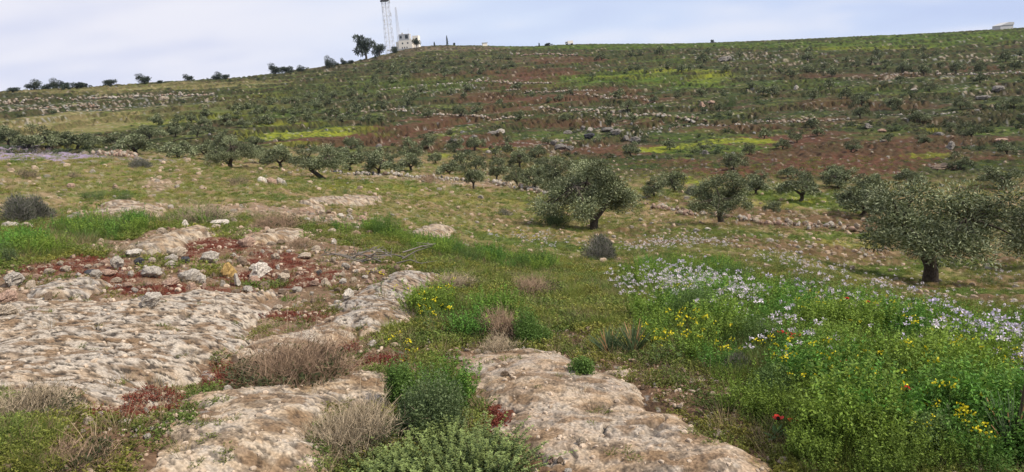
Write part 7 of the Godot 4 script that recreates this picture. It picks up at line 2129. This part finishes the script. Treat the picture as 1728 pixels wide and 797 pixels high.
func tinted(t: float, bright: float) -> Color:
	var c := mixed(Color(1.35, 1.15, 0.9), Color(0.75, 0.95, 0.8), 0.5 + t)
	var b := bright * rng.randf_range(0.75, 1.3)
	return Color(c.r * b, c.g * b, c.b * b)


func put_in(put: Dictionary, hue: Dictionary, kind: String, x: float, z: float, s: float, flat: float, col: Color) -> void:
	var y := ground_y(x, z)
	var b := Basis(Vector3.UP, rng.randf() * TAU).scaled(Vector3(s, s * flat, s))
	put[kind].append(Transform3D(b, Vector3(x, y - 0.004 - (s * flat * 0.2 if kind in ["pebbles", "rubble"] else 0.0), z)))
	var g := rng.randf_range(0.8, 1.2)
	hue[kind].append(Color(col.r * g, col.g * g, col.b * g))


func scatter_flowers() -> void:
	var put := {"white": [], "lilac": [], "yellow": []}
	var hue := {"white": [], "lilac": [], "yellow": []}
	for f in FLOWERS:
		var n := int(f[7])
		for k in n:
			var u := rng.randfn() * 0.62
			var v := rng.randfn() * 0.62
			var x: float = f[1] + u * f[3] * cos(f[5]) - v * f[4] * sin(f[5])
			var z: float = f[2] + u * f[3] * sin(f[5]) + v * f[4] * cos(f[5])
			if absf(atan2(x, -z)) > 0.92:
				continue
			var s := rng.randf_range(0.6, 1.2) * (1.0 if sqrt(x * x + z * z) < 12.0 else 1.25)
			put_in(put, hue, f[0], x, z, s, 1.0, Color.WHITE)
	copies("white_flowers", flower(31, 4, 0.30, 0.13, 0.034, 14, Color(0.74, 0.68, 0.71), Color(0.60, 0.53, 0.62)), M.petal, put.white, hue.white, self, "white and pale pink flower heads on thin stems")
	copies("lilac_flowers", flower(32, 3, 0.30, 0.12, 0.032, 12, Color(0.50, 0.43, 0.62), Color(0.66, 0.60, 0.72)), M.petal, put.lilac, hue.lilac, self, "lilac flower heads on thin stems")
	copies("yellow_flowers", flower(33, 2, 0.30, 0.10, 0.024, 8, Color(0.72, 0.60, 0.02), Color(0.55, 0.50, 0.03)), M.petal, put.yellow, hue.yellow, self, "small yellow flowers among the herbs")


# ---------------------------------------------------------------- things on the crest

func build_mast(label: String, x: float, z: float, high: float, foot: float, head: float, bays: int, platform: float) -> void:
	var o := thing("lattice_mast", label, "mast", on_ground(x, z, 0.3), "lattice masts on the crest", 0.35)
	var corner := func(k: int, t: float) -> Vector3:
		var w := lerpf(foot, head, t) * 0.5
		return Vector3(w if k in [0, 3] else -w, high * t, w if k < 2 else -w)
	var rad := foot * 0.022
	for k in 4:
		var b := Buf.new()
		b.tube([corner.call(k, 0.0), corner.call(k, 1.0)], [rad * 1.2, rad], 5, Color.WHITE)
		part("leg", b.mesh(), M.steel, o)
	for k in 4:
		var b := Buf.new()
		for s in bays:
			var t0 := float(s) / bays
			var t1 := float(s + 1) / bays
			var p: Vector3 = corner.call(k, t0)
			var q: Vector3 = corner.call((k + 1) % 4, t1)
			if (s + k) % 2 == 0:
				b.tube([p, q], [rad, rad], 4, Color.WHITE)
			else:
				b.tube([corner.call((k + 1) % 4, t0), corner.call(k, t1)], [rad, rad], 4, Color.WHITE)
			b.tube([corner.call(k, t1), q], [rad * 0.6, rad * 0.6], 4, Color.WHITE)
		part("bracing", b.mesh(), M.steel, o)
	var l := Buf.new()
	l.box(Vector3(0, high * 0.5, 0), Vector3(foot * 0.10, high, foot * 0.05), Color.WHITE)
	part("ladder", l.mesh(), M.steel, o)
	if platform > 0.0:
		var p := Buf.new()
		p.box(Vector3(-foot * 0.1, platform, 0), Vector3(foot * 0.9, 0.7, foot * 0.9), Color.WHITE)
		part("platform", p.mesh(), M.dark, o)
		for k in 4:
			var a := Buf.new()
			a.box(Vector3(foot * (0.45 if k % 2 else -0.45), high * (0.45 + 0.09 * k), foot * 0.45), Vector3(0.35, 1.7, 0.3), Color.WHITE)
			part("antenna", a.mesh(), M.greywall, o)


func block(o: Node3D, called: String, at: Vector3, size: Vector3, m: Material) -> MeshInstance3D:
	var b := Buf.new()
	b.box(Vector3.ZERO, size, Color.WHITE)
	var p := part(called, b.mesh(), m, o)
	p.position = at + Vector3(0, size.y * 0.5, 0)
	return p


func window(wall: Node3D, at: Vector3, size: Vector2, side := false) -> void:
	var b := Buf.new()
	b.box(Vector3.ZERO, Vector3(0.06, size.y, size.x) if side else Vector3(size.x, size.y, 0.06), Color.WHITE)
	var p := part("window", b.mesh(), M.glass, wall)
	p.position = at


func build_crest() -> void:
	build_mast("taller lattice mast beside the white building, cut off by the top of the picture", -55.75, -394.58, 36.17, 4.14, 2.91, 17, 26.66)
	build_mast("thinner, shorter lattice mast behind the white building", -52.07, -405.12, 23.01, 1.84, 0.68, 15, 0.0)
	var o := thing("white_building", "pale two-storey building with a grey upper floor at the foot of the masts", "building", on_ground(-47.88, -405.32, 0.6), "", -0.12)
	var u := 0.312
	var low := block(o, "wall", Vector3(-1.0 * u, 0, 0), Vector3(24.0 * u, 16.5 * u, 18.0 * u), M.wall)
	for k in 2:
		window(low, Vector3((-5.0 + 9.0 * k) * u, 3.0 * u, 9.0 * u + 0.01), Vector2(2.4, 2.6) * u)
	for k in 3:
		window(low, Vector3((-6.0 + 4.0 * k) * u, -4.2 * u, 9.0 * u + 0.01), Vector2(1.7, 2.6) * u)
	var top := block(o, "upper_storey", Vector3(-2.0 * u, 16.5 * u, 1.0), Vector3(18.0 * u, 9.0 * u, 12.0 * u), M.greywall)
	window(top, Vector3(-6.0 * u, 0.5 * u, 6.0 * u + 0.01), Vector2(3.5, 4.0) * u)
	window(top, Vector3(4.0 * u, 0.5 * u, 6.0 * u + 0.01), Vector2(5.0, 6.0) * u)
	block(o, "side_wing", Vector3(-16.0 * u, 0, -1.0), Vector3(6.0 * u, 15.0 * u, 12.0 * u), M.wall)
	var tw := block(o, "stair_tower", Vector3(16.0 * u, 0, -0.5), Vector3(10.0 * u, 22.5 * u, 14.0 * u), M.wall)
	window(tw, Vector3(2.0 * u, 6.0 * u, 7.0 * u + 0.01), Vector2(2.2, 3.0) * u)
	block(o, "water_tank", Vector3(-7.0 * u, 26.4 * u, 0), Vector3(3.2 * u, 3.0 * u, 3.0 * u), M.greywall)
	block(o, "aerial", Vector3(4.0 * u, 26.4 * u, 0), Vector3(0.5 * u, 9.0 * u, 0.5 * u), M.steel)
	block(o, "fence_wall", Vector3(-2.0 * u, 0, 16.0 * u), Vector3(60.0 * u, 2.4 * u, 0.6 * u), M.greywall)
	block(o, "parapet", Vector3(-2.0 * u, 25.5 * u, 1.0), Vector3(18.6 * u, 0.9 * u, 12.6 * u), M.greywall)
	var hut := thing("hut", "tiny flat-roofed hut with a short mast on the crest", "hut", on_ground(-6.78, -418.7, 0.3), "", 0.2)
	block(hut, "wall", Vector3.ZERO, Vector3(2.6, 1.7, 2.2), M.wall)
	block(hut, "roof", Vector3(0, 1.7, 0), Vector3(3.0, 0.25, 2.6), M.greywall)
	block(hut, "aerial", Vector3(0, 1.95, 0), Vector3(0.12, 1.8, 0.12), M.steel)
	var van := thing("parked_truck", "pale box-bodied vehicle parked on the green crest", "truck", on_ground(40.39, -421.04, 0.05), "", 0.15)
	block(van, "body", Vector3(0.5, 0.6, 0), Vector3(3.0, 1.6, 1.8), M.wall)
	var cab := block(van, "cab", Vector3(-1.6, 0.6, 0), Vector3(1.1, 1.15, 1.7), M.greywall)
	window(cab, Vector3(-0.05, 0.2, 0.86), Vector2(0.7, 0.5))
	for k in 4:
		var wb := Buf.new()
		wb.tube([Vector3(0, 0, -0.12), Vector3(0, 0, -0.1), Vector3(0, 0, 0.1), Vector3(0, 0, 0.12)], [0.02, 0.42, 0.42, 0.02], 12, Color.WHITE)
		var wheel := part("wheel", wb.mesh(), M.dark, van)
		wheel.position = Vector3(-1.4 if k % 2 else 1.4, 0.42, 0.85 if k < 2 else -0.85)
	var house := thing("house", "small grey house with a sloping roof on the right crest", "house", on_ground(233.91, -346.79, 0.4), "", 0.1)
	block(house, "wall", Vector3.ZERO, Vector3(6.4, 1.9, 5.0), M.greywall)
	var rf := Buf.new()
	rf.quad(Vector3(-3.4, 1.9, 2.7), Vector3(0.8, 3.2, 2.7), Vector3(0.8, 3.2, -2.7), Vector3(-3.4, 1.9, -2.7), Color.WHITE)
	rf.quad(Vector3(0.8, 3.2, 2.7), Vector3(3.4, 3.0, 2.7), Vector3(3.4, 3.0, -2.7), Vector3(0.8, 3.2, -2.7), Color.WHITE)
	rf.quad(Vector3(-3.4, 1.88, 2.7), Vector3(3.4, 1.88, 2.7), Vector3(3.4, 3.0, 2.7), Vector3(0.8, 3.2, 2.7), Color.WHITE)
	rf.quad(Vector3(3.4, 1.88, 2.7), Vector3(3.4, 1.88, -2.7), Vector3(3.4, 3.0, -2.7), Vector3(3.4, 3.0, 2.7), Color.WHITE)
	part("roof", rf.mesh(), M.greywall, house)


func _ready() -> void:
	# camera, sky, sun, exposure
	var cam := Camera3D.new()
	cam.name = "camera"
	cam.position = Vector3(0, EYE, 0)
	cam.rotation_degrees = Vector3(-12.0, 0, -4.5)
	cam.fov = 35.82
	cam.near = 0.05
	cam.far = 3000.0
	add_child(cam)
	cam.current = true
	var env := Environment.new()
	env.background_mode = Environment.BG_SKY
	var sky := Sky.new()
	var pano := PanoramaSkyMaterial.new()
	pano.panorama = sky_picture()
	sky.sky_material = pano
	env.sky = sky
	env.tonemap_mode = Environment.TONE_MAPPER_LINEAR
	env.tonemap_exposure = 1.0
	env.sdfgi_enabled = true
	env.ssao_enabled = true
	env.ssil_enabled = true
	env.fog_enabled = FOG > 0.0
	env.fog_density = FOG
	env.fog_light_color = Color(0.80, 0.86, 0.96)
	var world := WorldEnvironment.new()
	world.name = "environment"
	world.environment = env
	add_child(world)
	var sun := DirectionalLight3D.new()
	sun.name = "sun"
	sun.light_energy = 1.6
	sun.light_color = Color(1.0, 0.95, 0.87)
	sun.light_angular_distance = 3.0
	sun.shadow_enabled = true
	sun.rotation_degrees = Vector3(-46, 72, 0)      # high on the right and a little behind, through thin cloud
	add_child(sun)

	rng.seed = 4242
	na = noise(FastNoiseLite.TYPE_SIMPLEX, 1.0, 3, 1)
	nb = noise(FastNoiseLite.TYPE_SIMPLEX, 1.0, 3, 2)
	nc = noise(FastNoiseLite.TYPE_SIMPLEX, 1.0, 2, 5)
	cells.noise_type = FastNoiseLite.TYPE_CELLULAR
	cells.frequency = 1.0
	cells.seed = 9
	cells.cellular_return_type = FastNoiseLite.RETURN_DISTANCE
	cells.fractal_type = FastNoiseLite.FRACTAL_NONE
	materials()
	build_heights()
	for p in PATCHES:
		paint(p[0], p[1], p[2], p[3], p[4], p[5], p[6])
	var fresh := PackedFloat32Array()
	fresh.resize(dist.size() * NA)
	lay["rock"] = fresh
	build_ground()
	build_surroundings()
	for s in BEDROCK:
		bedrock(s[0], s[1], s[2], s[3], s[4])
		mark_rock(s[4])

	# stones
	var near_stones := []
	for k in 7:
		near_stones.append(make_stone(100 + k, 11, 0.92))
	var small_stones := []
	for k in 6:
		small_stones.append(make_stone(200 + k, 5, 0.92))
	var r := RandomNumberGenerator.new()
	r.seed = 99
	for s in STONES:
		var o := part("stone", near_stones[r.randi() % 7], M[s[0]], self)
		tag(o, s[1], "stone", s[2])
		place_stone(o, on_ground(s[3], s[4]), s[5], s[6], r)
	for w in WALLS:
		var o := thing("stone_wall", w[0], "wall", Vector3.ZERO, "old terrace and field walls")
		o.set_meta("kind", "thing")
		var where := []
		var tint := []
		var pts: Array = w[3]
		var middle := on_ground(pts[0], pts[1])
		o.position = middle
		for k in pts.size() / 2 - 1:
			var p := Vector2(pts[k * 2], pts[k * 2 + 1])
			var q := Vector2(pts[k * 2 + 2], pts[k * 2 + 3])
			var size: float = w[1]
			var count := int((q - p).length() / size * 1.15 * float(w[2]))
			for e in count:
				var at: Vector2 = p.lerp(q, r.randf()) + Vector2(r.randfn(), r.randfn()) * size * (0.4 + 0.25 * w[2])
				var s: float = size * r.randf_range(0.45, 1.3)
				var tone: String = ["cream", "white", "grey", "pink", "brown", "cream"][r.randi() % 6] if w[4] == "pale" else ["grey", "grey", "dark", "white", "brown", "grey"][r.randi() % 6] if w[4] == "grey" else ["pink", "brown", "cream", "pink", "grey", "brown"][r.randi() % 6]
				if w[5]:
					var m := part("stone", small_stones[r.randi() % 6], M[tone], o)
					place_stone(m, on_ground(at.x, at.y) - middle + Vector3(0, r.randf() * size * 0.25 * (w[2] - 1), 0), s, s * r.randf_range(0.5, 0.85), r)
				else:
					var b := Basis(Vector3.UP, r.randf() * TAU).scaled(Vector3(s, s * r.randf_range(0.5, 0.8), s * 0.85))
					where.append(Transform3D(b, on_ground(at.x, at.y, s * 0.12) - middle + Vector3(0, r.randf() * size * 0.25 * (w[2] - 1), 0)))
					var c: Color = M[tone].albedo_color.srgb_to_linear() * 0.40
					tint.append(c)
		if where.size():
			copies("stones", small_stones[1], M.pebble, where, tint, o)

	# trees
	var protos := {"near": [], "mid": [], "far": []}
	protos.near.append(make_olive(1, 26000, 0.085, 0.026, 38, 0.75, 0.1, 2, 0.35))
	protos.near.append(make_olive(2, 26000, 0.085, 0.026, 36, 0.45, 0.0, 3, 0.05))
	protos.near.append(make_olive(3, 17000, 0.10, 0.03, 32, 0.70, -0.1, 3, 0.3))
	protos.near.append(make_olive(4, 9000, 0.13, 0.04, 28, 0.75, 0.9, 2, 0.35))
	for k in 6:
		protos.mid.append(make_olive(20 + k, 3800, 0.20, 0.065, 22, 0.55 + 0.05 * (k % 3), 0.15 * (k - 3), 3))
	for k in 6:
		protos.far.append(make_olive(40 + k, 1000, 0.38, 0.13, 12, 0.75, 0.1 * (k - 3), 2))
	for t in OLIVES:
		var set_: Array = protos[t[0]]
		place_tree(set_[int(t[7]) % set_.size()], "olive_tree", t[1], "olive tree", t[2], t[3], t[4], t[5] / 3.4, t[6] / 3.0, t[8], M.leaf)
	var pines := {"tall": make_pine(61, "tall"), "umbrella": make_pine(62, "umbrella"), "cypress": make_pine(63, "cypress")}
	for k in 3:
		pines["pine%d" % k] = make_pine(70 + k, "pine")
	for t in PINES:
		var key: String = t[0] if t[0] != "pine" else "pine%d" % (int(t[6] * 10.0) % 3)
		place_tree(pines[key], "cypress_tree" if t[0] == "cypress" else "pine_tree", t[1], "tree", "trees along the skyline", t[2], t[3], t[4] / 7.0, t[5] / 6.0, t[6], M.leaf)

	build_crest()
	for s in BUSHES:
		build_bush(s[0], s[1], s[2], s[3], s[4], s[5], s[6], s[7], s[8])
	for s in ROSETTES:
		build_rosette(s[0], s[1], s[2], s[3], s[4], s[5] > 0)
	build_branches("grey heap of dead branches between the red soil and the green herbs", BRANCHES[0], BRANCHES[1], BRANCHES[2])
	for s in POPPIES:
		build_poppy(s[0], s[1], s[2], s[3])
	scatter_plants()
	scatter_flowers()


func mark_rock(flat: Array) -> void:
	var poly := PackedVector2Array()
	var dmin := 1e9
	var dmax := 0.0
	for k in flat.size() / 2:
		var p := Vector2(flat[k * 2], flat[k * 2 + 1])
		poly.append(p)
		dmin = minf(dmin, p.length())
		dmax = maxf(dmax, p.length())
	var a: PackedFloat32Array = lay.rock
	for j in range(int(row_of(dmin)), int(row_of(dmax)) + 1):
		for i in NA:
			if Geometry2D.is_point_in_polygon(Vector2(sin(bear[i]) * dist[j], -cos(bear[i]) * dist[j]), poly):
				a[j * NA + i] = 1.0
	lay.rock = a


func sky_picture() -> ImageTexture:
	var w := 1024
	var h := 512
	var im := Image.create(w, h, false, Image.FORMAT_RGBF)
	var n := noise(FastNoiseLite.TYPE_SIMPLEX, 1.0, 4, 8)
	for y in h:
		var el := PI * (0.5 - (y + 0.5) / h)
		for x in w:
			var az := TAU * ((x + 0.5) / w - 0.5)          # 0 = straight ahead (-z)
			var dir := Vector3(sin(az) * cos(el), sin(el), -cos(az) * cos(el))
			var up := maxf(dir.y, 0.0)
			var flat := dir / (up + 0.16)                  # a cloud deck seen in perspective
			var t := n.get_noise_2d(flat.x * 0.34 + 4.0, flat.z * 0.62) + 0.4 * n.get_noise_2d(flat.x * 1.2, flat.z * 2.2)
			# blue-grey in the west, thinning to bright white cloud on the sunward side
			var deck := Color(0.50, 0.61, 0.91).lerp(Color(0.66, 0.76, 0.97), smoothstep(-0.6, 0.0, dir.x)).lerp(Color(0.86, 0.86, 0.95), smoothstep(-0.05, 0.4, dir.x))
			var c := deck.lerp(Color(0.70, 0.79, 0.97).lerp(Color(0.80, 0.83, 0.96), smoothstep(0.0, 0.4, dir.x)), 0.7 * exp(-up * 9.0))
			c = c.lerp(Color(0.88, 0.89, 0.97), clampf(t * 0.8, 0.0, 0.6)) if t > 0.0 else c.lerp(Color(0.46, 0.55, 0.84), clampf(-t * 0.45, 0.0, 0.3))
			im.set_pixel(x, y, c if el > -0.02 else Color(0.2, 0.18, 0.12))
	return ImageTexture.create_from_image(im)
